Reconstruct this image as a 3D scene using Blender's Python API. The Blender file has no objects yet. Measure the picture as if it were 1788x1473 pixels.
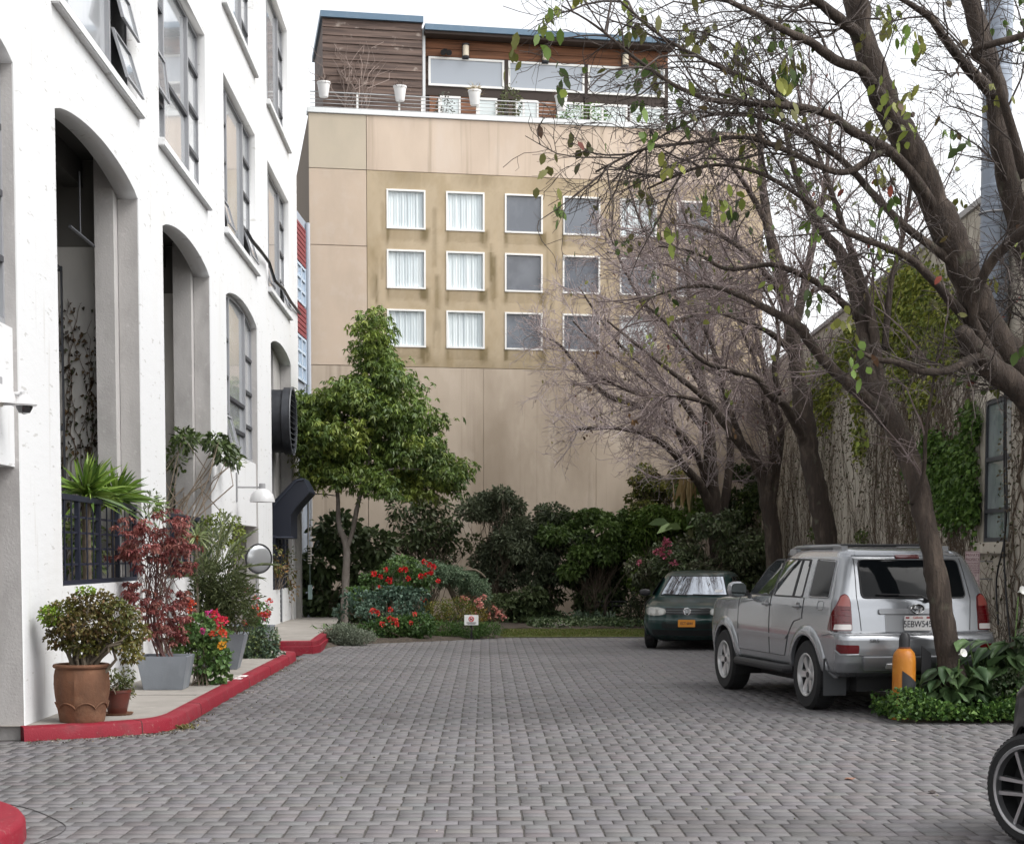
import bpy, bmesh, math, random
import numpy as np
from mathutils import Vector, Matrix, geometry as mgeo
R = math.radians
rng = np.random.default_rng(11)
random.seed(7)
sc = bpy.context.scene
C = sc.collection

# ---------------------------------------------------------------- camera, sky, sun, exposure
F_PX, CX, HOR, EYE = 2800.0, 894.0, 972.0, 1.7
PITCH = math.atan(F_PX / 45000.0)
CY = HOR + F_PX * math.tan(PITCH)
cd = bpy.data.cameras.new('camera'); cam = bpy.data.objects.new('camera', cd); C.objects.link(cam)
cam.location = (0, 0, EYE); cam.rotation_euler = (R(90) - PITCH, 0, 0)
cd.sensor_fit = 'HORIZONTAL'; cd.sensor_width = 36; cd.lens = 36 * F_PX / 1788
cd.shift_y = (CY - 736.5) / 1788; cd.clip_start = .1; cd.clip_end = 3000
sc.camera = cam

SUN_EL, SUN_ROT = R(52), R(112)
w = bpy.data.worlds.new('World'); sc.world = w; w.use_nodes = True
nt = w.node_tree; nt.nodes.clear()
sky = nt.nodes.new('ShaderNodeTexSky'); sky.sky_type = 'NISHITA'; sky.sun_disc = False
sky.sun_elevation = SUN_EL; sky.sun_rotation = SUN_ROT
sky.air_density = 1.0; sky.dust_density = 3.0; sky.ozone_density = 1.0
hs = nt.nodes.new('ShaderNodeHueSaturation'); hs.inputs['Saturation'].default_value = .12
bg = nt.nodes.new('ShaderNodeBackground'); bg.inputs['Strength'].default_value = .15
wo = nt.nodes.new('ShaderNodeOutputWorld')
nt.links.new(sky.outputs[0], hs.inputs['Color']); nt.links.new(hs.outputs[0], bg.inputs['Color'])
nt.links.new(bg.outputs[0], wo.inputs['Surface'])
sl = bpy.data.lights.new('sun', 'SUN'); sl.energy = .8; sl.angle = R(40); sl.color = (1, .97, .93)
so = bpy.data.objects.new('sun', sl); C.objects.link(so)
sdir = Vector((math.sin(SUN_ROT) * math.cos(SUN_EL), math.cos(SUN_ROT) * math.cos(SUN_EL), math.sin(SUN_EL)))
so.rotation_euler = sdir.to_track_quat('Z', 'Y').to_euler()
vs = sc.view_settings; vs.view_transform = 'Standard'; vs.look = 'None'; vs.gamma = 1; vs.use_curve_mapping = False
vs.exposure = 1.2
try:
    sc.cycles.max_bounces = 8; sc.cycles.transparent_max_bounces = 8
    sc.cycles.use_denoising = True
except Exception: pass

# ---------------------------------------------------------------- measuring: a pixel of the photo at a known depth
_c, _s = math.cos(PITCH), math.sin(PITCH)
def ray(px, py):
    a = (px - CX) / F_PX; b = -(py - CY) / F_PX
    return Vector((a, _c + b * _s, -_s + b * _c))
def G(px, py, z=0.0):
    r = ray(px, py); t = (z - EYE) / r.z
    return Vector((0, 0, EYE)) + r * t
def D(px, py, y):
    r = ray(px, py); return Vector((0, 0, EYE)) + r * (y / r.y)

# ---------------------------------------------------------------- materials
MATS = {}
def _nodes(name):
    m = bpy.data.materials.new(name); m.use_nodes = True
    t = m.node_tree; b = t.nodes['Principled BSDF']
    return m, t, b
def _n(t, typ, **kw):
    n = t.nodes.new(typ)
    for k, v in kw.items(): setattr(n, k, v)
    return n
def _sock(n, name, v): n.inputs[name].default_value = v
def _mix(t, fac, a, b, mode='MIX'):
    m = _n(t, 'ShaderNodeMix', data_type='RGBA', blend_type=mode)
    for i, v in ((0, fac), (6, a), (7, b)):
        if hasattr(v, 'default_value') or isinstance(v, bpy.types.NodeSocket): t.links.new(v, m.inputs[i])
        else: m.inputs[i].default_value = (tuple(v) + (1,)) if (i and len(v) == 3) else v
    return m.outputs[2]
def _noise(t, scale, detail=4, rough=.55, stretch=None, coord='Object'):
    tc = _n(t, 'ShaderNodeTexCoord'); out = tc.outputs[coord]
    if stretch:
        mp = _n(t, 'ShaderNodeMapping'); mp.inputs['Scale'].default_value = stretch
        t.links.new(out, mp.inputs['Vector']); out = mp.outputs[0]
    n = _n(t, 'ShaderNodeTexNoise'); _sock(n, 'Scale', scale); _sock(n, 'Detail', detail); _sock(n, 'Roughness', rough)
    t.links.new(out, n.inputs['Vector']); return n.outputs['Fac']
def _ramp(t, fac, a, b):
    r = _n(t, 'ShaderNodeMapRange'); r.inputs[1].default_value = a; r.inputs[2].default_value = b
    t.links.new(fac, r.inputs[0]); return r.outputs[0]
def P(name, col, rough=.6, metal=0., layers=(), bump=(), coat=0., spec=.5, attr=None, transl=0., coat_rough=.03, subsurf=0):
    """layers: (colour, scale, lo, hi, stretch, strength) noise-masked patches; bump: (scale, distance, stretch)"""
    if name in MATS: return MATS[name]
    m, t, b = _nodes(name)
    _sock(b, 'Roughness', rough); _sock(b, 'Metallic', metal); _sock(b, 'Specular IOR Level', spec)
    if coat: _sock(b, 'Coat Weight', coat); _sock(b, 'Coat Roughness', coat_rough)
    cur = None
    if attr:
        a = _n(t, 'ShaderNodeAttribute', attribute_name=attr); cur = a.outputs['Color']
    elif layers:
        cur = _n(t, 'ShaderNodeRGB').outputs[0]; cur.default_value = tuple(col) + (1,)
    for (c2, scale, lo, hi, st, amt) in layers:
        f = _ramp(t, _noise(t, scale, stretch=st), lo, hi)
        mu = _n(t, 'ShaderNodeMath', operation='MULTIPLY'); mu.inputs[1].default_value = amt
        t.links.new(f, mu.inputs[0]); cur = _mix(t, mu.outputs[0], cur, c2)
    if cur is not None: t.links.new(cur, b.inputs['Base Color'])
    else: _sock(b, 'Base Color', tuple(col) + (1,))
    last = None
    for (scale, dist, st) in bump:
        bp = _n(t, 'ShaderNodeBump'); bp.inputs['Distance'].default_value = dist; bp.inputs['Strength'].default_value = 1
        t.links.new(_noise(t, scale, 6, .6, st), bp.inputs['Height'])
        if last: t.links.new(last, bp.inputs['Normal'])
        last = bp.outputs[0]
    if last: t.links.new(last, b.inputs['Normal'])
    if transl:
        tr = _n(t, 'ShaderNodeBsdfTranslucent'); mx = _n(t, 'ShaderNodeMixShader'); mx.inputs[0].default_value = transl
        if cur is not None: t.links.new(cur, tr.inputs['Color'])
        else: tr.inputs['Color'].default_value = tuple(col) + (1,)
        t.links.new(b.outputs[0], mx.inputs[1]); t.links.new(tr.outputs[0], mx.inputs[2])
        t.links.new(mx.outputs[0], t.nodes['Material Output'].inputs['Surface'])
    MATS[name] = m; return m

# ---------------------------------------------------------------- objects
WM = {}
def tag(o, label=None, cat=None, group=None, kind=None):
    if label: o['label'] = label
    if cat: o['category'] = cat
    if group: o['group'] = group
    if kind: o['kind'] = kind
    return o
def thing(name, label, cat, loc=(0, 0, 0), rotz=0., group=None):
    o = bpy.data.objects.new(name, None); C.objects.link(o); o.empty_display_size = .2
    o.location = loc; o.rotation_euler = (0, 0, rotz); tag(o, label, cat, group)
    WM[o] = Matrix.Translation(Vector(loc)) @ Matrix.Rotation(rotz, 4, 'Z'); return o
def raw_mesh(name, V, polys, cols=None):
    """V (n,3) array; polys list of int arrays (k,m), every row a face"""
    me = bpy.data.meshes.new(name); V = np.asarray(V, dtype=np.float32)
    me.vertices.add(len(V)); me.vertices.foreach_set('co', V.ravel())
    polys = [np.asarray(p, dtype=np.int32) for p in polys if len(p)]
    loops = np.concatenate([p.ravel() for p in polys]); sizes = np.concatenate([np.full(len(p), p.shape[1], np.int32) for p in polys])
    me.loops.add(len(loops)); me.loops.foreach_set('vertex_index', loops)
    me.polygons.add(len(sizes)); st = np.zeros(len(sizes), np.int32); st[1:] = np.cumsum(sizes)[:-1]
    me.polygons.foreach_set('loop_start', st); me.polygons.foreach_set('loop_total', sizes)
    me.update(calc_edges=True)
    if cols is not None:
        ca = me.color_attributes.new('Col', 'FLOAT_COLOR', 'POINT')
        cc = np.ones((len(V), 4), np.float32); cc[:, :3] = cols; ca.data.foreach_set('color', cc.ravel())
    return me
def put(name, me, mat, parent=None, loc=None, world=True, smooth=False, angle=.6):
    """link mesh; verts are world coordinates unless world=False (then local to the parent)"""
    o = bpy.data.objects.new(name, me); C.objects.link(o)
    if mat is not None:
        for mm in (mat if isinstance(mat, (list, tuple)) else [mat]): me.materials.append(mm)
    if parent is not None:
        o.parent = parent; WM[o] = WM[parent]
        if world: me.transform(WM[parent].inverted())
    elif loc is not None:
        o.location = loc; WM[o] = Matrix.Translation(Vector(loc))
        if world: me.transform(Matrix.Translation(-Vector(loc)))
    else: WM[o] = Matrix.Identity(4)
    if smooth:
        me.polygons.foreach_set('use_smooth', [True] * len(me.polygons))
        if angle: me.set_sharp_from_angle(angle=angle)
    return o
class MB:
    def __init__(s): s.v = []; s.f = []; s.mi = []; s.cur = 0
    def add(s, vs, fs):
        b = len(s.v); s.v += [Vector(q) for q in vs]
        for f in fs: s.f.append([b + i for i in f]); s.mi.append(s.cur)
        return s
    def box(s, x0, x1, y0, y1, z0, z1, M=None):
        vs = [Vector(q) for q in ((x0, y0, z0), (x1, y0, z0), (x1, y1, z0), (x0, y1, z0), (x0, y0, z1), (x1, y0, z1), (x1, y1, z1), (x0, y1, z1))]
        if M is not None: vs = [M @ q for q in vs]
        return s.add(vs, [(0, 3, 2, 1), (4, 5, 6, 7), (0, 1, 5, 4), (1, 2, 6, 5), (2, 3, 7, 6), (3, 0, 4, 7)])
    def tube(s, pts, rad, n=8, cap=True):
        pts = [Vector(p) for p in pts]; m = len(pts)
        if not hasattr(rad, '__len__'): rad = [rad] * m
        up = None; rings = []
        for i, p in enumerate(pts):
            d = (pts[min(i + 1, m - 1)] - pts[max(i - 1, 0)]).normalized()
            if up is None: up = d.orthogonal().normalized()
            up = (up - d * up.dot(d))
            up = up.normalized() if up.length > 1e-6 else d.orthogonal().normalized()
            sd = d.cross(up)
            rings.append([p + (up * math.cos(2 * math.pi * k / n) + sd * math.sin(2 * math.pi * k / n)) * rad[i] for k in range(n)])
        vs = [q for r in rings for q in r]; fs = []
        for i in range(m - 1):
            for k in range(n):
                k2 = (k + 1) % n; fs.append((i * n + k, i * n + k2, (i + 1) * n + k2, (i + 1) * n + k))
        if cap: fs.append(tuple(range(n - 1, -1, -1))); fs.append(tuple((m - 1) * n + k for k in range(n)))
        return s.add(vs, fs)
    def lathe(s, prof, n=24, M=None, cap=True):
        vs = []; fs = []; m = len(prof)
        for (r, z) in prof:
            for k in range(n):
                a = 2 * math.pi * k / n; vs.append(Vector((r * math.cos(a), r * math.sin(a), z)))
        if M is not None: vs = [M @ q for q in vs]
        for i in range(m - 1):
            for k in range(n):
                k2 = (k + 1) % n; fs.append((i * n + k, i * n + k2, (i + 1) * n + k2, (i + 1) * n + k))
        if cap:
            if prof[0][0] > 1e-4: fs.append(tuple(range(n - 1, -1, -1)))
            if prof[-1][0] > 1e-4: fs.append(tuple((m - 1) * n + k for k in range(n)))
        return s.add(vs, fs)
    def prism(s, poly, z0, z1, M=None, inset=0):
        n = len(poly); vs = [Vector((p[0], p[1], z0)) for p in poly] + [Vector((p[0], p[1], z1)) for p in poly]
        if M is not None: vs = [M @ q for q in vs]
        fs = [tuple(range(n - 1, -1, -1)), tuple(range(n, 2 * n))] + [(i, (i + 1) % n, n + (i + 1) % n, n + i) for i in range(n)]
        return s.add(vs, fs)
    def mesh(s, name, bevel=0., seg=2):
        me = bpy.data.meshes.new(name); me.from_pydata([tuple(q) for q in s.v], [], s.f)
        if any(s.mi): me.polygons.foreach_set('material_index', s.mi)
        bm = bmesh.new(); bm.from_mesh(me); bmesh.ops.recalc_face_normals(bm, faces=bm.faces)
        if bevel:
            es = [e for e in bm.edges if len(e.link_faces) == 2 and e.calc_face_angle(0) > .5]
            bmesh.ops.bevel(bm, geom=es, offset=bevel, segments=seg, affect='EDGES', clamp_overlap=True)
        bm.to_mesh(me); bm.free(); return me
    def build(s, name, mat, parent=None, loc=None, world=True, smooth=False, bevel=0., angle=.6, seg=2):
        return put(name, s.mesh(name, bevel, seg), mat, parent, loc, world, smooth or bool(bevel), angle)
def copy_tree(o, parent=None, **props):
    c = o.copy(); C.objects.link(c)
    if parent is not None: c.parent = parent
    for k, v in props.items(): c[k] = v
    for ch in [q for q in bpy.data.objects if q.parent == o]: copy_tree(ch, c)
    return c
def extrude_shape(name, outer, holes, t):
    """2D outline with holes, extruded t along +Z (curve fill -> mesh)"""
    cu = bpy.data.curves.new(name + '_outline', 'CURVE'); cu.dimensions = '2D'; cu.fill_mode = 'BOTH'; cu.extrude = t / 2
    for poly in [outer] + list(holes):
        sp = cu.splines.new('POLY'); sp.points.add(len(poly) - 1)
        for i, p in enumerate(poly): sp.points[i].co = (p[0], p[1], 0, 1)
        sp.use_cyclic_u = True
    ob = bpy.data.objects.new('tmp', cu); C.objects.link(ob)
    bpy.context.view_layer.update()
    me = bpy.data.meshes.new_from_object(ob.evaluated_get(bpy.context.evaluated_depsgraph_get()))
    bpy.data.objects.remove(ob); bpy.data.curves.remove(cu)
    bm = bmesh.new(); bm.from_mesh(me); bmesh.ops.remove_doubles(bm, verts=bm.verts, dist=1e-4)
    bmesh.ops.recalc_face_normals(bm, faces=bm.faces); bm.to_mesh(me); bm.free()
    me.materials.clear(); return me
def text_mesh(txt, size, depth=.002, align='CENTER', narrow=1.):
    cu = bpy.data.curves.new('lettering', 'FONT'); cu.body = txt; cu.size = size; cu.extrude = depth; cu.align_x = align; cu.align_y = 'CENTER'
    ob = bpy.data.objects.new('tmp', cu); C.objects.link(ob); bpy.context.view_layer.update()
    me = bpy.data.meshes.new_from_object(ob.evaluated_get(bpy.context.evaluated_depsgraph_get()))
    bpy.data.objects.remove(ob); bpy.data.curves.remove(cu); me.materials.clear()
    me.transform(Matrix.Scale(narrow, 4, (1, 0, 0))); return me

# ---------------------------------------------------------------- foliage
def unit(a): return a / np.maximum(np.linalg.norm(a, axis=-1, keepdims=True), 1e-9)
def leaf_mesh(name, pts, axis, L, W, cols, droop=.25, six=False, curl=.15):
    """a leaf at each point along its axis; returns mesh"""
    n = len(pts); pts = np.asarray(pts, float); axis = unit(np.asarray(axis, float))
    L = np.broadcast_to(np.asarray(L, float), (n,))[:, None]; W = np.broadcast_to(np.asarray(W, float), (n,))[:, None]
    rnd = unit(rng.normal(size=(n, 3)) + np.array([0, 0, .9])); side = unit(np.cross(axis, rnd)); nor = np.cross(side, axis)
    dn = np.array([0, 0, -1.])
    if not six:
        base = pts; tip = pts + axis * L + dn * droop * L
        mid = pts + axis * L * .5 + nor * curl * W
        V = np.stack([base, mid + side * W * .5 + nor * curl * W, tip, mid - side * W * .5 + nor * curl * W], 1).reshape(-1, 3)
        b = np.arange(n)[:, None] * 4; polys = [np.concatenate([b + np.array([[0, 1, 2]]), b + np.array([[0, 2, 3]])])]
        k = 4
    else:
        a1 = pts + axis * L * .33 + nor * curl * L * .3; a2 = pts + axis * L * .68 + nor * curl * L * .2 + dn * droop * L * .4
        tip = pts + axis * L * .98 + dn * droop * L
        V = np.stack([pts, a1 + side * W * .45, a1 - side * W * .45, a2 + side * W * .4, a2 - side * W * .4, tip], 1).reshape(-1, 3)
        b = np.arange(n)[:, None] * 6
        polys = [np.concatenate([b + np.array([[0, 1, 2]]), b + np.array([[3, 5, 4]])]), b + np.array([[1, 3, 4, 2]])]
        k = 6
    cols = np.repeat(np.asarray(cols, float), k, axis=0)
    return raw_mesh(name, V, polys, cols)
def pick_cols(n, palette, var=.18):
    pal = np.array(palette, float); c = pal[rng.integers(0, len(pal), n)]
    return np.clip(c * (1 + rng.normal(0, var, (n, 1))), .004, 1)
def blob_pts(blobs, shell=.6):
    """blobs: (cx,cy,cz, rx,ry,rz, n): points mostly near the skin; returns points, outward directions, blob index"""
    Pn, Dn, I = [], [], []
    for i, (x, y, z, a, b, c_, n) in enumerate(blobs):
        d = unit(rng.normal(size=(n, 3))); r = (shell + (1 - shell) * rng.random((n, 1)) ** .6) * (1 + .12 * rng.normal(size=(n, 1)))
        Pn.append(np.array([x, y, z]) + d * r * np.array([a, b, c_])); Dn.append(d); I.append(np.full(n, i))
    return np.concatenate(Pn), np.concatenate(Dn), np.concatenate(I)
LEAF = P('leaf', (0, 0, 0), .55, attr='Col', transl=.22, spec=.35)
GLOSSLEAF = P('glossy_leaf', (0, 0, 0), .48, attr='Col', transl=.18, spec=.4)
PETAL = P('petal', (0, 0, 0), .6, attr='Col', transl=.25)
BARK = P('bark', (.10, .078, .066), .9, layers=[((.20, .165, .14), 9, .45, .7, (1, 1, .35), .8), ((.045, .036, .03), 25, .5, .75, (1, 1, .3), .7)], bump=[(40, .012, (1, 1, .25))])
TWIG = P('twig_bark', (.15, .112, .105), .85, layers=[((.29, .24, .235), 6, .42, .65, None, .7)])
WOODY = P('woody_stem', (.11, .085, .06), .9, layers=[((.2, .16, .12), 14, .4, .7, None, .7)])
SOIL = P('soil', (.045, .034, .025), .95, layers=[((.09, .07, .05), 12, .4, .7, None, .8)], bump=[(30, .02, None)])
def stems(mb, p0, targets, r0=.012, wob=.12, n=4, segs=4):
    for t in targets:
        p0v = Vector(p0) if not isinstance(p0, list) else Vector(random.choice(p0)); t = Vector(t); L = (t - p0v).length
        pts = []
        for i in range(segs + 1):
            f = i / segs; q = p0v.lerp(t, f) + Vector((random.gauss(0, wob * L * .25), random.gauss(0, wob * L * .25), math.sin(f * math.pi) * wob * L * .5)) * (1 if 0 < i < segs else 0)
            pts.append(q)
        mb.tube(pts, [r0 * (1 - .7 * i / segs) for i in range(segs + 1)], n, False)
# ================================================================ THE SETTING
SOILG = P('packed_earth', (.10, .085, .065), .95, layers=[((.16, .14, .11), 3, .4, .7, None, .7)])
me = MB().add([(-1500, -1500, -.05), (1500, -1500, -.05), (1500, 1500, -.05), (-1500, 1500, -.05)], [(0, 1, 2, 3)])
tag(me.build('ground', SOILG), kind='structure')

FAR_EDGE = [(-9, 29.0), (-3.6, 29.3), (-3.27, 31.1), (-2.2, 31.9), (-1.1, 32.8), (-.17, 33.8), (2.75, 34.0), (6.2, 34.4)]
def far_edge(x): return np.interp(x, [p[0] for p in FAR_EDGE], [p[1] for p in FAR_EDGE])
fd3 = ray(815, 972); fd3.z = 0; fd3.normalize()
f03 = G(45, 1290); f03.z = 0
fn3 = Vector((fd3.y, -fd3.x, 0))
FM = Matrix(((fd3.x, 0, fn3.x, f03.x), (fd3.y, 0, fn3.y, f03.y), (0, 1, 0, 0), (0, 0, 0, 1)))   # (along, up, out) -> world
def FP(s, z, n=0.): return FM @ Vector((s, z, n))
def FS(px, py, n=0.):
    """(along, up) on the facade plane (moved out by n) seen at a pixel"""
    r = ray(px, py); o = f03 + fn3 * n; t = (o - Vector((0, 0, 0))).dot(fn3) / r.dot(fn3)
    p = Vector((0, 0, EYE)) + r * t
    return (p - o).dot(fd3), p.z

# pavers: real blocks, three rows in line and one row shifted, laid along the lane
def build_paving():
    vx = math.sin(R(-.96)); vy = math.cos(R(-.96)); cw, rd = .164, .152
    rows = int(31.5 / rd); pv = []
    for r in range(rows):
        d0 = 3.6 + r * rd; sh = (r % 4 == 3)
        x = -9.6 + (rng.random() * .004)
        if sh: x += .07
        k = 0
        while x < 11:
            wd = cw if not sh else (.17, .16, .18, .146)[k % 4]
            pv.append((x, d0, wd, rd, sh)); x += wd; k += 1
    a = np.array(pv, float)
    # world centre
    u0 = a[:, 0] + a[:, 2] / 2; v0 = a[:, 1] + rd / 2
    X = u0 * vy + v0 * vx; Y = v0 * vy - u0 * vx
    fe = far_edge(X) + .05
    fac = f03.x + (Y - f03.y) * (fd3.x / fd3.y)
    keep = (Y < fe)
    keep &= ~((Y > 14.83) & (X < np.where(Y < 15.9, -4.4 + (Y - 14.83) * 1.05, -3.29 - (Y - 15.9) * .026)))
    keep &= ~((Y > 16.42) & (Y < 17.45) & (X > 4.03))
    keep &= ~((Y > 17.4) & (X > 6.1))
    keep &= (np.abs(X) < 3.2 + Y * .40)
    keep &= ~(((X + 4.55) ** 2 + (Y - 9.22) ** 2) < 1.6 ** 2)
    a = a[keep]; u0 = u0[keep]; v0 = v0[keep]; Yk = Y[keep]; Xk = X[keep]; n = len(a)
    jx = np.where(a[:, 4] > 0, .003, .0068) * (1 + .25 * rng.normal(size=n)); jy = np.where(rng.random(n) < .22, .0034, .0012) * (1 + .5 * rng.random(n)); bv = .0022
    u0 = u0 + rng.normal(0, .0011, n); v0 = v0 + rng.normal(0, .0012, n)
    hx = a[:, 2] / 2 - np.clip(jx, .003, .014); hy = a[:, 3] / 2 - jy
    zt = rng.normal(0, .0009, n); tx = rng.normal(0, .002, n); ty = rng.normal(0, .0016, n)
    V = np.zeros((n, 8, 3))
    for i, (sx, sy) in enumerate(((-1, -1), (1, -1), (1, 1), (-1, 1))):
        for j, (ins, z) in enumerate(((bv, 0.), (0, -.0055))):
            lu = sx * (hx - ins); lv = sy * (hy - ins * .5); U = u0 + lu; W_ = v0 + lv
            V[:, i + 4 * j, 0] = U * vy + W_ * vx; V[:, i + 4 * j, 1] = W_ * vy - U * vx; V[:, i + 4 * j, 2] = z + zt + tx * lu + ty * lv
    b = np.arange(n)[:, None] * 8
    q = np.concatenate([b + np.array([[0, 1, 2, 3]])] + [b + np.array([[4 + i, 4 + (i + 1) % 4, (i + 1) % 4, i]]) for i in range(4)])
    base = np.array([.136, .131, .134])
    col = base * (1 + rng.normal(0, .065, (n, 1))) + rng.normal(0, .0018, (n, 3))
    warm = rng.random(n) < .18; col[warm] *= np.array([1.03, .995, .98])
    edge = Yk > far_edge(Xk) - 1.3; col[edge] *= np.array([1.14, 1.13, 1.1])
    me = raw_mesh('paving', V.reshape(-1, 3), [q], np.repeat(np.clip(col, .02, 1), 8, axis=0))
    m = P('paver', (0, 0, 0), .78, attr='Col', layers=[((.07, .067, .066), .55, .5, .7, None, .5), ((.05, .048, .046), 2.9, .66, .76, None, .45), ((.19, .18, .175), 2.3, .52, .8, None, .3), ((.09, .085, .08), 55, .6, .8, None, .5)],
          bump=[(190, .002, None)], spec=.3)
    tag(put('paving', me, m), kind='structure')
    jm = P('joint_sand', (.05, .045, .041), .95, layers=[((.075, .068, .055), 30, .5, .7, None, .6)])
    mb = MB()
    poly = [(-11, 3.3), (11, 3.3), (11, 16.45), (6.2, 16.45), (6.2, 34.4)] + [(x, y + .06) for x, y in FAR_EDGE[::-1][1:-1]] + [(-3.6, 14.9), (-11, 14.9)]
    mb.add([(x, y, -.0065) for x, y in poly], [tuple(range(len(poly)))])
    tag(mb.build('paving_bed', jm), kind='structure')
build_paving()

CONC = P('sidewalk_concrete', (.27, .25, .225), .85, layers=[((.19, .175, .155), 1.7, .42, .7, None, .7), ((.36, .335, .30), 5, .5, .75, None, .5), ((.16, .15, .13), 22, .66, .8, None, .6)], bump=[(120, .002, None)])
REDP = P('red_kerb_paint', (.19, .009, .02), .65, spec=.25, layers=[((.22, .045, .055), 3.5, .5, .68, None, .55), ((.10, .012, .016), 7, .55, .75, None, .6), ((.24, .17, .15), 26, .61, .72, None, .4)], bump=[(70, .003, None)])
# kerb: one red band swept along the pavement's edge
KP = [(-4.5, 14.72), (-4.0, 15.0), (-3.62, 15.28), (-3.40, 15.55), (-3.32, 15.95), (-3.33, 16.6), (-3.42, 20.), (-3.5, 24.), (-3.56, 26.3), (-3.66, 26.8), (-3.95, 27.1)]
def offset_line(pts, d):
    out = []
    for i in range(len(pts)):
        a = Vector(pts[max(i - 1, 0)]); b = Vector(pts[min(i + 1, len(pts) - 1)]); t = (b - a).normalized()
        out.append((pts[i][0] - t.y * d, pts[i][1] + t.x * d))
    return out
def sweep(pts, prof):
    """prof: (inward offset, z)"""
    mb = MB(); lines = [offset_line(pts, o) for o, z in prof]; n = len(pts); m = len(prof); vs = []
    for i in range(n):
        for j in range(m): vs.append((lines[j][i][0], lines[j][i][1], prof[j][1]))
    fs = [(i * m + j, (i + 1) * m + j, (i + 1) * m + j + 1, i * m + j + 1) for i in range(n - 1) for j in range(m - 1)]
    fs += [tuple(range(m)), tuple((n - 1) * m + j for j in range(m - 1, -1, -1))]
    return mb.add(vs, fs)
def smooth_line(pts, k=4):
    P_ = [Vector((p[0], p[1], 0)) for p in pts]; out = []
    for i in range(len(P_) - 1):
        a, b, c_, d = P_[max(i - 1, 0)], P_[i], P_[i + 1], P_[min(i + 2, len(P_) - 1)]
        for j in range(k):
            t = j / k; q = .5 * ((2 * b) + (c_ - a) * t + (2 * a - 5 * b + 4 * c_ - d) * t * t + (3 * b - a - 3 * c_ + d) * t ** 3)
            out.append((q.x, q.y))
    return out + [pts[-1]]
KS = smooth_line(KP)
tag(sweep(KS, [(0, -.03), (.012, .105), (.03, .128), (.155, .134), (.16, .134), (.16, -.03)]).build('kerb', REDP, smooth=True, angle=.9), kind='structure')
kj = MB()
for i in (9, 21, 25, 27, 30):                                          # dark joints between the kerb stones
    p = Vector(KS[i]); tg = (Vector(KS[i + 1]) - p).normalized(); q = sweep([tuple(p - tg * .005), tuple(p + tg * .005)], [(-.0015, -.02), (.0105, .106), (.0285, .1298), (.155, .1358)]); kj.add(q.v, q.f)
tag(kj.build('kerb_joint', P('kerb_joint_dirt', (.06, .022, .02), .9)), kind='structure')
inner = offset_line(KS, .158)
mb = MB(); back = [(f03.x + fd3.x * s - .3, f03.y + fd3.y * s) for s in (13.6, -.1)]
poly = inner + back; mb.add([(x, y, .13) for x, y in poly], [tuple(range(len(poly)))])
tag(mb.build('sidewalk', CONC), kind='structure')
mb = MB()
for s0 in (3.3, 6.6, 9.9):                                             # expansion joints in the pavement, thin dark sand lines
    a = f03 + fd3 * s0; mb.box(a.x - .1, -3.6, a.y - .006, a.y + .006, .1305, .1325)
tag(mb.build('sidewalk_joint', P('joint_dark', (.05, .045, .04), .95)), kind='structure')
mb = MB()
for i, x in enumerate((0, .17, .34, .5)):                              # worn white stencil on the kerb
    y = 20.55 + x * 1.15; xx = -3.585 - .03 * (y - 20.5) * .9
    mb.box(xx, xx + (.105 if i != 1 else .06), y, y + (.15 if i % 2 == 0 else .1), .1345, .1365)
tag(mb.build('kerb_marking', P('worn_white_paint', (.72, .70, .68), .7, layers=[((.45, .2, .2), 26, .5, .62, None, .8)])), kind='structure')
# raised landing with a red riser at the end of the pavement
mb = MB(); lp = [(-5.3, 27.9), (-3.52, 28.25), (-3.50, 28.6), (-3.72, 33.2), (-4.2, 39.3), (-6.0, 39.3)]
mb.add([(x, y, .225) for x, y in lp], [tuple(range(len(lp)))]); tag(mb.build('landing', CONC), kind='structure')
lq = [(-5.3, 27.82), (-3.50, 28.15), (-3.42, 28.62), (-3.66, 33.2)]
tag(sweep(lq, [(0, -.03), (.0, .13), (.035, .135), (.035, .215), (.05, .228), (.17, .229), (.17, 0)]).build('landing_kerb', REDP), kind='structure')
# rounded red island nosing at the near left
mb = MB(); mb.lathe([(1.66, -.03), (1.655, .1), (1.635, .128), (1.6, .136), (0, .138)], 96, Matrix.Translation((-4.55, 9.22, 0)), cap=False)
tag(mb.build('kerb_island', REDP, smooth=True, angle=.9), kind='structure')
arc = [(x, y, .003) for x, y in smooth_line([(-4.2, 11.25), (-3.438, 10.93), (-2.94, 10.28), (-2.787, 9.89), (-2.835, 9.43), (-3.0, 9.0)], 6)]
tag(MB().tube(arc, .003, 4).build('edging_strip', P('dark_iron', (.05, .048, .047), .8)), kind='structure')

# planting ground
def soil_patch(name, poly, z, hump):
    pts = [Vector((p[0], p[1])) for p in poly]; xs = [p[0] for p in poly]; ys = [p[1] for p in poly]
    ext = [(x, y) for x in np.arange(min(xs), max(xs), .35) for y in np.arange(min(ys), max(ys), .35)]
    def inside(q):
        c_ = False; j = len(poly) - 1
        for i in range(len(poly)):
            (x0, y0), (x1, y1) = poly[i], poly[j]
            if (y0 > q[1]) != (y1 > q[1]) and q[0] < (x1 - x0) * (q[1] - y0) / (y1 - y0) + x0: c_ = not c_
            j = i
        return c_
    ext = [q for q in ext if inside(q)]
    allp = pts + [Vector(q) for q in ext]
    v, e, f, _, _, _ = mgeo.delaunay_2d_cdt(allp, [], [list(range(len(pts)))], 1, 1e-4)
    V = [(q.x, q.y, z + (hump * (.5 + random.random()) if i >= len(pts) else 0)) for i, q in enumerate(v)]
    mb = MB(); mb.add(V, [tuple(x) for x in f]); tag(mb.build(name, SOIL, smooth=True), kind='structure')
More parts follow.
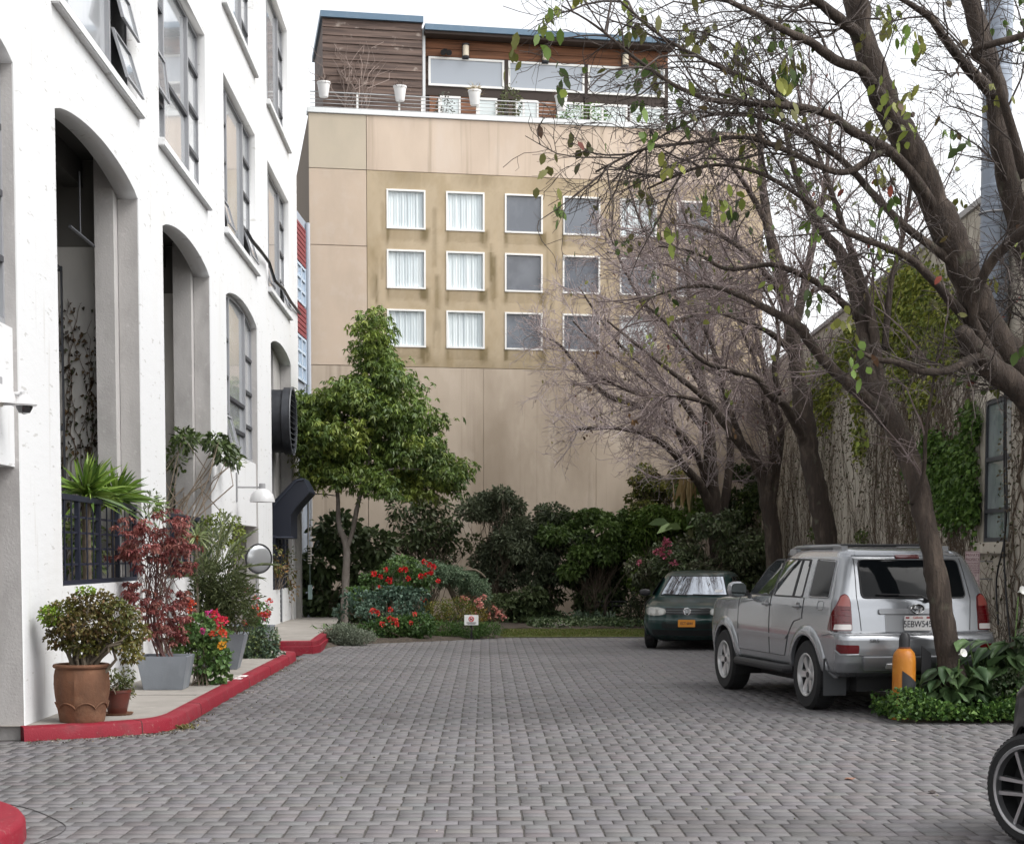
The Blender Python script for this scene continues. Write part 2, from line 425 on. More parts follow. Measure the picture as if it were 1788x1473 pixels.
bed_front = [(-3.55, 29.3), (-3.27, 31.1), (-2.2, 31.9), (-1.1, 32.8), (-.17, 33.8)]
soil_patch('garden_bed', bed_front + [(-.1, 37.3), (3.2, 37.3), (3.2, 34.05), (8.5, 34.4), (8.5, 45.), (-5.3, 43.2), (-4.1, 39.4), (-3.72, 33.2)], .0, .06)
soil_patch('tree_bed', [(6.1, 17.42), (8.0, 17.42), (8.0, 34.4), (6.1, 34.4)], .0, .04)
soil_patch('corner_bed', [(4.02, 16.45), (9.5, 16.40), (9.5, 17.4), (4.1, 17.44)], .0, .05)
# narrow lawn strip before the hedge
lawn = MB().add([(-.2, 33.82, .012), (3.2, 34.0, .012), (3.2, 37.3, .03), (-.15, 37.3, .03)], [(0, 1, 2, 3)])
tag(lawn.build('lawn', P('turf', (.07, .085, .02), .95, layers=[((.13, .125, .04), 6, .4, .7, None, .7)])), kind='structure')
n = 9000; gx = rng.uniform(-.25, 3.25, n); gy = rng.uniform(33.9, 37.3, n)
ax = np.stack([rng.normal(0, .45, n), rng.normal(0, .45, n), np.ones(n)], 1)
gm = leaf_mesh('grass', np.stack([gx, gy, np.full(n, .012)], 1), ax, rng.uniform(.03, .075, n), .012, pick_cols(n, [(.09, .13, .02), (.12, .15, .03), (.16, .15, .05)]))
tag(put('grass', gm, LEAF), 'thin yellow green lawn grass in a strip before the dark hedge', 'grass', kind='stuff')

# ================================================================ WHITE BUILDING (left)
WHITE = P('white_stucco', (.61, .615, .62), .85, layers=[((.575, .57, .555), .9, .5, .72, (1, 1, .5), .6), ((.45, .43, .40), 7, .62, .76, (1, 1, .1), .5), ((.36, .35, .33), 3.1, .655, .672, (1, 1, 5), .6)], bump=[(3, .004, (1, 1, 3)), (45, .002, None)])
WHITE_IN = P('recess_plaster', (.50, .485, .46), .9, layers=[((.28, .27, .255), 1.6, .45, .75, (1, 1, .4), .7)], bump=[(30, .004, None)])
JAMB = P('bare_concrete', (.40, .385, .375), .9, layers=[((.28, .27, .26), 4, .45, .75, (1, 1, .4), .7), ((.52, .50, .49), 14, .6, .75, None, .5)], bump=[(40, .004, None)])
STEEL = P('grey_window_steel', (.25, .255, .27), .5, layers=[((.28, .28, .28), 20, .5, .7, None, .5)])
STEELD = P('dark_window_steel', (.045, .047, .055), .5)
NAVY = P('navy_paint', (.008, .011, .024), .5, layers=[((.016, .02, .035), 12, .5, .7, None, .5)])
GLASSW = P('blind_glass', (.42, .435, .45), .12, layers=[((.30, .32, .335), .9, .45, .6, (1, 1, .5), .8)], coat=.7, spec=.7)
GLASSD = P('dark_glass', (.02, .022, .026), .06, coat=.6, spec=.8)
BLACKM = P('soot_black', (.012, .012, .013), .8)

wb = thing('white_building', 'white stucco loft building with arched bays and tall steel windows', 'building', (f03.x, f03.y, 0))
def fbox(mb, s0, s1, z0, z1, n0, n1): return mb.box(s0, s1, z0, z1, n0, n1, FM)
BAYS = [(-4.1, 0), (1.48, 5.57), (7.2, 11.2), (12.95, 17.05), (19.25, 23.2)]
def arch(s0, s1, zs=6.19, rise=.225, k=18):
    return [(s1 + (s0 - s1) * i / k, zs + rise * (1 - (2 * i / k - 1) ** 2) ** .8) for i in range(k + 1)]
T = .26
holes = [[(a, -.2), (b, -.2)] + arch(a, b) for a, b in BAYS]
WINS = [(1.5, 5.62), (7.05, 10.98), (12.9, 17.0), (18.95, 22.9)]
for (a, b) in WINS:
    holes.append([(a, 7.32), (b, 7.32), (b, 9.92), (a, 9.92)]); holes.append([(a, 11.15), (b, 11.15), (b, 13.8), (a, 13.8)])
holes.append([(-4.1, 7.32), (-.1, 7.32), (-.1, 9.92), (-4.1, 9.92)])
me = extrude_shape('facade', [(-12, -.4), (24.75, -.4), (24.75, 16.6), (-12, 16.6)], holes, T)
me.transform(FM @ Matrix.Translation((0, 0, -T / 2)))
put('facade', me, WHITE, wb)
# body behind: end walls, roof, floor slabs, all one shell
mb = MB()
fbox(mb, 24.5, 24.745, -.4, 16.55, -9, -T - .002); fbox(mb, -12, -11.7, -.4, 16.55, -9, -T - .002)
fbox(mb, -11.69, 24.49, -.4, 16.5, -9, -2.6); fbox(mb, -11.69, 24.49, 16.2, 16.5, -2.59, -T - .002)
mb.build('rear_wall', WHITE, wb)
mb = MB()
for a, b in ((-12, 24.75),): fbox(mb, a, b, 16.602, 16.72, -.5, .09)
mb.build('parapet', WHITE, wb)
def facade_window(s0, s1, z0, z1, arched=False, depth=-.17, openings=(), rows=4, bars=True, dark_rows=()):
    mb = MB(); w_ = s1 - s0; c1, c2 = s0 + w_ * .235, s1 - w_ * .265
    top = lambda s: z1 if not arched else np.interp(s, [p[0] for p in arch(s0, s1)[::-1]], [p[1] for p in arch(s0, s1)[::-1]])
    d0, d1 = depth, depth + .055
    fr = .05
    fbox(mb, s0, s0 + fr, z0, top(s0 + fr) - .002, d0, d1); fbox(mb, s1 - fr, s1, z0, top(s1 - fr) - .002, d0, d1)
    fbox(mb, s0 + fr, s1 - fr, z0, z0 + .06, d0, d1)
    if not arched: fbox(mb, s0 + fr, s1 - fr, z1 - .06, z1, d0, d1)
    else:
        A = arch(s0, s1)[::-1]
        for (a, b) in zip(A[:-1], A[1:]):
            mb.add([FM @ Vector(q) for q in ((a[0], a[1] - .07, d0), (b[0], b[1] - .07, d0), (b[0], b[1], d0), (a[0], a[1], d0), (a[0], a[1] - .07, d1), (b[0], b[1] - .07, d1), (b[0], b[1], d1), (a[0], a[1], d1))],
                   [(0, 3, 2, 1), (4, 5, 6, 7), (0, 1, 5, 4), (1, 2, 6, 5), (2, 3, 7, 6), (3, 0, 4, 7)])
    for c_ in (c1, c2): fbox(mb, c_ - .035, c_ + .035, z0 + .06, top(c_) - .07, d0 + .002, d1 + .02)
    wf = mb.build('window', STEEL, wb)
    for r in range(1, rows):
        z = z0 + (min(top(s0), top(s1)) - z0) * r / rows
        for (u0, u1) in ((s0 + fr, c1 - .035), (c2 + .035, s1 - fr)): mb = MB(); fbox(mb, u0, u1, z - .028, z + .028, d0 + .004, d1 + .012); mb.build('sash_bar', STEELD, wf)
    for z in dark_rows: mb = MB(); fbox(mb, c1 + .035, c2 - .035, z - .03, z + .03, d0 + .004, d1 + .014); mb.build('sash_bar', STEELD, wf)
    mb = MB(); k = 14; vs = [FM @ Vector((s0, z0, d0 + .02)), FM @ Vector((s1, z0, d0 + .02))] + [FM @ Vector((s1 + (s0 - s1) * i / k, top(s1 + (s0 - s1) * i / k) - .01, d0 + .02)) for i in range(k + 1)]
    mb.add(vs, [tuple(range(len(vs)))]); mb.build('pane', GLASSW, wf)
    for (sa, sb, za, zb, ang) in openings:                             # hopper sash standing open, dark room behind
        mb = MB(); fbox(mb, sa, sb, za, zb, d0 + .03, d0 + .034); mb.build('dark_gap', P('dim_room', (.05, .05, .055), .8), wf)
        h = zb - za; dx = math.sin(R(ang)) * h; zt = za + h * math.cos(R(ang)); mb = MB(); n0 = d1 + .02
        q = lambda s, f, e=0: FM @ Vector((s, za + (zt - za) * f + h * (1 - math.cos(R(ang))) * .4, n0 + dx * (1 - f) + e))
        for (u0, u1, f0, f1) in ((sa, sb, 0, .07), (sa, sb, .93, 1), (sa, sa + .05, .07, .93), (sb - .05, sb, .07, .93)):
            mb.add([q(u0, f0), q(u1, f0), q(u1, f1), q(u0, f1), q(u0, f0, .035), q(u1, f0, .035), q(u1, f1, .035), q(u0, f1, .035)], [(0, 3, 2, 1), (4, 5, 6, 7), (0, 1, 5, 4), (1, 2, 6, 5), (2, 3, 7, 6), (3, 0, 4, 7)])
        mb.build('open_sash', STEEL, wf)
        mb = MB(); mb.add([q(sa + .05, .07, .015), q(sb - .05, .07, .015), q(sb - .05, .93, .015), q(sa + .05, .93, .015)], [(0, 1, 2, 3)]); mb.build('sash_pane', GLASSW, wf)
    return wf
for i, (a, b) in enumerate(WINS):
    w_ = b - a
    ops = {0: [(b - w_ * .25, b - .06, 7.4, 8.0, 16), (b - w_ * .25, b - .06, 8.1, 8.6, 14)], 1: [(a + .06, a + w_ * .22, 8.0, 8.6, 6)], 2: [(a + .06, a + w_ * .22, 7.4, 7.9, 16), (b - w_ * .25, b - .06, 7.4, 7.9, 16)], 3: [(a + .06, a + w_ * .22, 7.4, 7.9, 14), (b - w_ * .25, b - .06, 7.4, 7.9, 16)]}[i]
    facade_window(a, b, 7.32, 9.92, openings=ops, dark_rows=(8.4,) if i == 1 else ())
    facade_window(a, b, 11.15, 13.8)
facade_window(-4.1, -.1, 7.32, 9.92)
facade_window(12.95, 17.05, 3.56, 6.19, arched=True, rows=4, openings=[(13.05, 13.9, 3.65, 4.2, 14)], dark_rows=(4.55, 4.02))
facade_window(-4.1, 0, 3.82, 6.19, arched=True, rows=4)
for (a, b) in WINS + [(-4.1, -.1)]:                                     # projecting sills
    for z in (7.32, 11.15):
        mb = MB(); fbox(mb, a - .09, b + .09, z - .115, z - .004, -.1, .085); mb.build('sill', WHITE, wb, bevel=.012)
# spandrels and low walls filling the bays
def infill(s0, s1, z0, z1, n0=-.2, n1=-.05, mat=WHITE, name='spandrel'):
    mb = MB(); fbox(mb, s0 + .001, s1 - .001, z0, z1, n0, n1); return mb.build(name, mat, wb)
infill(-4.1, 0, 2.53, 3.8); infill(12.95, 17.05, 2.3, 3.54); infill(12.95, 14.3, -.2, 2.298, -.25, -.14)
infill(1.48, 5.57, -.2, 1.40, name='low_wall'); infill(7.2, 11.2, -.2, 1.40, name='low_wall')
infill(19.25, 21.0, -.2, .98, name='low_wall'); infill(21.55, 23.2, -.2, .98, name='low_wall')
# deep recesses
def recess(s0, s1, depth, ztop, mat, zb=.13):
    mb = MB(); e = .16; n0 = -T - .002
    Q = lambda s, z, n: FM @ Vector((s, z, n))
    A, B = s0 - e, s1 + e
    mb.add([Q(A, zb, n0), Q(B, zb, n0), Q(B, zb, -depth), Q(A, zb, -depth), Q(A, ztop, n0), Q(B, ztop, n0), Q(B, ztop, -depth), Q(A, ztop, -depth)],
           [(0, 1, 2, 3), (4, 7, 6, 5), (0, 3, 7, 4), (1, 5, 6, 2), (3, 2, 6, 7)])
    r_ = mb.build('recess_wall', mat, wb)
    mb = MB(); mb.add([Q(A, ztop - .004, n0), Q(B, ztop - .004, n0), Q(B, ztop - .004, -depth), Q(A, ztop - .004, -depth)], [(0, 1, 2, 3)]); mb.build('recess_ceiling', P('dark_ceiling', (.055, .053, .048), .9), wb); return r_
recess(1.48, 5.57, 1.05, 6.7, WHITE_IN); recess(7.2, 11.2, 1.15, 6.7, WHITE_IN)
DKC = P('upper_wall_shade', (.125, .12, .11), .9)
for (a, b, dep, zl) in ((1.48, 5.57, 1.05, 5.62), (7.2, 11.2, 1.15, 5.95)):   # thin dark sheets on the upper walls, shade under the ceiling as colour
    mb = MB(); e = .156; fbox(mb, b + e - .004, b + e, zl, 6.69, -dep + .004, -T - .004); fbox(mb, a - e, b + e - .005, zl, 6.69, -dep + .001, -dep + .006); fbox(mb, a - e, a - e + .004, zl, 6.69, -dep + .007, -T - .004); mb.build('shade_band', DKC, wb)
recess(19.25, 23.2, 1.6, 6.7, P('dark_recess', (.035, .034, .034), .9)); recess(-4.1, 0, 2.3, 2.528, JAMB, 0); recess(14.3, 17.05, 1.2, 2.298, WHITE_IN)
for (a, b, dep) in ((5.34, 5.728, .5), (10.97, 11.358, .55), (21.9, 23.36, .6)):
    mb = MB(); fbox(mb, a, b, .132, 6.69, -dep, -T - .004); mb.build('pilaster', JAMB, wb)
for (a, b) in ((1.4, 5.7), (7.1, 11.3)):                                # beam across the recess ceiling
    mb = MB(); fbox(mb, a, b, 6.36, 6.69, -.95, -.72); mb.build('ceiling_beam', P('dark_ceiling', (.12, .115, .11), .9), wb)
for (a, b, z0, z1, dep) in ((2.2, 5.6, 1.3, 5.35, 1.045), (7.6, 10.6, 1.4, 5.2, 1.145)):
    mb = MB(); fbox(mb, a, b, z0, z1, -dep, -dep + .02); g = mb.build('recess_window', GLASSD, wb)
    mb = MB()
    for k in range(5): z = z0 + (z1 - z0 - .06) * k / 4; fbox(mb, a, b, z, z + .06, -dep + .022, -dep + .06)
    for k in range(5): s = a + (b - a - .05) * k / 4; fbox(mb, s, s + .05, z0, z1, -dep + .061, -dep + .08)
    mb.build('frame', STEELD, g)
# concrete lining on the jambs of the bays (far side faces the lane)
for (a, b) in BAYS:
    mb = MB(); fbox(mb, b - .004, b - .0005, -.2, 6.185, -T + .004, -.012); mb.build('jamb_lining', JAMB, wb)
# steel pipe rail inside the first recess
mb = MB(); mb.tube([FP(4.1, 5.55, -.5), FP(5.3, 5.55, -.5)], .02, 6); mb.tube([FP(4.6, 5.55, -.5), FP(4.6, 6.3, -.5)], .012, 6); mb.build('pipe_rail', STEELD, wb)

# railings in the first two bays: navy lattice
def railing(s0, s1, z0, z1, label, gate=True):
    o = FP(s0, z0, -.1); t = thing('lattice_railing', label, 'railing', o)
    mb = MB(); fbox(mb, s0, s1, z1 - .06, z1, -.13, -.06); fbox(mb, s0, s1, z0, z0 + .05, -.12, -.07); mb.build('rail', NAVY, t)
    nP = 4
    for k in range(nP + 1):
        s = s0 + (s1 - s0 - .07) * k / nP
        mb = MB(); fbox(mb, s, s + .07, z0 + .051, z1 - .061, -.12, -.07); mb.build('post', NAVY, t)
    mb = MB()
    for k in range(nP):
        a = s0 + (s1 - s0 - .07) * k / nP + .071; b = s0 + (s1 - s0 - .07) * (k + 1) / nP - .001
        for j in range(1, 5): z = z0 + .05 + (z1 - z0 - .11) * j / 5; fbox(mb, a, b, z - .012, z + .012, -.105, -.085)
        for j in range(1, 3):
            s = a + (b - a) * j / 3; wd = .012
            fbox(mb, s - wd, s + wd, z0 + .052, z1 - .062, -.082, -.068)
    mb.build('lattice', NAVY, t); return t
railing(1.5, 5.55, 1.402, 2.36, 'navy blue lattice railing on the low wall under the spiky green yucca')
railing(7.22, 11.18, 1.402, 2.32, 'navy blue lattice railing mostly hidden behind the red maple and palm')
# gate and trellis in the last bay
t = thing('navy_gate', 'dark navy grille gate between two low white walls in the last bay', 'gate', FP(21.27, .23, -.1))
mb = MB(); fbox(mb, 21.01, 21.05, .23, 2.15, -.13, -.08); fbox(mb, 21.5, 21.54, .23, 2.15, -.13, -.08); fbox(mb, 21.051, 21.499, 2.09, 2.15, -.13, -.08); mb.build('gate_frame', NAVY, t)
mb = MB()
for k in range(16): fbox(mb, 21.051, 21.499, .3 + k * .11, .335 + k * .11, -.115, -.09)
mb.build('slat', NAVY, t)
for (a, b, lb) in ((19.3, 20.95, 'dark navy trellis panel on low white wall, nearer side of the gate'), (21.6, 23.1, 'dark navy trellis panel on low white wall, farther side of the gate')):
    t = thing('trellis', lb, 'trellis', FP(a, .985, -.12))
    mb = MB(); fbox(mb, a, b, .985, 1.05, -.14, -.09); fbox(mb, a, b, 2.12, 2.18, -.14, -.09)
    for s in (a, (a + b) / 2, b - .05): fbox(mb, s, s + .05, 1.051, 2.119, -.14, -.09)
    mb.build('frame', NAVY, t); mb = MB()
    for k in range(1, 7): fbox(mb, a + .05, b - .05, 1.03 + k * .155, 1.06 + k * .155, -.128, -.105)
    for k in range(1, 9): s = a + (b - a) * k / 9; fbox(mb, s, s + .018, 1.051, 2.119, -.104, -.094)
    mb.build('lattice', NAVY, t)
# ================================================================ TAN BUILDING at the end of the lane
TBX, TBY, TSL = -5.3, 42.5, .18
tang = math.atan(TSL); tu = Vector((math.cos(tang), math.sin(tang), 0)); tn = Vector((math.sin(tang), -math.cos(tang), 0))
TM = Matrix(((tu.x, 0, tn.x, TBX), (tu.y, 0, tn.y, TBY), (0, 1, 0, 0), (0, 0, 0, 1)))       # (along, up, out)
def TS(px, py, n=0.):
    r = ray(px, py); o = Vector((TBX, TBY, 0)) + tn * n; q = o - Vector((0, 0, EYE)); t = q.dot(tn) / r.dot(tn)
    p = Vector((0, 0, EYE)) + r * t
    return (p - o).dot(tu), p.z
def tbox(mb, s0, s1, z0, z1, n0, n1): return mb.box(s0, s1, z0, z1, n0, n1, TM)
tb = thing('tan_building', 'tan concrete panel building with square white framed windows and a timber penthouse', 'building', (TBX, TBY, 0))
TW = 12.4; ZP = TS(540, 196)[1]; ZJ1 = TS(640, 297)[1]; ZJ2 = TS(800, 642)[1]; ZL1 = TS(580, 428)[1]; SC = TS(640, 297)[0]
mb = MB(); tbox(mb, 0.01, TW - .01, -.3, ZP - .02, -9, -.12); mb.build('core', P('panel_joint', (.20, .16, .125), .9), tb)
def panel_mat(name, base, seed, patches):
    return P(name, base, .88, layers=patches, bump=[(60, .003, None), (4, .004, (1, 1, .4))])
MT = panel_mat('panel_pale', (.57, .465, .37), 1, [((.47, .375, .295), .8, .4, .7, (1, 1, .45), .8), ((.59, .50, .425), 2.2, .5, .75, (1, 1, .25), .7), ((.27, .21, .15), 1.6, .55, .75, (2.5, 2.5, .1), .6)])
MG = panel_mat('panel_greenish', (.48, .415, .325), 1, [((.41, .36, .28), 1.2, .4, .7, (1, 1, .5), .8), ((.48, .42, .32), 3, .5, .75, None, .6)])
ML = panel_mat('panel_rosy', (.51, .41, .32), 1, [((.43, .35, .275), 1.3, .4, .7, (1, 1, .5), .8), ((.53, .45, .375), 3, .5, .75, None, .6)])
MLow = panel_mat('panel_lower', (.465, .385, .305), 1, [((.33, .265, .20), .55, .42, .66, (1.3, 1.3, .5), .95), ((.56, .48, .395), 1.3, .52, .78, (1.3, 1.3, .5), .75), ((.22, .17, .125), 1.5, .56, .74, (3, 3, .08), .55)])
g = .0065
def panel(s0, s1, z0, z1, m, name='wall_panel'):
    mb = MB(); tbox(mb, s0 + g, s1 - g, z0 + g, z1 - g, -.118, 0); return mb.build(name, m, tb, bevel=.006)
panel(0, SC, ZJ1, ZP, MG); panel(SC, TW, ZJ1, ZP, MT)
panel(0, SC, ZL1, ZJ1, ML); panel(0, SC, ZJ2, ZL1, ML); panel(0, SC, -.2, ZJ2, MLow)
# lower wall, cast in one bay after another
xs = [SC, SC + 3.1, SC + 6.2, TW]
for a, b in zip(xs[:-1], xs[1:]): panel(a - (0 if a == SC else .0052), b + (0 if b == TW else .0052), -.2, ZJ2, MLow)
# windows: measured on the wall
cols_px = [(675, 743), (780, 848), (883, 948), (985, 1048), (1084, 1148)]
c0 = TS(675, 400)[0]; c4 = TS(1048, 400)[0]; cwid = TS(743, 400)[0] - c0; pitch = (c4 - cwid - c0) / 3
rows_z = []
for (ya, yb) in ((331, 400), (436, 504), (540, 606)):
    rows_z.append((TS(709, yb)[1], TS(709, ya)[1]))
WC = [(c0 + k * pitch, c0 + k * pitch + cwid) for k in range(6)]
# window field panel on a fine grid: rain stains run down from the sill corners and between the columns
def window_field():
    s0, s1, z0, z1 = SC + g, TW - g, ZJ2 + g, ZJ1 - g
    hol = [[(a, za), (b, za), (b, zb), (a, zb)] for (a, b) in WC for (za, zb) in rows_z]
    me = extrude_shape('window_field', [(s0, z0), (s1, z0), (s1, z1), (s0, z1)], hol, .118)
    bm = bmesh.new(); bm.from_mesh(me)
    def cut(axis, vals):
        for v in vals:
            no = [0, 0, 0]; no[axis] = 1; co = [0, 0, 0]; co[axis] = v
            bmesh.ops.bisect_plane(bm, geom=bm.verts[:] + bm.edges[:] + bm.faces[:], plane_co=co, plane_no=no)
    cut(0, np.arange(s0 + .05, s1, .055)); cut(1, np.arange(z0 + .05, z1, .11))
    bm.to_mesh(me); bm.free()
    n = len(me.vertices); co = np.zeros(n * 3, np.float32); me.vertices.foreach_get('co', co); co = co.reshape(-1, 3)
    S, Z = co[:, 0], co[:, 1]; st = np.zeros(n); lt = np.zeros(n)
    rg = np.random.default_rng(5)
    for (a, b) in WC:
        for (za, zb) in rows_z:
            for c_, wd in ((a + .03, .05), (b - .06, .09), (b + .05, .06)):
                ln = rg.uniform(.35, .52); amp = rg.uniform(.55, 1.1)
                f = np.clip((za - Z) / ln, 0, 1); on = (Z <= za) & (Z > za - ln)
                st += on * amp * np.exp(-((S - c_ - .01 * np.sin(Z * 9 + a)) / wd) ** 2) * (1 - f ** 3)
            on = (Z <= za) & (Z > za - .3); st += on * .28 * ((S > a) & (S < b))
    for k in range(-1, 6):
        cx = c0 + k * pitch + cwid + (pitch - cwid) / 2
        for j in range(5):
            c_ = cx + rg.normal(0, .09); wd = rg.uniform(.02, .07); z_ = rg.uniform(z0 + 1, z1); ln = rg.uniform(.5, 1.6)
            st += .45 * ((Z < z_) & (Z > z_ - ln)) * np.exp(-((S - c_) / wd) ** 2); 
        lt += .55 * np.exp(-((S - cx - .12) / .08) ** 2) * (np.sin(Z * 2.1 + k) > -.2)
    st += .5 * np.exp(-((Z - z1) / .35) ** 2) * (np.sin(S * 3.1) * .5 + .5); st += .4 * np.exp(-((Z - z0) / .3) ** 2)
    st = np.clip(st + rg.normal(0, .04, n), 0, 1)[:, None]; lt = np.clip(lt, 0, 1)[:, None]
    base = np.array([.435, .35, .24]); colr = base * (1 - st) + np.array([.165, .125, .062]) * st
    colr = colr * (1 - lt * .4) + np.array([.54, .43, .30]) * lt * .4
    ca = me.color_attributes.new('Col', 'FLOAT_COLOR', 'POINT'); cc = np.ones((n, 4), np.float32); cc[:, :3] = colr; ca.data.foreach_set('color', cc.ravel())
    me.transform(TM @ Matrix.Translation((0, 0, -.059)))
    m = P('panel_ochre', (0, 0, 0), .88, attr='Col', layers=[((.30, .225, .12), 1.8, .48, .72, (1, 1, .5), .55), ((.5, .39, .26), 3.3, .55, .75, (1, 1, .35), .5)], bump=[(60, .003, None)])
    put('wall_panel', me, m, tb)
window_field()
FRAMEW = P('white_frame', (.78, .77, .74), .5)
PANEB = P('blue_grey_glass', (.10, .115, .14), .1, coat=.6, spec=.7)
def curtain_mat():
    m, t, b = _nodes('curtain'); tc = _n(t, 'ShaderNodeTexCoord'); mp = _n(t, 'ShaderNodeMapping'); mp.inputs['Scale'].default_value = (1, 1, .02)
    ns = _n(t, 'ShaderNodeTexNoise'); _sock(ns, 'Scale', 9); _sock(ns, 'Detail', 3)
    t.links.new(tc.outputs['Object'], mp.inputs[0]); t.links.new(mp.outputs[0], ns.inputs['Vector'])
    c_ = _mix(t, _ramp(t, ns.outputs['Fac'], .35, .65), (.50, .57, .60), (.72, .78, .79)); t.links.new(c_, b.inputs['Base Color'])
    _sock(b, 'Roughness', .6); _sock(b, 'Coat Weight', .6); _sock(b, 'Coat Roughness', .04)
    return m
CURT = curtain_mat()
rg2 = np.random.default_rng(3)
for ci, (a, b) in enumerate(WC):
    for ri, (za, zb) in enumerate(rows_z):
        mb = MB(); f = .045
        tbox(mb, a, b, za, za + f, -.1, .02); tbox(mb, a, b, zb - f, zb, -.1, .02); tbox(mb, a, a + f, za + f, zb - f, -.1, .02); tbox(mb, b - f, b, za + f, zb - f, -.1, .02)
        wf = mb.build('window', FRAMEW, tb)
        light = ci < 2 or (ci == 4 and ri != 1)
        mb = MB()
        if light:                                                       # drawn curtain with real folds close behind the glass
            k = 42; vs = []; fs = []
            gap = .5 + .12 * rg2.normal()
            for i in range(k + 1):
                s = a + f + (b - a - 2 * f) * i / k; d = -.07 + .012 * math.sin(i * 1.9 + ci) + .008 * math.sin(i * .83 + ri)
                if ci == 0 and abs(i / k - gap) < .03: d -= .02
                vs += [TM @ Vector((s, za + f, d)), TM @ Vector((s, zb - f, d))]
            fs = [(2 * i, 2 * i + 2, 2 * i + 3, 2 * i + 1) for i in range(k)]
            mb.add(vs, fs); mb.build('curtain', CURT, wf, smooth=True, angle=None)
        else:
            tbox(mb, a + f, b - f, za + f, zb - f, -.1, -.06); mb.build('pane', [PANEB, P('dusk_glass', (.075, .085, .105), .1, coat=.6, spec=.7, layers=[((.14, .155, .18), 1.1, .45, .6, (1, 1, .6), .8)]), P('slate_glass', (.115, .125, .145), .12, coat=.6, spec=.7, layers=[((.05, .055, .07), .9, .5, .62, None, .8)])][(ci * 2 + ri) % 3], wf)
# parapet cap and roof deck
CAPM = P('white_metal', (.70, .72, .72), .45, layers=[((.5, .52, .52), 5, .55, .75, (1, 1, .4), .5)])
mb = MB(); tbox(mb, -.03, TW + .03, ZP, ZP + .13, -.35, .045); mb.build('parapet_cap', CAPM, tb, bevel=.008)
mb = MB(); tbox(mb, .02, TW - .02, ZP - .02, ZP - .001, -9, -.351); mb.build('roof_deck', P('roof_gravel', (.3, .28, .26), .95), tb)
# penthouse, set back from the edge
def wood_mat(name, a, b, c_, scale=1.):
    m, t, bs = _nodes(name); tc = _n(t, 'ShaderNodeTexCoord'); mp = _n(t, 'ShaderNodeMapping'); mp.inputs['Scale'].default_value = (.5 * scale, .5 * scale, 9 * scale)
    ns = _n(t, 'ShaderNodeTexNoise'); _sock(ns, 'Scale', 1.6); _sock(ns, 'Detail', 5); t.links.new(tc.outputs['Object'], mp.inputs[0]); t.links.new(mp.outputs[0], ns.inputs['Vector'])
    x = _mix(t, _ramp(t, ns.outputs['Fac'], .38, .62), a, b)
    x = _mix(t, _ramp(t, _noise(t, 3.5, 4, .6, (1, 1, 1.5)), .62, .72), x, c_); t.links.new(x, bs.inputs['Base Color']); _sock(bs, 'Roughness', .75); return m
WOODD = wood_mat('weathered_wood', (.060, .038, .030), (.145, .098, .078), (.26, .21, .18))
WOODR = wood_mat('cedar_wood', (.115, .048, .022), (.23, .098, .048), (.15, .068, .034))
BLUEM = P('blue_fascia', (.10, .165, .235), .5, layers=[((.15, .21, .27), 6, .5, .7, None, .5)])
PN = -1.35                                                              # wall of the penthouse behind the parapet
def PS(px, py, n=PN): return TS(px, py, n)
ph = thing('penthouse', 'timber clad rooftop penthouse with blue roof edge and wide clerestory windows', 'penthouse', TM @ Vector((0, ZP, PN)))
sA = PS(562, 100)[0]; sB = PS(734, 100)[0]; zA = PS(562, 36)[1]; zB = PS(734, 48)[1]; zt = (zA + zB) / 2
def boards(mb, s0, s1, z0, z1, n, h=.21):
    z = z0
    while z < z1 - .02:
        ze = min(z + h - .008, z1)
        mb.add([TM @ Vector(q) for q in ((s0, z, n - .05), (s1, z, n - .05), (s1, z, n + .028), (s0, z, n + .028), (s0, ze, n - .05), (s1, ze, n - .05), (s1, ze, n + .006), (s0, ze, n + .006))],
               [(0, 3, 2, 1), (4, 5, 6, 7), (0, 1, 5, 4), (1, 2, 6, 5), (2, 3, 7, 6), (3, 0, 4, 7)]); z += h
mb = MB(); boards(mb, sA, sB, ZP, zt - .02, PN + .35); mb.build('stair_tower_cladding', WOODD, ph)
mb = MB(); tbox(mb, sA + .01, sB - .01, ZP, zt - .03, PN - 3.5, PN + .29); mb.build('stair_tower', WOODD, ph)
mb = MB(); tbox(mb, sA - .06, sB + .03, zt - .02, zt + .14, PN - 3.6, PN + .45); mb.build('fascia', BLUEM, ph)
sC = sB + .09; sD = PS(1166, 100)[0]; zr0 = PS(750, 58)[1]; zr1 = PS(1150, 80)[1]; zr = (zr0 + zr1) / 2
mb = MB(); tbox(mb, sB + .035, sB + .11, ZP, zr + .05, PN - .2, PN + .2); mb.build('downpipe', CAPM, ph)
zu0, zu1 = PS(815, 152)[1], PS(815, 103)[1]                             # clerestory band
zl1 = PS(815, 170)[1]
boardm = MB(); boards(boardm, sC + .05, sD, zu1 + .02, zr - .16, PN); boardm.build('cedar_cladding', WOODR, ph)
mb = MB(); tbox(mb, sC + .05, sD - .01, ZP, zr - .17, PN - 3.5, PN - .06); mb.build('penthouse_wall', WOODD, ph)
mb = MB(); tbox(mb, sC - .02, sD + .12, zr - .07, zr + .08, PN - 3.6, PN + .5); mb.build('fascia', BLUEM, ph)
mb = MB(); tbox(mb, sC - .02, sD + .1, zr - .15, zr - .072, PN - .06, PN + .44); mb.build('eave', P('dark_brown_timber', (.035, .022, .016), .7), ph)
mb = MB(); tbox(mb, sC + .05, sD, zl1 + .005, zu0 - .03, PN - .05, PN + .01); mb.build('transom', P('dark_brown_timber', (.035, .022, .016), .7), ph)
pxw = [(748, 880), (887, 1020), (1026, 1160)]
PANEL_ = P('pale_sky_glass', (.30, .33, .37), .08, coat=.6, spec=.7)
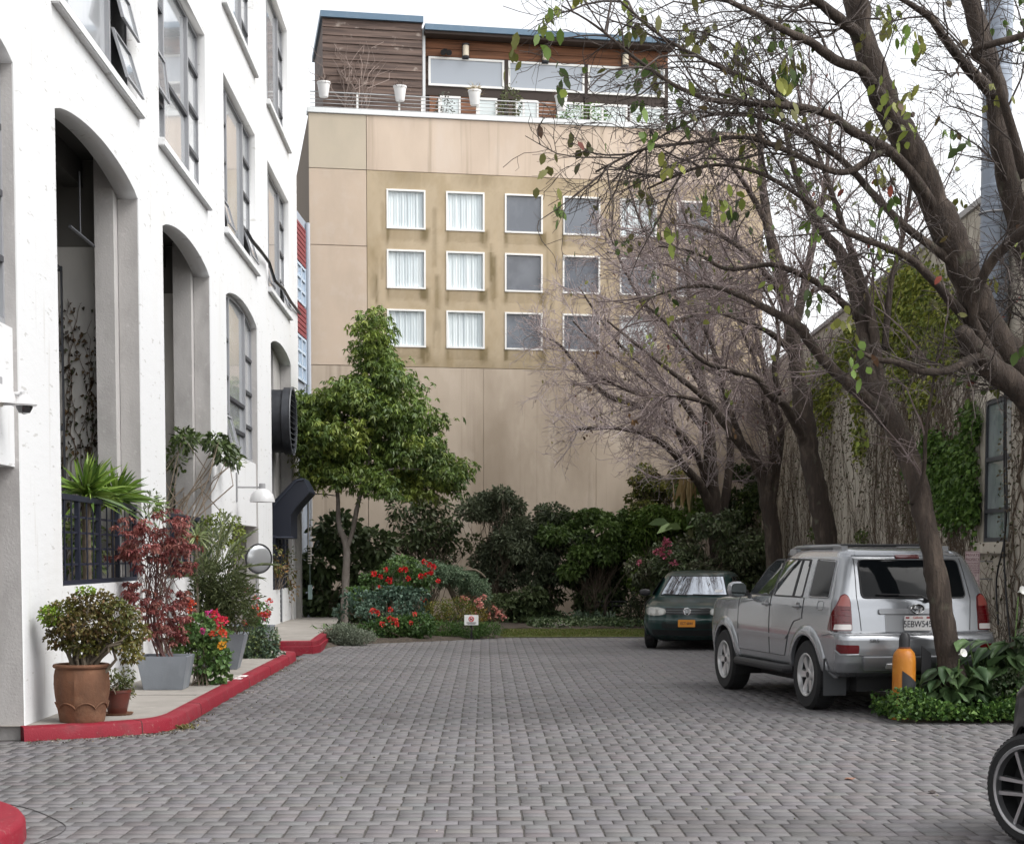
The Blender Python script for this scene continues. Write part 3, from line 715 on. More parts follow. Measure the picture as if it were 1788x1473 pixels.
for (a, b) in pxw:
    s0, s1 = PS(a, 125)[0], PS(b, 130)[0]; mb = MB(); f = .055
    tbox(mb, s0, s1, zu0 - .02, zu0 - .02 + f, PN - .05, PN + .05); tbox(mb, s0, s1, zu1 - f, zu1, PN - .05, PN + .05)
    tbox(mb, s0, s0 + f, zu0 - .02 + f, zu1 - f, PN - .05, PN + .05); tbox(mb, s1 - f, s1, zu0 - .02 + f, zu1 - f, PN - .05, PN + .05)
    wf = mb.build('clerestory_window', FRAMEW, ph)
    mb = MB(); tbox(mb, s0 + f, s1 - f, zu0 - .02 + f, zu1 - f, PN - .05, PN + .015); mb.build('pane', PANEL_, wf)
GLASSB = P('bright_door_glass', (.62, .68, .68), .1, coat=.5)
for (a, b) in ((768, 804), (834, 868), (900, 940), (972, 1018), (1030, 1095), (1100, 1158)):
    s0, s1 = PS(a, 180)[0], PS(b, 180)[0]; mb = MB(); f = .05
    tbox(mb, s0, s0 + f, ZP, zl1, PN - .05, PN + .04); tbox(mb, s1 - f, s1, ZP, zl1, PN - .05, PN + .04); tbox(mb, s0 + f, s1 - f, zl1 - f, zl1, PN - .05, PN + .04)
    d = mb.build('glazed_door', FRAMEW, ph); mb = MB(); tbox(mb, s0 + f, s1 - f, ZP, zl1 - f, PN - .05, PN + .01); mb.build('pane', GLASSB, d)
for (a, b) in ((750, 767), (805, 833), (941, 971)): boardm = MB(); boards(boardm, PS(a, 180)[0], PS(b, 180)[0], ZP, zl1, PN - .01); boardm.build('cedar_panel', WOODR, ph)
for (a, b) in ((880.5, 886.5), (1020.5, 1025.5), (1160.5, 1166)):
    mb = MB(); tbox(mb, PS(a, 125)[0], PS(b, 125)[0], ZP, zu1 + .02, PN - .05, PN + .06); mb.build('mullion', P('dark_brown_timber', (.035, .022, .016), .7), ph)
# lanterns on the cedar band
for i, (px, py) in enumerate(((812, 92), (951, 100), (1090, 108))):
    s, z = PS(px, py); t = thing('wall_lantern', ['first cream wall lantern over the left clerestory window of the penthouse', 'second cream wall lantern under the penthouse eave, middle one', 'third cream wall lantern under the penthouse eave behind the twigs'][i], 'wall lamp', TM @ Vector((s, z, PN + .03)), tang, group='lanterns on the penthouse')
    mb = MB(); tbox(mb, s - .09, s + .09, z - .2, z + .2, PN + .03, PN + .06); mb.build('back_plate', STEELD, t)
    mb = MB(); mb.lathe([(.06, -.15), (.085, -.13), (.085, .13), (.06, .15)], 14, TM @ Matrix.Translation((s, z, PN + .15)) @ Matrix.Rotation(R(-90), 4, 'X')); mb.build('lamp_glass', P('cream_glass', (.72, .64, .50), .35), t, smooth=True)
    mb = MB(); mb.lathe([(.1, .151), (.1, .18), (.04, .2)], 14, TM @ Matrix.Translation((s, z, PN + .15)) @ Matrix.Rotation(R(-90), 4, 'X')); mb.lathe([(.1, -.151), (.1, -.17)], 14, TM @ Matrix.Translation((s, z, PN + .15)) @ Matrix.Rotation(R(-90), 4, 'X')); mb.build('cap', STEELD, t)
s, z = PS(777, 92); t = thing('floodlight', 'small black twin floodlight on the cedar wall above the penthouse window', 'floodlight', TM @ Vector((s, z, PN + .03)), tang)
mb = MB(); tbox(mb, s - .05, s + .05, z - .02, z + .08, PN + .03, PN + .09); mb.build('bracket', BLACKM, t)
for dx in (-.08, .08): mb = MB(); mb.lathe([(.03, -.08), (.075, .06), (.08, .08)], 12, TM @ Matrix.Translation((s + dx, z - .03, PN + .16)) @ Matrix.Rotation(R(30), 4, 'X')); mb.build('lamp_head', BLACKM, t, smooth=True)
# roof edge railing: white posts with wires
rl = thing('roof_railing', 'wire railing with white posts along the tan building roof edge', 'railing', TM @ Vector((0, ZP + .13, -.2)))
ztop = TS(625, 163, -.2)[1]
for px in (624, 697, 737, 767, 833, 914, 1052):
    s = TS(px, 180, -.2)[0]; mb = MB(); tbox(mb, s - .025, s + .025, ZP + .131, ztop, -.225, -.175); mb.build('post', FRAMEW, rl)
mb = MB()
for k in range(5):
    z = ZP + .2 + (ztop - ZP - .22) * k / 4
    mb.tube([TM @ Vector((.05, z, -.168)), TM @ Vector((TW, z, -.168))], .008 if k < 4 else .016, 5)
mb.build('wire', P('steel_wire', (.3, .3, .3), .4, metal=.6), rl)
# pots clipped to the railing and roof plants
def roof_pot(px, py, label, kind):
    s, z0 = TS(px, py, -.15); o = TM @ Vector((s, z0, -.08)); t = thing('roof_planter', label, 'planter pot', o, group='white pots on the roof railing')
    mb = MB(); mb.lathe([(.11, 0), (.115, .01), (.165, .33), (.18, .34), (.18, .38), (.15, .38), (.15, .3), (0, .3)], 18, Matrix.Translation(o)); mb.build('pot', P('white_plastic', (.74, .73, .72), .5), t, smooth=True)
    p0 = o + Vector((0, 0, .3)); n = 70; 
    ax = np.stack([rng.normal(0, .5, n), rng.normal(0, .5, n), np.abs(rng.normal(.9, .3, n))], 1)
    pal = {'straw': [(.30, .22, .10), (.38, .30, .15)], 'twig': [(.10, .07, .06), (.16, .12, .1)], 'green': [(.08, .12, .04), (.13, .15, .06)]}[kind]
    put('plant', leaf_mesh('plant', np.array([p0] * n) + rng.normal(0, .05, (n, 3)), ax, rng.uniform(.2, .42, n), .018, pick_cols(n, pal), droop=.3, six=True), LEAF, t)
roof_pot(565, 171, 'white pot at the left end of the roof railing, nearly bare', 'twig')
roof_pot(698, 178, 'white pot with dry brown twigs on the railing before the dark timber wall', 'twig')
roof_pot(828, 185, 'white pot with straw coloured grass on the roof railing', 'straw')
roof_pot(979, 194, 'white pot behind the bare twigs on the roof railing', 'twig')
def roof_bush(px, py, w_, h, label, pal, n, name='roof_shrub', twiggy=False):
    s, z = TS(px, py, -.7); o = TM @ Vector((s, ZP, -.7)); t = thing(name, label, 'shrub', o)
    if twiggy:
        mb = MB()
        for k in range(26):
            a = random.gauss(0, .35); tip = o + Vector((math.sin(a) * h * 1.1, random.gauss(0, .15), h * random.uniform(.6, 1.05)))
            stems(mb, o + Vector((random.gauss(0, .15), 0, .02)), [tip], .02, .25, 4, 5)
        mb.build('branches', P('pale_dry_twig', (.24, .185, .16), .9), t)
    else:
        p, d, _ = blob_pts([(o.x, o.y, o.z + h * .5, w_ / 2, .25, h * .5, n)])
        put('foliage', leaf_mesh('foliage', p, d + rng.normal(0, .5, d.shape), rng.uniform(.06, .13, n), .04, pick_cols(n, pal)), LEAF, t)
        mb = MB(); stems(mb, o, [o + Vector((random.gauss(0, .1), 0, h * .6)) for _ in range(4)], .015); mb.build('stem', WOODY, t)
roof_bush(620, 180, 1.6, 2.0, 'leafless pale twiggy shrub before the dark timber stair tower', None, 0, 'bare_roof_shrub', True)
roof_bush(890, 185, .6, 1.1, 'olive green bushy shrub standing behind the roof railing', [(.10, .12, .05), (.14, .15, .07)], 420)
roof_bush(1020, 200, 1.4, .75, 'bright green low shrub behind the roof railing at the right', [(.10, .20, .03), (.14, .26, .05)], 600)
roof_bush(775, 180, .5, .9, 'dark sparse shrub behind railing at the first glass door', [(.06, .07, .05), (.10, .10, .08)], 200)

# ---------------------------------------------------------------- red and grey building glimpsed between the two
A = D(517.0, 600, 39.9); A.z = 0; dirr = Vector((.024, 1, 0)).normalized()
rb = thing('red_building', 'narrow glimpse of a building with red siding bands and pale blue windows', 'building', A)
RM = Matrix(((dirr.x, 0, dirr.y, A.x), (dirr.y, 0, -dirr.x, A.y), (0, 1, 0, 0), (0, 0, 0, 1)))
def rbox(mb, s0, s1, z0, z1, n0, n1): return mb.box(s0, s1, z0, z1, n0, n1, RM)
REDS = P('red_siding', (.19, .032, .04), .6, layers=[((.34, .07, .075), 8, .5, .7, None, .5)])
zz = lambda y: 1.7 + (972 - y) / 2800 * 40.9
mb = MB(); rbox(mb, 0, 2.35, -.2, zz(385), -6, -.03); mb.build('wall', P('grey_metal_wall', (.30, .34, .40), .6), rb)
for (za, zb) in ((zz(470), zz(405)), (zz(592), zz(540))):
    mb = MB(); z = za
    while z < zb: rbox(mb, 0, 1.55, z, min(z + .1, zb), -.029, .03); rbox(mb, 0, 1.55, z + .1, min(z + .125, zb + .02), -.029, .005); z += .127
    mb.build('siding_band', REDS, rb)
for (za, zb) in ((zz(538), zz(472)), (zz(670), zz(594))):
    mb = MB()
    for k in range(3): rbox(mb, .05 + k * .7, .12 + k * .7, za, zb, -.029, .03)
    for k in range(4): z = za + (zb - za - .06) * k / 3; rbox(mb, .121, 1.449, z, z + .06, -.029, .02)
    wf = mb.build('window', P('blue_white_frame', (.45, .53, .62), .5), rb); mb = MB(); rbox(mb, .05, 1.52, za, zb, -.029, -.012); mb.build('pane', P('blue_pane', (.34, .42, .52), .1, coat=.5), wf)
mb = MB(); mb.tube([RM @ Vector((1.8, 0, .04)), RM @ Vector((1.8, zz(388), .04))], .06, 10); mb.build('downpipe', P('grey_pipe', (.40, .43, .48), .5), rb, smooth=True)

# ---------------------------------------------------------------- ivy covered building on the right
IA = .0121; IX = 6.3                                                    # wall line x = IX + IA*y
iu = Vector((IA, 1, 0)).normalized(); inn = Vector((-iu.y, iu.x, 0))     # out of the wall, towards the lane
IM = Matrix(((iu.x, 0, inn.x, IX), (iu.y, 0, inn.y, 0), (0, 1, 0, 0), (0, 0, 0, 1)))
def IS(px, py, n=0.):
    r = ray(px, py); o = Vector((IX, 0, 0)) + inn * n; t = (o - Vector((0, 0, EYE))).dot(inn) / r.dot(inn); p = Vector((0, 0, EYE)) + r * t
    return (p - o).dot(iu), p.z
def IP(s, z, n=0.): return IM @ Vector((s, z, n))
def ibox(mb, s0, s1, z0, z1, n0, n1): return mb.box(s0, s1, z0, z1, n0, n1, IM)
ib = thing('ivy_building', 'grey beige plaster building overgrown with bare ivy stems', 'building', IP(17, 0))
s1w, z1w = IS(1762, 945); s0w = IS(1717, 820)[0]; zwt = IS(1722, 700)[1]
sw0, sw1 = min(s1w, s0w), max(s1w, s0w)
IZT = IS(1608, 440)[1]
PLAST = P('grey_beige_plaster', (.47, .43, .36), .92, layers=[((.36, .32, .265), 1.2, .42, .7, (1, 1, .4), .8), ((.62, .57, .49), 3.5, .52, .75, (1, 1, .5), .7)], bump=[(35, .006, None)])
me = extrude_shape('wall', [(16, -.3), (47.5, -.3), (47.5, IZT), (16, IZT)], [[(sw0, z1w), (sw1, z1w), (sw1, zwt), (sw0, zwt)], [(34.5, 2.1), (35.6, 2.1), (35.6, 4.2), (34.5, 4.2)]][:1], .3)
me.transform(IM @ Matrix.Translation((0, 0, -.15))); put('wall', me, PLAST, ib)
mb = MB(); ibox(mb, 16, 47.5, -.3, IZT - .1, -9, -.302); mb.build('rear_wall', PLAST, ib)
mb = MB(); ibox(mb, 15.98, 47.52, IZT + .001, IZT + .09, -.4, .05); mb.build('coping', JAMB, ib)
mb = MB(); f = .06
ibox(mb, sw0, sw0 + f, z1w, zwt, -.09, -.02); ibox(mb, sw1 - f, sw1, z1w, zwt, -.09, -.02); ibox(mb, sw0 + f, sw1 - f, z1w, z1w + f, -.09, -.02); ibox(mb, sw0 + f, sw1 - f, zwt - f, zwt, -.09, -.02)
for q in (.42, .78): z = z1w + (zwt - z1w) * (1 - q) ; ibox(mb, sw0 + f, sw1 - f, z - .03, z + .03, -.09, -.01)
wf = mb.build('window', STEELD, ib); mb = MB(); ibox(mb, sw0 + f, sw1 - f, z1w + f, zwt - f, -.09, -.05)
mb.build('pane', P('cloudy_glass', (.20, .235, .24), .15, layers=[((.33, .37, .37), 2.5, .42, .65, (1, 1, .4), .8), ((.07, .09, .095), 3, .55, .7, None, .7)], coat=.6), wf)
mb = MB(); ibox(mb, sw0 - .12, sw1 + .12, z1w - .16, z1w - .004, -.28, .09); mb.build('sill', PLAST, ib, bevel=.01)
# ================================================================ TREES
def tubes_np(Pl, r0, r1, sides=3):
    """Pl (N,K,3) polylines -> verts, quads"""
    N, K, _ = Pl.shape
    d = np.gradient(Pl, axis=1); d = unit(d)
    ref = unit(rng.normal(size=(N, 1, 3))); a = unit(np.cross(d, ref)); b = np.cross(d, a)
    rr = (r0[:, None] + (r1 - r0)[:, None] * np.linspace(0, 1, K)[None])[..., None]
    V = np.stack([Pl + (a * math.cos(2 * math.pi * k / sides) + b * math.sin(2 * math.pi * k / sides)) * rr for k in range(sides)], 2)
    idx = np.arange(N * K * sides).reshape(N, K, sides); nx = np.roll(idx, -1, axis=2)
    q = np.stack([idx[:, :-1], nx[:, :-1], nx[:, 1:], idx[:, 1:]], -1).reshape(-1, 4)
    return V.reshape(-1, 3), q
def join_tubes(sets):
    Vs, Qs, o = [], [], 0
    for V, q in sets: Vs.append(V); Qs.append(q + o); o += len(V)
    return np.concatenate(Vs), [np.concatenate(Qs)]
def spawn(par, n, lens, ang, bias, tmin=.15, K=5, wig=.22, tmax=1.):
    N, Kp, _ = par.shape
    ln = np.linalg.norm(np.diff(par, axis=1), axis=2).sum(1); idx = rng.choice(N, n, p=ln / ln.sum())
    t = rng.uniform(tmin, tmax, n) * (Kp - 1); i = np.minimum(t.astype(int), Kp - 2); f = (t - i)[:, None]
    p0 = par[idx, i] * (1 - f) + par[idx, i + 1] * f; tg = unit(par[idx, i + 1] - par[idx, i])
    perp = unit(np.cross(tg, rng.normal(size=(n, 3)))); a = rng.uniform(*ang, n)[:, None]
    d = unit(tg * np.cos(a) + perp * np.sin(a) + np.array(bias)); L = rng.uniform(*lens, n)[:, None] * (1.15 - .5 * (t / (Kp - 1)))[:, None]
    pts = [p0]; cur = d
    for k in range(1, K):
        cur = unit(cur + rng.normal(0, wig, (n, 3)) + np.array(bias) * .25); pts.append(pts[-1] + cur * L / (K - 1))
    return np.stack(pts, 1)
def cr(pts, k=5):
    out = []
    for i in range(len(pts) - 1):
        a, b, c_, d = pts[max(i - 1, 0)], pts[i], pts[i + 1], pts[min(i + 2, len(pts) - 1)]
        for j in range(k):
            t = j / k; out.append(.5 * ((2 * b) + (c_ - a) * t + (2 * a - 5 * b + 4 * c_ - d) * t * t + (3 * b - a - 3 * c_ + d) * t ** 3))
    return np.array(out + [pts[-1]])
def resample(P_, K):
    s = np.concatenate([[0], np.cumsum(np.linalg.norm(np.diff(P_, axis=0), axis=1))]); u = np.linspace(0, s[-1], K)
    return np.stack([np.interp(u, s, P_[:, k]) for k in range(3)], 1)
def limb(pl):
    """(px, py, depth, width in px) -> smoothed world line and radii"""
    p = np.array([list(D(a, b, d)) + [w_ / F_PX * d / 2 * .88] for a, b, d, w_ in pl]); q = cr(p)
    j = rng.normal(0, 1, (len(q), 3)) * q[:, 3:4] * .05; q[:, :3] += j
    q[:, 3] *= 1 + rng.normal(0, .05, len(q)); return q
BARKD = P('dark_bark', (.048, .034, .026), .9, layers=[((.11, .083, .064), 8, .5, .66, (1, 1, .22), .9), ((.03, .024, .02), 28, .5, .75, (1, 1, .25), .8), ((.14, .15, .10), 5, .62, .75, None, .5)], bump=[(22, .05, (1, 1, .2)), (80, .012, (1, 1, .4))])
def bare_tree(label, limbs, n2, n3, n4, l2, l3, l4, bias, leaves=0, leafpal=None, leafsize=.1, group=None, base=None, twigmat=None, r2=.016, clusters=40, per=8, minr=.003, name='bare_tree'):
    L = [limb(l) for l in limbs]; b0 = L[0][0]; loc = (b0[0], b0[1], 0) if base is None else base
    t = thing(name, label, 'tree', loc, group=group)
    mb = MB()
    for q in L:
        n = 12 if q[0, 3] > .08 else 8
        mb.tube([Vector(x[:3]) for x in q], [max(x[3], .006) for x in q], n, True)
    mb.build('trunk', BARKD, t, smooth=True, angle=None)
    par = np.stack([resample(q[:, :3], 12) for q in (L[1:] if len(L) > 1 else L)])
    sets = []
    b2 = spawn(par, n2, l2, (R(25), R(70)), bias, .12, 6, .2); rb = rng.uniform(.55, 1.2, n2) * r2; sets.append(tubes_np(b2, rb, rb * .4, 5))
    b3 = spawn(np.concatenate([b2]), n3, l3, (R(25), R(75)), bias, .1, 5, .26); rc = rng.uniform(.5, 1, n3) * r2 * .42; sets.append(tubes_np(b3, rc, np.maximum(rc * .5, minr), 4))
    src = np.concatenate([b3, resample_many(b2, 5)])
    b4 = spawn(src, n4, l4, (R(25), R(80)), bias, .1, 4, .3); rd = rng.uniform(.7, 1.1, n4) * max(minr, r2 * .2); sets.append(tubes_np(b4, rd, rd * .7, 3))
    V, Q = join_tubes(sets)
    put('branches', raw_mesh('branches', V, Q), twigmat or TWIG, t, smooth=True, angle=None)
    if clusters:
        ends = np.concatenate([b4, b3[:, :4]]) if b3.shape[1] >= 4 else b4
        c_ = ends[rng.choice(len(ends), clusters), -1]; m = clusters * per
        pts = np.repeat(c_, per, axis=0) + rng.normal(0, leafsize * .5, (m, 3)) * np.array([1, 1, 1.3]); ax = np.stack([rng.normal(0, .4, m), rng.normal(0, .4, m), -np.abs(rng.normal(.95, .3, m))], 1)
        cp = np.repeat(pick_cols(clusters, leafpal, .2), per, axis=0) * (1 + rng.normal(0, .15, (m, 1)))
        single = ends[rng.choice(len(ends), leaves), -1]; ax2 = np.stack([rng.normal(0, .6, leaves), rng.normal(0, .6, leaves), -np.abs(rng.normal(.7, .5, leaves))], 1)
        cs = pick_cols(leaves, leafpal + [(.17, .04, .025), (.10, .055, .03), (.09, .07, .03), (.12, .09, .03)], .25)
        lm = leaf_mesh('leaves', np.concatenate([pts, single]), np.concatenate([ax, ax2]), leafsize * rng.uniform(.6, 1.2, m + leaves), leafsize * rng.uniform(.45, .7, m + leaves), np.clip(np.concatenate([cp, cs]), .005, 1), droop=.1, six=True)
        put('leaves', lm, LEAF, t)
    return t
def resample_many(A, K): return np.stack([resample(a, K) for a in A])
LP = [(.10, .16, .03), (.16, .20, .035), (.06, .10, .022), (.2, .21, .045), (.11, .11, .03)]
GT = 'bare trees along the ivy wall'
bare_tree('large dark tree leaning in from the right edge, its boughs arching over the lane', [
    [(1900, 1330, 17.2, 95), (1880, 1000, 17.2, 85), (1850, 780, 17.0, 80), (1795, 665, 16.8, 76), (1725, 575, 16.5, 68), (1682, 470, 16.3, 62), (1642, 375, 16.2, 60), (1592, 270, 16.1, 56), (1542, 165, 16.0, 52), (1508, 70, 16.0, 48), (1485, -60, 16.0, 44), (1470, -200, 16.0, 34)],
    [(1852, 770, 17, 60), (1790, 690, 16.5, 52), (1730, 640, 16.2, 46), (1692, 598, 16.0, 40), (1678, 575, 15.9, 30)],
    [(1705, 620, 16.0, 20), (1660, 645, 15.8, 17), (1610, 648, 15.7, 15), (1565, 632, 15.7, 13), (1535, 628, 15.7, 11), (1490, 610, 15.6, 5)],
    [(1880, 900, 17.2, 60), (1830, 560, 17.2, 55), (1790, 430, 17.1, 48), (1762, 320, 17, 45), (1745, 230, 17, 42), (1738, 150, 17, 40), (1712, 60, 17, 38), (1690, -20, 17, 34), (1680, -120, 17, 26)],
    [(1745, 640, 16.5, 26), (1700, 560, 16.2, 22), (1718, 480, 16.0, 22), (1755, 430, 15.8, 22), (1800, 395, 15.6, 22), (1850, 360, 15.5, 20)],
    [(1745, 175, 17, 26), (1684, 112, 16.6, 20), (1652, 70, 16.3, 17), (1622, 30, 16.1, 14), (1580, 2, 16, 10), (1520, -30, 15.8, 7)],
    [(1586, 250, 16.1, 26), (1514, 132, 15.6, 22), (1464, 108, 15.4, 20), (1415, 74, 15.2, 17), (1368, 52, 15, 15), (1290, 10, 14.8, 11), (1210, -20, 14.6, 7)],
    [(1640, 375, 16.2, 26), (1585, 296, 15.8, 22), (1546, 259, 15.6, 20), (1490, 230, 15.4, 19), (1442, 198, 15.2, 16), (1365, 183, 15, 14), (1290, 180, 14.8, 11), (1210, 165, 14.6, 9), (1120, 110, 14.5, 7), (1040, 45, 14.4, 5), (980, 10, 14.3, 3)],
    [(1680, 470, 16.3, 22), (1580, 395, 16, 17), (1530, 345, 15.8, 15), (1470, 280, 15.7, 13), (1400, 235, 15.5, 11), (1330, 205, 15.3, 8), (1245, 200, 15.2, 6), (1160, 235, 15, 5), (1090, 290, 14.9, 3)],
    [(1545, 260, 15.6, 16), (1480, 300, 15.4, 13), (1430, 290, 15.3, 12), (1370, 262, 15.2, 11), (1300, 240, 15.1, 9), (1200, 250, 15, 7), (1120, 262, 14.9, 5), (1040, 300, 14.8, 4)],
    [(1690, 560, 16.4, 20), (1600, 460, 15.8, 16), (1540, 430, 15.6, 14), (1470, 400, 15.5, 12), (1400, 345, 15.4, 10), (1320, 300, 15.2, 8), (1230, 290, 15.1, 6), (1130, 330, 15, 4)],
    [(1400, 200, 15.2, 12), (1330, 150, 15, 10), (1240, 110, 14.8, 8), (1150, 60, 14.7, 6), (1070, -10, 14.6, 4)],
    [(1508, 70, 16, 26), (1450, 20, 15.6, 20), (1380, -30, 15.3, 14), (1280, -70, 15, 8)],
    [(1790, 310, 16, 22), (1740, 138, 15.8, 16), (1700, 90, 15.7, 14), (1790, 60, 15.6, 12), (1860, 10, 15.5, 9)],
], 210, 1300, 4600, (.6, 1.6), (.25, .75), (.1, .36), (-.12, 0, -.02), leaves=60, leafpal=LP, leafsize=.125, clusters=100, per=7, r2=.011, base=(6.1, 17.2, 0), group=GT, twigmat=P('dark_twig', (.055, .043, .038), .9, layers=[((.11, .09, .08), 6, .45, .7, None, .7)]))
bare_tree('slanting forked tree rising in front of the silver car by the orange bollard', [
    [(1668, 1260, 16.9, 56), (1660, 1165, 16.9, 50), (1645, 1070, 16.9, 46), (1630, 980, 16.9, 44), (1612, 890, 17, 42), (1590, 805, 17.1, 42), (1556, 735, 17.2, 44), (1530, 690, 17.3, 40), (1512, 640, 17.4, 34), (1506, 560, 17.6, 30), (1490, 500, 17.8, 27), (1466, 440, 18, 24), (1430, 395, 18.1, 20), (1395, 320, 18.2, 15), (1370, 220, 18.3, 9), (1350, 120, 18.4, 5)],
    [(1550, 735, 17.2, 34), (1505, 690, 17.0, 27), (1455, 645, 16.8, 23), (1415, 600, 16.6, 20), (1395, 570, 16.5, 19), (1350, 545, 16.4, 15), (1300, 520, 16.3, 11), (1240, 500, 16.2, 8), (1180, 505, 16.1, 5), (1110, 530, 16, 3)],
    [(1536, 700, 17.3, 26), (1530, 610, 17.4, 22), (1520, 545, 17.5, 19), (1494, 460, 17.6, 16), (1470, 390, 17.7, 13), (1440, 300, 17.8, 10), (1400, 190, 17.9, 7), (1380, 60, 18, 4)],
    [(1502, 560, 17.6, 18), (1450, 510, 17.3, 14), (1400, 480, 17, 12), (1345, 462, 16.8, 10), (1270, 470, 16.6, 8), (1210, 440, 16.5, 5), (1150, 430, 16.4, 3)],
    [(1545, 610, 17.4, 14), (1555, 500, 17.6, 12), (1575, 420, 17.7, 10), (1590, 330, 17.8, 7), (1600, 230, 17.9, 4)],
    [(1592, 880, 17.0, 11), (1612, 830, 16.8, 9), (1616, 760, 16.7, 8), (1626, 690, 16.6, 6), (1640, 600, 16.5, 4)],
], 110, 520, 1300, (.6, 1.6), (.25, .65), (.1, .3), (-.1, 0, .1), leaves=70, leafpal=LP, leafsize=.1, clusters=26, per=6, r2=.011, group=GT)
bare_tree('thick dark trunked tree standing behind the silver car roof', [
    [(1448, 1075, 29.2, 50), (1442, 950, 29.2, 46), (1430, 870, 29.2, 42), (1412, 790, 29.2, 40), (1404, 720, 29.2, 37), (1392, 640, 29.3, 33), (1380, 560, 29.4, 30), (1362, 480, 29.5, 26), (1340, 390, 29.6, 20), (1330, 290, 29.8, 14), (1325, 180, 30, 8)],
    [(1408, 780, 29.2, 22), (1372, 710, 28.6, 17), (1345, 690, 28.3, 15), (1320, 660, 28, 12), (1270, 645, 27.7, 10), (1220, 625, 27.4, 8), (1160, 560, 27, 6), (1110, 520, 26.8, 4)],
    [(1360, 690, 28.5, 12), (1352, 640, 28.4, 11), (1360, 600, 28.4, 9), (1352, 540, 28.3, 6), (1320, 480, 28.2, 4)],
    [(1384, 580, 29.4, 22), (1405, 500, 29.6, 18), (1420, 420, 29.8, 14), (1440, 330, 30, 10), (1450, 220, 30.2, 6)],
    [(1370, 520, 29.5, 18), (1330, 470, 29, 14), (1290, 430, 28.6, 11), (1230, 400, 28.2, 8), (1170, 390, 28, 5)],
    [(1345, 400, 29.6, 14), (1300, 320, 29.3, 10), (1250, 260, 29, 7), (1200, 220, 28.8, 4)],
    [(1388, 620, 29.3, 16), (1350, 585, 28.8, 12), (1300, 560, 28.3, 9), (1240, 545, 28, 7), (1180, 560, 27.6, 5)],
], 120, 800, 3000, (.8, 1.9), (.35, .85), (.15, .42), (-.08, 0, .12), leaves=120, leafpal=LP, leafsize=.1, clusters=26, per=8, r2=.017, group=GT, minr=.004)
bare_tree('slim forked tree between the dark green car and the ivy wall', [
    [(1356, 1040, 34.5, 36), (1350, 950, 34.5, 34), (1343, 890, 34.5, 32), (1330, 830, 34.5, 27), (1310, 795, 34.3, 23), (1285, 765, 34.1, 20), (1262, 735, 34, 17), (1235, 700, 33.8, 14), (1200, 670, 33.6, 11), (1160, 640, 33.4, 8), (1110, 600, 33.2, 6), (1060, 560, 33, 4)],
    [(1345, 880, 34.5, 22), (1358, 800, 34.6, 18), (1362, 740, 34.7, 15), (1345, 690, 34.7, 12), (1330, 620, 34.8, 10), (1310, 540, 34.9, 8), (1300, 450, 35, 5)],
    [(1340, 860, 34.5, 20), (1350, 790, 34.2, 15), (1338, 720, 34, 12), (1322, 640, 33.9, 9), (1290, 560, 33.8, 6), (1270, 470, 33.7, 4)],
    [(1300, 785, 34.2, 14), (1270, 700, 34.3, 11), (1250, 620, 34.4, 9), (1215, 540, 34.5, 6), (1190, 450, 34.6, 4)],
    [(1240, 705, 33.8, 10), (1180, 690, 33.4, 8), (1120, 690, 33, 6), (1050, 660, 32.7, 4)],
], 140, 1000, 4200, (.8, 1.8), (.4, .95), (.18, .5), (-.1, 0, .1), leaves=90, leafpal=[(.2, .2, .05), (.16, .09, .04)], leafsize=.1, clusters=10, per=6, r2=.018, group=GT, minr=.0045)
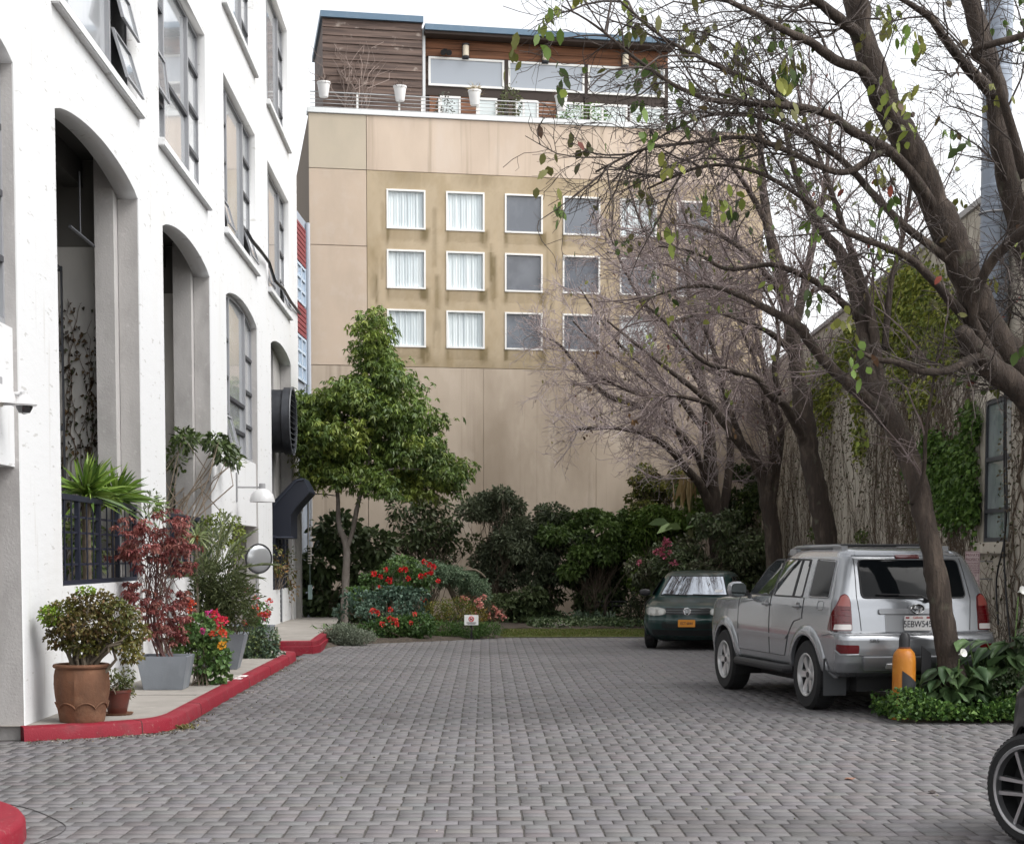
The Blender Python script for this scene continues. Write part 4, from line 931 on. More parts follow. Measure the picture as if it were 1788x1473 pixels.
bare_tree('low spreading tree in the back corner with dense pale twigs over the tan wall', [
    [(1262, 1040, 39.6, 40), (1252, 930, 39.6, 36), (1242, 850, 39.6, 30), (1240, 780, 39.6, 26), (1232, 700, 39.6, 20), (1215, 620, 39.7, 15), (1205, 540, 39.8, 10), (1200, 450, 39.9, 6)],
    [(1248, 900, 39.6, 22), (1225, 850, 39.3, 18), (1200, 820, 39, 15), (1165, 780, 38.6, 13), (1130, 760, 38.3, 11), (1085, 748, 38, 9), (1030, 747, 37.7, 7), (1005, 752, 37.6, 4)],
    [(1240, 860, 39.6, 20), (1215, 790, 39.3, 15), (1170, 740, 39, 13), (1120, 710, 38.7, 11), (1060, 690, 38.4, 9), (1010, 640, 38.1, 7), (975, 600, 37.9, 5), (950, 590, 37.8, 3)],
    [(1262, 900, 39.8, 20), (1275, 800, 40, 16), (1270, 720, 40.2, 13), (1250, 640, 40.4, 10), (1240, 560, 40.5, 7), (1230, 470, 40.6, 4)],
    [(1235, 760, 39.6, 14), (1190, 700, 39.4, 11), (1140, 650, 39.2, 9), (1090, 610, 39, 7), (1050, 560, 38.8, 5), (1010, 500, 38.7, 3)],
    [(1205, 800, 39.2, 10), (1150, 690, 38.9, 8), (1110, 650, 38.6, 7), (1040, 600, 38.3, 5), (1000, 560, 38.1, 3)],
    [(1228, 680, 39.6, 12), (1180, 600, 39.4, 9), (1130, 540, 39.2, 7), (1090, 470, 39, 5), (1060, 400, 38.9, 3)],
    [(1220, 640, 39.7, 10), (1240, 520, 39.7, 8), (1210, 420, 39.6, 6), (1180, 330, 39.6, 4)],
    [(1205, 560, 39.8, 8), (1155, 470, 39.6, 6), (1115, 380, 39.5, 4), (1092, 300, 39.4, 3)],
    [(1240, 560, 40.3, 8), (1268, 450, 40.3, 6), (1258, 350, 40.3, 4), (1225, 260, 40.3, 3)],
    [(1150, 480, 39.6, 6), (1100, 450, 39.4, 5), (1060, 440, 39.3, 3)],
], 270, 2100, 10500, (.8, 1.9), (.4, 1.0), (.18, .5), (-.05, 0, .08), leaves=150, leafpal=[(.13, .08, .05), (.2, .18, .06)], leafsize=.095, clusters=12, per=5, r2=.018, group=GT, minr=.0048,
    twigmat=P('pale_twig', (.27, .215, .21), .85, layers=[((.46, .40, .395), 5, .4, .65, None, .75)]))
# pruned trunk stubs: a broken fork behind (the second stem of the corner tree)
# ---------------------------------------------------------------- evergreen tree
DENS = 1.
def scatter(blobs, k, s=.5):
    out = []
    for q in blobs:
        for _ in range(k): out.append((q[0] + random.gauss(0, q[3] * .6), q[1] + random.gauss(0, q[4] * .6), q[2] + random.gauss(0, q[5] * .6), q[3] * s * random.uniform(.8, 1.3), q[4] * s, q[5] * s * random.uniform(.7, 1.2), max(5, q[6] // k)))
    return out
def px_blobs(lst, d0, dens, depth=.8, jitter=.25):
    out = []; dens = dens * DENS
    for (a, b, rx, ry) in lst:
        d = d0 + random.uniform(-jitter, jitter); p = D(a, b, d); sx = rx / F_PX * d; sy = ry / F_PX * d
        out.append((p.x, p.y, p.z, sx, min(sx, sy * 1.5) * depth, sy, int(dens * (sx * sy) + 6)))
    return out
def rosettes(blobs, per, L, W, palette, spread=.9, down=.35, shell=.72, six=True, palvar=.16, name='foliage', wob=0.):
    p, d, bi = blob_pts(blobs, shell); n = len(p); p = p + rng.normal(0, 1, (n, 3)) * wob
    up = unit(d * .8 + np.array([0, 0, .75]) + rng.normal(0, .25, (n, 3))); a = unit(np.cross(up, rng.normal(size=(n, 3)))); b = np.cross(up, a)
    th = np.linspace(0, 2 * math.pi, per, endpoint=False)[None] + rng.uniform(0, 6.28, (n, 1)) + rng.normal(0, .2, (n, per))
    el = rng.normal(.1, .3, (n, per))
    ax = (a[:, None] * np.cos(th)[..., None] + b[:, None] * np.sin(th)[..., None]) * spread + up[:, None] * el[..., None] + np.array([0, 0, -down])
    pc = pick_cols(len(blobs), palette, .12)[bi] * .6 + pick_cols(n, palette, palvar) * .4
    N = n * per; ps = np.repeat(p, per, 0) + rng.normal(0, L * .08, (N, 3))
    return leaf_mesh(name, ps, ax.reshape(-1, 3), L * rng.uniform(.7, 1.15, N), W * rng.uniform(.8, 1.2, N), np.clip(np.repeat(pc, per, 0) * (1 + rng.normal(0, .12, (N, 1))), .004, 1), droop=.3, six=six)
EG = [(652, 556, 20, 16), (655, 590, 30, 20), (640, 618, 32, 22), (668, 640, 34, 26), (652, 668, 52, 26), (612, 690, 46, 26), (700, 705, 52, 28), (560, 705, 34, 20), (640, 722, 64, 30), (735, 738, 36, 26),
      (545, 740, 38, 28), (600, 760, 54, 30), (690, 760, 58, 32), (560, 795, 42, 26), (640, 800, 62, 30), (725, 795, 46, 28), (765, 815, 40, 26), (700, 832, 62, 24), (790, 838, 26, 22), (610, 830, 52, 20), (550, 828, 34, 18), (745, 850, 46, 20), (660, 850, 40, 16), (530, 770, 24, 30), (530, 720, 20, 24)]
et = thing('evergreen_tree', 'bushy evergreen tree with slim pale forked trunk before the tan wall', 'tree', (D(603, 1060, 38.2).x, 38.2, 0))
mb = MB()
for l in ([(601, 1105, 38.2, 15), (602, 1050, 38.2, 15), (605, 980, 38.2, 14), (604, 950, 38.2, 14), (592, 915, 38.2, 9), (590, 870, 38.2, 8), (585, 800, 38.2, 6), (600, 720, 38.2, 4)],
          [(604, 955, 38.2, 11), (615, 930, 38.2, 9), (625, 880, 38.1, 9), (640, 820, 38.1, 8), (650, 740, 38.1, 7), (652, 650, 38.1, 5), (652, 570, 38.1, 2)],
          [(632, 850, 38.1, 6), (680, 820, 37.7, 5), (740, 820, 37.4, 3)], [(590, 860, 38.2, 5), (560, 800, 37.8, 4), (545, 750, 37.6, 2)], [(648, 760, 38.1, 5), (700, 740, 38.5, 3)]):
    q = limb(l); mb.tube([Vector(x[:3]) for x in q], list(q[:, 3]), 8)
mb.build('trunk', P('pale_grey_bark', (.22, .19, .165), .9, layers=[((.33, .3, .27), 8, .45, .7, (1, 1, .4), .7)], bump=[(40, .01, None)]), et, smooth=True, angle=None)
eb = px_blobs(EG, 38.1, 800, 1.7, .5); eb = eb + scatter(eb, 4, .6); p1 = [b for i, b in enumerate(eb)]
put('crown', rosettes(p1, 7, .125, .042, [(.085, .135, .03), (.115, .175, .032), (.06, .10, .025), (.15, .21, .035), (.2, .24, .042)], down=.5, shell=.62, wob=.09), GLOSSLEAF, et)
# ================================================================ SHRUBS
def bush(name, label, cat, blobs, pal, L, W, base=None, mat=None, group=None, out=.9, droop=.25, six=False, shell=.5, stem=True, up=0., rosette=0, stemmat=None, stemr=.014):
    b = blobs[0]; loc = base or (b[0], b[1], 0); t = thing(name, label, cat, loc, group=group)
    if rosette: me = rosettes(blobs, rosette, L, W, pal, shell=shell, six=six)
    else:
        p, d, bi = blob_pts(blobs, shell); n = len(p)
        cols = np.clip(pick_cols(len(blobs), pal, .1)[bi] * .45 + pick_cols(n, pal, .2) * .55, .004, 1)
        me = leaf_mesh('foliage', p, d * out + rng.normal(0, .6, d.shape) + np.array([0, 0, up]), L * rng.uniform(.6, 1.2, n), W * rng.uniform(.7, 1.2, n), cols, droop=droop, six=six)
    put('foliage', me, mat or LEAF, t)
    if stem:
        mb = MB(); lo = Vector(loc)
        for q in blobs:
            for _ in range(3): stems(mb, lo + Vector((random.gauss(0, .06), random.gauss(0, .05), .0)), [(q[0] + random.gauss(0, q[3] * .4), q[1] + random.gauss(0, q[4] * .3), q[2] + random.gauss(0, q[5] * .4))], stemr, .2)
        mb.build('branches', stemmat or WOODY, t)
    return t
def flower_head(kind='ball', n=26, r=.04, pal=((.55, .02, .02),)):
    d = unit(rng.normal(size=(n, 3)) + np.array([0, -.3, .5])); p = d * r * rng.uniform(.3, .9, (n, 1))
    return leaf_mesh('flower', p, d + rng.normal(0, .5, d.shape), r * 1.0, r * .9, pick_cols(n, list(pal), .15), droop=0)
def add_flowers(t, places, pal, r=.05, n=26, var=3):
    ms = [flower_head(n=n, r=r, pal=pal) for _ in range(var)]
    for m in ms: m.materials.append(PETAL)
    inv = WM[t].inverted()
    for p in places:
        o = bpy.data.objects.new('flower', random.choice(ms)); C.objects.link(o); o.parent = t; o.location = inv @ Vector(p); o.rotation_euler = (random.uniform(-.5, .5), random.uniform(-.5, .5), random.uniform(0, 6))
        k = random.uniform(.8, 1.25); o.scale = (k, k, k)
DK = [(.028, .042, .018), (.04, .058, .022), (.022, .032, .018), (.05, .065, .03)]
def gz(px, py, d): p = D(px, py, d); return (p.x, p.y, 0)
HG = 'dark shrubs along the tan wall'; DENS = 5.5
DK = [(0.068, 0.097, 0.041), (0.095, 0.132, 0.049), (0.051, 0.076, 0.035), (0.121, 0.155, 0.068)]
bush('tall_shrub', 'tall grey green shrub with upright tips, highest of the hedge left of centre', 'shrub', scatter(px_blobs([(868, 905, 44, 36), (900, 925, 40, 34), (855, 870, 26, 18), (884, 872, 20, 18), (850, 960, 36, 36), (890, 975, 38, 36), (866, 1010, 36, 30)], 41.2, 1500, 1), 5, .55), [(0.115, 0.135, 0.081), (0.162, 0.189, 0.115), (0.081, 0.101, 0.061)], .13, .055, gz(868, 1060, 41.2), up=.4, group=HG)
bush('rounded_shrub', 'dark rounded shrub right of the tall grey green shrub', 'shrub', scatter(px_blobs([(955, 925, 40, 34), (948, 895, 22, 16), (975, 950, 36, 34), (930, 965, 36, 34), (955, 1000, 44, 36)], 41.4, 1500, 1), 5, .55), [(0.095, 0.119, 0.068), (0.128, 0.155, 0.081), (0.068, 0.088, 0.054)], .12, .055, gz(955, 1060, 41.4), group=HG)
bush('ivy_mound', 'green leafy climber mound spilling over the hedge top in the centre', 'climber', scatter(px_blobs([(1005, 915, 34, 20), (1045, 925, 40, 24), (1080, 935, 30, 24), (1000, 940, 36, 24), (1060, 955, 44, 24), (1025, 965, 36, 24)], 41.0, 1300, 1), 5, .55), [(0.101, 0.162, 0.041), (0.074, 0.121, 0.034), (0.135, 0.203, 0.054)], .14, .10, gz(1040, 1070, 41.2), GLOSSLEAF, HG)
bush('shaded_shrub', 'dark shaded shrub under the climber mound at the hedge centre', 'shrub', scatter(px_blobs([(1000, 1000, 46, 34), (1050, 1000, 44, 34), (1020, 1040, 50, 30), (1075, 985, 30, 30)], 41.6, 800, .8), 5, .55), DK, .16, .09, gz(1020, 1075, 41.6), group=HG)
bush('low_shaded_shrub', 'low dark shrub behind the pale pink flowers and boulder', 'shrub', scatter(px_blobs([(880, 1045, 44, 28), (935, 1050, 44, 28), (905, 1075, 56, 14)], 40.8, 900, 1), 5, .55), DK, .15, .09, gz(905, 1085, 40.8), group=HG)
bush('airy_shrub', 'airy dark shrub with bare arching shoots beside the evergreen tree', 'shrub', scatter(px_blobs([(735, 895, 44, 30), (765, 920, 38, 26), (700, 930, 34, 30), (750, 965, 40, 24), (785, 945, 22, 22), (715, 985, 34, 24)], 41.3, 420, .9), 5, .55), DK + [(.07, .075, .035)], .16, .08, gz(745, 1065, 41.3), GLOSSLEAF, HG)
bush('dark_laurel', 'dark large leaved shrub in the shade behind the evergreen trunk', 'shrub', px_blobs([(560, 985, 38, 30), (545, 1030, 30, 36), (640, 1000, 40, 36), (575, 1060, 30, 24), (655, 950, 34, 26), (660, 1030, 30, 30), (620, 1045, 34, 26), (590, 930, 40, 34)], 40.4, 330, .8), [(0.047, 0.074, 0.027), (0.068, 0.101, 0.038), (0.095, 0.128, 0.054)], .24, .13, gz(570, 1090, 40.4), GLOSSLEAF, six=True, group=HG)
# right hand corner
bush('green_climber', 'bright green climber heaped in the corner below the yellow flowering shrub', 'climber', scatter(px_blobs([(1160, 900, 40, 26), (1130, 930, 34, 28), (1190, 925, 40, 32), (1150, 970, 36, 30), (1215, 880, 30, 24), (1110, 950, 24, 28), (1120, 1000, 28, 34)], 40.6, 1250, 1), 5, .55), [(.10, .17, .03), (.075, .13, .025), (.14, .2, .04)], .15, .07, gz(1160, 1050, 40.6), six=False)
t = bush('yellow_flower_shrub', 'variegated yellow flecked shrub against the tan wall in the right corner', 'shrub', scatter(px_blobs([(1150, 825, 24, 16), (1130, 850, 26, 18), (1165, 850, 34, 18), (1142, 875, 34, 18), (1185, 835, 20, 14)], 41.4, 1500, 1), 5, .55), [(.16, .19, .05), (.09, .12, .03), (.32, .30, .07), (.13, .11, .04)], .10, .065, gz(1150, 1040, 41.4))
bush('conifer_shrub', 'dark narrow shrub between the two right corner tree trunks', 'shrub', scatter(px_blobs([(1298, 840, 16, 26), (1305, 880, 20, 28), (1295, 920, 22, 28), (1280, 900, 18, 30)], 40.2, 1300, 1), 5, .55), [(.05, .08, .025), (.09, .12, .03), (.035, .055, .02)], .13, .07, gz(1298, 1010, 40.2))
t = bush('camellia_shrub', 'wide dark camellia with pink blooms behind the green car', 'shrub', scatter(px_blobs([(1190, 975, 44, 34), (1250, 960, 46, 38), (1305, 960, 38, 38), (1150, 1005, 34, 30), (1220, 1010, 50, 34), (1290, 1010, 50, 34), (1330, 985, 24, 34), (1250, 925, 30, 18)], 38.0, 1500, 1), 5, .55), [(0.068, 0.095, 0.043), (0.101, 0.135, 0.057), (0.135, 0.169, 0.081), (0.088, 0.081, 0.054)], .12, .07, gz(1230, 1060, 38.0), GLOSSLEAF)
add_flowers(t, [D(1158 + random.gauss(0, 9), 960 + random.gauss(0, 8), 37.2) for _ in range(9)] + [D(1172, 987, 37.2), D(1178, 984, 37.2), D(1116, 982, 37.4)], ((.42, .09, .16), (.5, .16, .2)), .055, 22)
bush('grey_bush', 'grey green leafy bush at left of the green car hiding a low trough', 'shrub', px_blobs([(1118, 1040, 18, 28), (1105, 1065, 16, 20), (1128, 1010, 18, 24)], 38.6, 1100, 1), [(.06, .075, .04), (.085, .1, .055)], .08, .045, gz(1115, 1075, 38.6))
# dead banana leaf hanging beside the trunk
t = thing('banana_plant', 'banana plant with one hanging dead straw coloured leaf in the corner', 'plant', gz(1205, 1050, 39.9))
mb = MB(); b0 = Vector(gz(1205, 1050, 39.9)); mb.tube([b0, b0 + Vector((0, 0, 2.0)), D(1205, 820, 39.9)], [.1, .08, .04], 8); mb.build('stem', P('banana_stem', (.16, .17, .07), .8), t, smooth=True)
n = 26; px_ = 1200 + rng.normal(0, 9, n); pts = np.array([list(D(a, 832 + rng.normal(0, 5), 39.5)) for a in px_])
put('dead_leaf', leaf_mesh('dead_leaf', pts, np.stack([rng.normal(0, .09, n), rng.normal(0, .05, n), -np.ones(n)], 1), rng.uniform(.5, .85, n), .11, pick_cols(n, [(.36, .26, .12), (.28, .19, .085), (.44, .34, .18)], .12), droop=.0, six=True), LEAF, t)
n = 8; pts = np.array([list(D(1170 + 10 * k, 915 + 4 * (k % 3), 39.0)) for k in range(n)])
put('leaf', leaf_mesh('leaf', pts, np.stack([rng.normal(-.6, .5, n), rng.normal(-.4, .3, n), rng.normal(.1, .2, n)], 1), .6, .22, pick_cols(n, [(.14, .22, .08), (.18, .25, .1)]), droop=.3, six=True), LEAF, t)
DENS = 3.4
# ---------------------------------------------------------------- flower bed in front
t = bush('silver_plant', 'silvery grey leaved ground plant at the red riser', 'plant', px_blobs([(598, 1104, 30, 16), (600, 1110, 30, 13), (575, 1112, 22, 12), (630, 1112, 26, 12), (555, 1118, 14, 9), (608, 1120, 30, 7)], 31.0, 9000, 1), [(.19, .22, .16), (.27, .30, .23), (.13, .16, .11)], .06, .016, gz(600, 1125, 31.2), out=.7, up=.6, stem=False)
t = thing('agapanthus', 'clump of arching green strap leaves beside the evergreen trunk', 'plant', gz(612, 1105, 33.2))
n = 240; b0 = np.array(gz(612, 1108, 33.2)); pts = b0 + np.stack([rng.normal(0, .22, n), rng.normal(0, .2, n), np.full(n, .03)], 1)
put('leaves', leaf_mesh('leaves', pts, np.stack([rng.normal(0, .75, n), rng.normal(0, .5, n), np.full(n, .9)], 1), rng.uniform(.45, .75, n), .04, pick_cols(n, [(.05, .11, .025), (.09, .16, .04), (.13, .19, .07)]), droop=.55, six=True), GLOSSLEAF, t)
GRN = [(.06, .12, .03), (.09, .16, .04), (.04, .085, .025)]
t = bush('red_geranium', 'tall geranium covered in bright red flower heads, upper of two', 'flowering plant', scatter(px_blobs([(700, 1008, 50, 22), (665, 1022, 34, 22), (735, 1012, 30, 18), (640, 1050, 26, 16), (690, 1035, 40, 20)], 34.6, 1500, 1), 5, .55), GRN, .085, .07, gz(690, 1108, 34.4))
add_flowers(t, [D(a, b, 34.0) for a, b in ((653, 1001), (665, 1006), (673, 994), (680, 1013), (700, 995), (707, 994), (713, 1010), (741, 980), (750, 986), (756, 990), (735, 1006), (745, 1003), (752, 1000), (766, 1014), (664, 1026), (740, 1045))], ((.62, .012, .012), (.5, .01, .02)), .045, 30)
bush('blue_green_plant', 'blue green leafy plant between the upper and lower red flowers', 'plant', scatter(px_blobs([(690, 1048, 48, 20), (660, 1062, 34, 18), (725, 1052, 28, 20), (640, 1075, 26, 16)], 33.6, 1500, 1), 5, .55), [(.07, .12, .085), (.10, .155, .11), (.05, .09, .06)], .10, .07, gz(690, 1110, 33.6))
t = bush('low_geranium', 'low geranium with red flower heads at the paving edge', 'flowering plant', px_blobs([(690, 1092, 44, 18), (655, 1098, 26, 14), (730, 1090, 30, 20), (700, 1108, 44, 9)], 32.6, 2000, 1), GRN, .075, .06, gz(695, 1118, 32.6))
add_flowers(t, [D(a, b, 31.95) for a, b in ((651, 1066), (682, 1064), (660, 1070), (682, 1080), (689, 1084), (693, 1090), (668, 1089), (724, 1072), (718, 1087))], ((.60, .02, .025), (.66, .09, .06)), .042, 28)
# weeping cedar
t = thing('weeping_cedar', 'low weeping blue green cedar spreading over the flower bed', 'tree', gz(795, 1050, 36.0))
mb = MB(); A1 = limb([(805, 1070, 36, 12), (792, 1040, 36, 11), (776, 1015, 36, 9), (740, 985, 36, 6), (690, 965, 36, 3)]); A2 = limb([(785, 1028, 36, 9), (800, 1000, 35.8, 7), (830, 995, 35.7, 5), (848, 1008, 35.6, 3)])
for q in (A1, A2): mb.tube([Vector(x[:3]) for x in q], list(q[:, 3]), 7)
mb.build('trunk', WOODY, t, smooth=True, angle=None)
spine = [D(a, b, 36 + random.gauss(0, .35)) for a, b in [(686 + 164 * f + random.gauss(0, 3), np.interp(686 + 164 * f, [684, 700, 740, 780, 815, 850], [968, 972, 975, 985, 992, 1014]) + random.gauss(0, 3) + abs(random.gauss(0, 9))) for f in np.linspace(0, 1, 460)]]
pts = []; axs = []
for s_ in spine:
    L_ = random.uniform(.18, .42); dx = random.gauss(0, .12)
    for k in range(40):
        f = k / 40; pts.append((s_.x + dx * f + random.gauss(0, .012), s_.y + random.gauss(0, .012), s_.z - L_ * f)); axs.append((random.gauss(0, 1), random.gauss(0, 1), random.gauss(-.5, .5)))
put('needles', leaf_mesh('needles', pts, axs, .075, .022, pick_cols(len(pts), [(.13, .19, .11), (.18, .25, .15), (.09, .14, .08)]), droop=.1), LEAF, t)
t = bush('yellow_shrub', 'yellow green shrub with orange tinted tips behind the small white sign', 'plant', px_blobs([(765, 1068, 30, 20), (800, 1062, 32, 20), (745, 1078, 20, 16), (830, 1075, 24, 16)], 34.6, 2100, 1), [(.22, .22, .03), (.14, .17, .03), (.30, .20, .05), (.09, .13, .03)], .06, .03, gz(780, 1110, 34.4), up=.5)
t = bush('pink_flower_plant', 'salmon pink flowering plant at the right end of the bed', 'flowering plant', px_blobs([(815, 1050, 24, 12), (845, 1058, 22, 12), (868, 1072, 18, 12)], 35.2, 1500, 1), [(.05, .07, .03), (.09, .11, .04), (.13, .07, .05)], .06, .035, gz(835, 1100, 35.2))
add_flowers(t, [D(a, b, 34.75) for a, b in ((808, 1045), (815, 1048), (835, 1050), (840, 1056), (845, 1042), (826, 1066), (838, 1060), (862, 1062), (872, 1072), (856, 1074), (880, 1078))], ((.62, .22, .20), (.7, .36, .28)), .06, 18)
bush('feathery_plant', 'feathery fresh green low plant around the small white sign', 'plant', px_blobs([(770, 1098, 34, 14), (820, 1098, 34, 14), (855, 1098, 22, 12), (745, 1106, 20, 9), (800, 1108, 44, 7)], 33.2, 5200, 1), [(.07, .14, .03), (.10, .18, .035), (.05, .10, .03)], .07, .016, gz(800, 1116, 33.3), up=.5, stem=False)
# small plants before the hedge
t = thing('strap_leaf_plant', 'grey green sword leaved plant at the foot of the hedge centre', 'plant', gz(1040, 1094, 40.0))
n = 90; b0 = np.array(gz(1035, 1096, 39.6)); pts = b0 + np.stack([rng.uniform(-.55, .55, n), rng.normal(0, .12, n), np.full(n, .05)], 1)
put('leaves', leaf_mesh('leaves', pts, np.stack([rng.normal(0, .4, n), rng.normal(0, .3, n), np.full(n, 1.)], 1), rng.uniform(.35, .65, n), .045, pick_cols(n, [(.06, .09, .055), (.09, .13, .08)]), droop=.35, six=True), LEAF, t)
n = 2600; pts = np.stack([rng.uniform(.4, 3.1, n), rng.uniform(37.5, 39.6, n), rng.uniform(.02, .22, n)], 1)
tag(put('ground_cover', leaf_mesh('ground_cover', pts, rng.normal(0, 1, (n, 3)) + np.array([0, 0, .4]), .085, .055, pick_cols(n, [(.06, .10, .035), (.10, .14, .06), (.16, .2, .11), (.04, .07, .03)])), LEAF), 'low mixed leafy ground cover between lawn strip and hedge', 'ground cover', kind='stuff')
n = 3000; pts = np.stack([rng.uniform(-5.0, 6.9, n), rng.uniform(36.5, 42.0, n), rng.uniform(.01, .16, n)], 1); pts = pts[~((pts[:, 0] > -.3) & (pts[:, 0] < 3.3) & (pts[:, 1] < 37.6))]; pts = pts[pts[:, 1] > 39.6 - .0 * pts[:, 0]]; n = len(pts)
tag(put('dark_undergrowth', leaf_mesh('dark_undergrowth', pts, rng.normal(0, 1, (n, 3)) + np.array([0, 0, .3]), .14, .08, pick_cols(n, DK)), LEAF), 'dark leafy undergrowth along the foot of the tan wall', 'undergrowth', kind='stuff')
STONE = P('garden_stone', (.21, .19, .16), .9, layers=[((.32, .29, .25), 6, .45, .7, None, .7)], bump=[(14, .02, None)])
for i, (a, b, d, sx, sz) in enumerate(((972, 1086, 38.4, .32, .13), (1050, 1086, 40.4, .2, .1), (1075, 1085, 40.4, .24, .11), (935, 1090, 38.6, .2, .08))):
    bm = bmesh.new(); bmesh.ops.create_icosphere(bm, subdivisions=3, radius=1)
    for v in bm.verts: v.co = Vector((v.co.x * sx * (1 + .12 * math.sin(v.co.y * 5 + i)), v.co.y * sx * .7, v.co.z * sz * (1 + .1 * math.sin(v.co.x * 6)) + sz * .45))
    p = gz(a, b, d); bmesh.ops.translate(bm, verts=bm.verts, vec=p); me = bpy.data.meshes.new('boulder'); bm.to_mesh(me); bm.free()
    o = put('boulder', me, STONE, loc=p, smooth=True, angle=None); tag(o, ['largest pinkish boulder by the pink flowers', 'small edging stone left of the low rail', 'edging stone under the low dark rail', 'flat small stone at the left end of the ground cover'][i], 'stone', 'edging stones before the hedge')
# ================================================================ PLANTS ON THE PAVEMENT, POTS
TERRA = P('terracotta', (.165, .072, .036), .85, layers=[((.095, .048, .027), 4, .42, .7, (1, 1, .4), .8), ((.24, .13, .075), 7, .52, .75, None, .6), ((.10, .08, .06), 16, .62, .8, None, .6)], bump=[(30, .006, None)])
PG = 'planters on the pavement by the white wall'
pc = G(135, 1262, .13); pc = Vector((pc.x, 15.3, .13))
t = thing('terracotta_pot', 'large weathered terracotta urn with scalloped band at the white pier', 'plant pot', pc, group=PG)
def pot_lathe(prof, ribs=0):
    mb = MB(); n = 64; vs = []; fs = []; m = len(prof)
    for (r, z) in prof:
        for k in range(n):
            a = 2 * math.pi * k / n; rr = r
            if ribs: rr += .012 * max(0, math.cos(a * ribs)) ** 8 * math.sin(math.pi * min(max((z - .14) / .36, 0), 1)); zz = z
            vs.append((pc.x + rr * math.cos(a), pc.y + rr * math.sin(a), .13 + z))
    for i in range(m - 1):
        for k in range(n): k2 = (k + 1) % n; fs.append((i * n + k, i * n + k2, (i + 1) * n + k2, (i + 1) * n + k))
    fs.append(tuple(range(n - 1, -1, -1))); return mb.add(vs, fs)
pot_lathe([(.205, 0), (.212, .015), (.222, .08), (.236, .16), (.252, .26), (.26, .36), (.258, .44), (.248, .495), (.243, .51), (.262, .52), (.268, .535), (.262, .55), (.245, .555), (.225, .548), (.22, .46), (0.0, .46)], 8).build('pot', TERRA, t, smooth=True, angle=.7)
mb = MB(); pts = []
for k in range(97):
    a = 2 * math.pi * k / 96; z = .135 + .055 * abs(math.sin(a * 4)) ** .7; r = np.interp(z, [.08, .16, .26], [.222, .236, .252]) + .006; pts.append((pc.x + r * math.cos(a), pc.y + r * math.sin(a), .13 + z))
mb.tube(pts, .0085, 6); mb.build('scalloped_band', TERRA, t, smooth=True)
mb = MB(); mb.lathe([(.222, 0), (0, .012)], 24, Matrix.Translation((pc.x, pc.y, .13 + .48)), cap=False); mb.build('soil', SOIL, t)
DENS = 2.6
def PB(lst, d0, dens, depth=1., jit=.12): return px_blobs(lst, d0, dens, depth, jit)
JADE = [(.12, .125, .025), (.085, .10, .022), (.145, .125, .03), (.12, .07, .028), (.06, .07, .018)]
t = bush('jade_plant', 'bushy olive jade plant growing in the large terracotta urn', 'potted plant', PB([(160, 1052, 48, 22), (110, 1072, 34, 24), (205, 1070, 34, 26), (232, 1105, 26, 26), (150, 1090, 52, 26), (105, 1108, 26, 22), (195, 1112, 34, 24), (228, 1140, 20, 18), (150, 1125, 40, 18)], 15.3, 7800, 1.1, .15), JADE, .044, .034, (pc.x, pc.y, .6), GLOSSLEAF, shell=.35, stem=False)
mb = MB(); base = Vector((pc.x + .02, pc.y, .59))
for k in range(24):
    q = D(random.uniform(85, 245), random.uniform(1050, 1120), 15.3 + random.gauss(0, .15)); stems(mb, base + Vector((random.gauss(0, .06), random.gauss(0, .06), 0)), [q], random.uniform(.014, .03), .25, 6, 6)
mb.build('stem', P('jade_stem', (.13, .105, .075), .85, bump=[(30, .006, None)]), t, smooth=True)
add = px_blobs([(88, 1075, 20, 15), (85, 1068, 12, 10), (150, 1030, 16, 6)], 15.2, 9000, 1)
p_, d_, _ = blob_pts(add); put('new_leaves', leaf_mesh('new_leaves', p_, d_ + rng.normal(0, .5, d_.shape), .032, .026, pick_cols(len(p_), [(.22, .34, .03), (.17, .27, .03)])), LEAF, t)
# small dark red pot
q0 = G(194, 1250, .13); q0 = Vector((q0.x + .02, 15.95, .13))
t = thing('small_pot', 'small dark red tapered pot behind the terracotta urn', 'plant pot', q0, group=PG)
mb = MB(); mb.lathe([(.085, 0), (.09, .01), (.135, .22), (.142, .225), (.142, .25), (.12, .25), (.115, .2), (0, .2)], 28, Matrix.Translation(q0)); mb.build('pot', P('dark_red_glaze', (.10, .026, .018), .35, layers=[((.05, .02, .015), 9, .5, .7, None, .6)]), t, smooth=True)
mb = MB(); mb.lathe([(.14, -.002), (.16, .022), (.15, .022), (.13, .008), (0, .008)], 24, Matrix.Translation(q0)); mb.build('saucer', TERRA, t, smooth=True)
bush('small_potted_plant', 'small leafy plant spilling from the dark red pot', 'potted plant', PB([(203, 1190, 24, 15), (190, 1178, 18, 12), (218, 1205, 16, 14), (222, 1180, 12, 16)], 15.95, 9000, 1), [(.07, .10, .025), (.11, .14, .035), (.14, .11, .05)], .035, .018, (q0.x, q0.y, .35), stemr=.006)
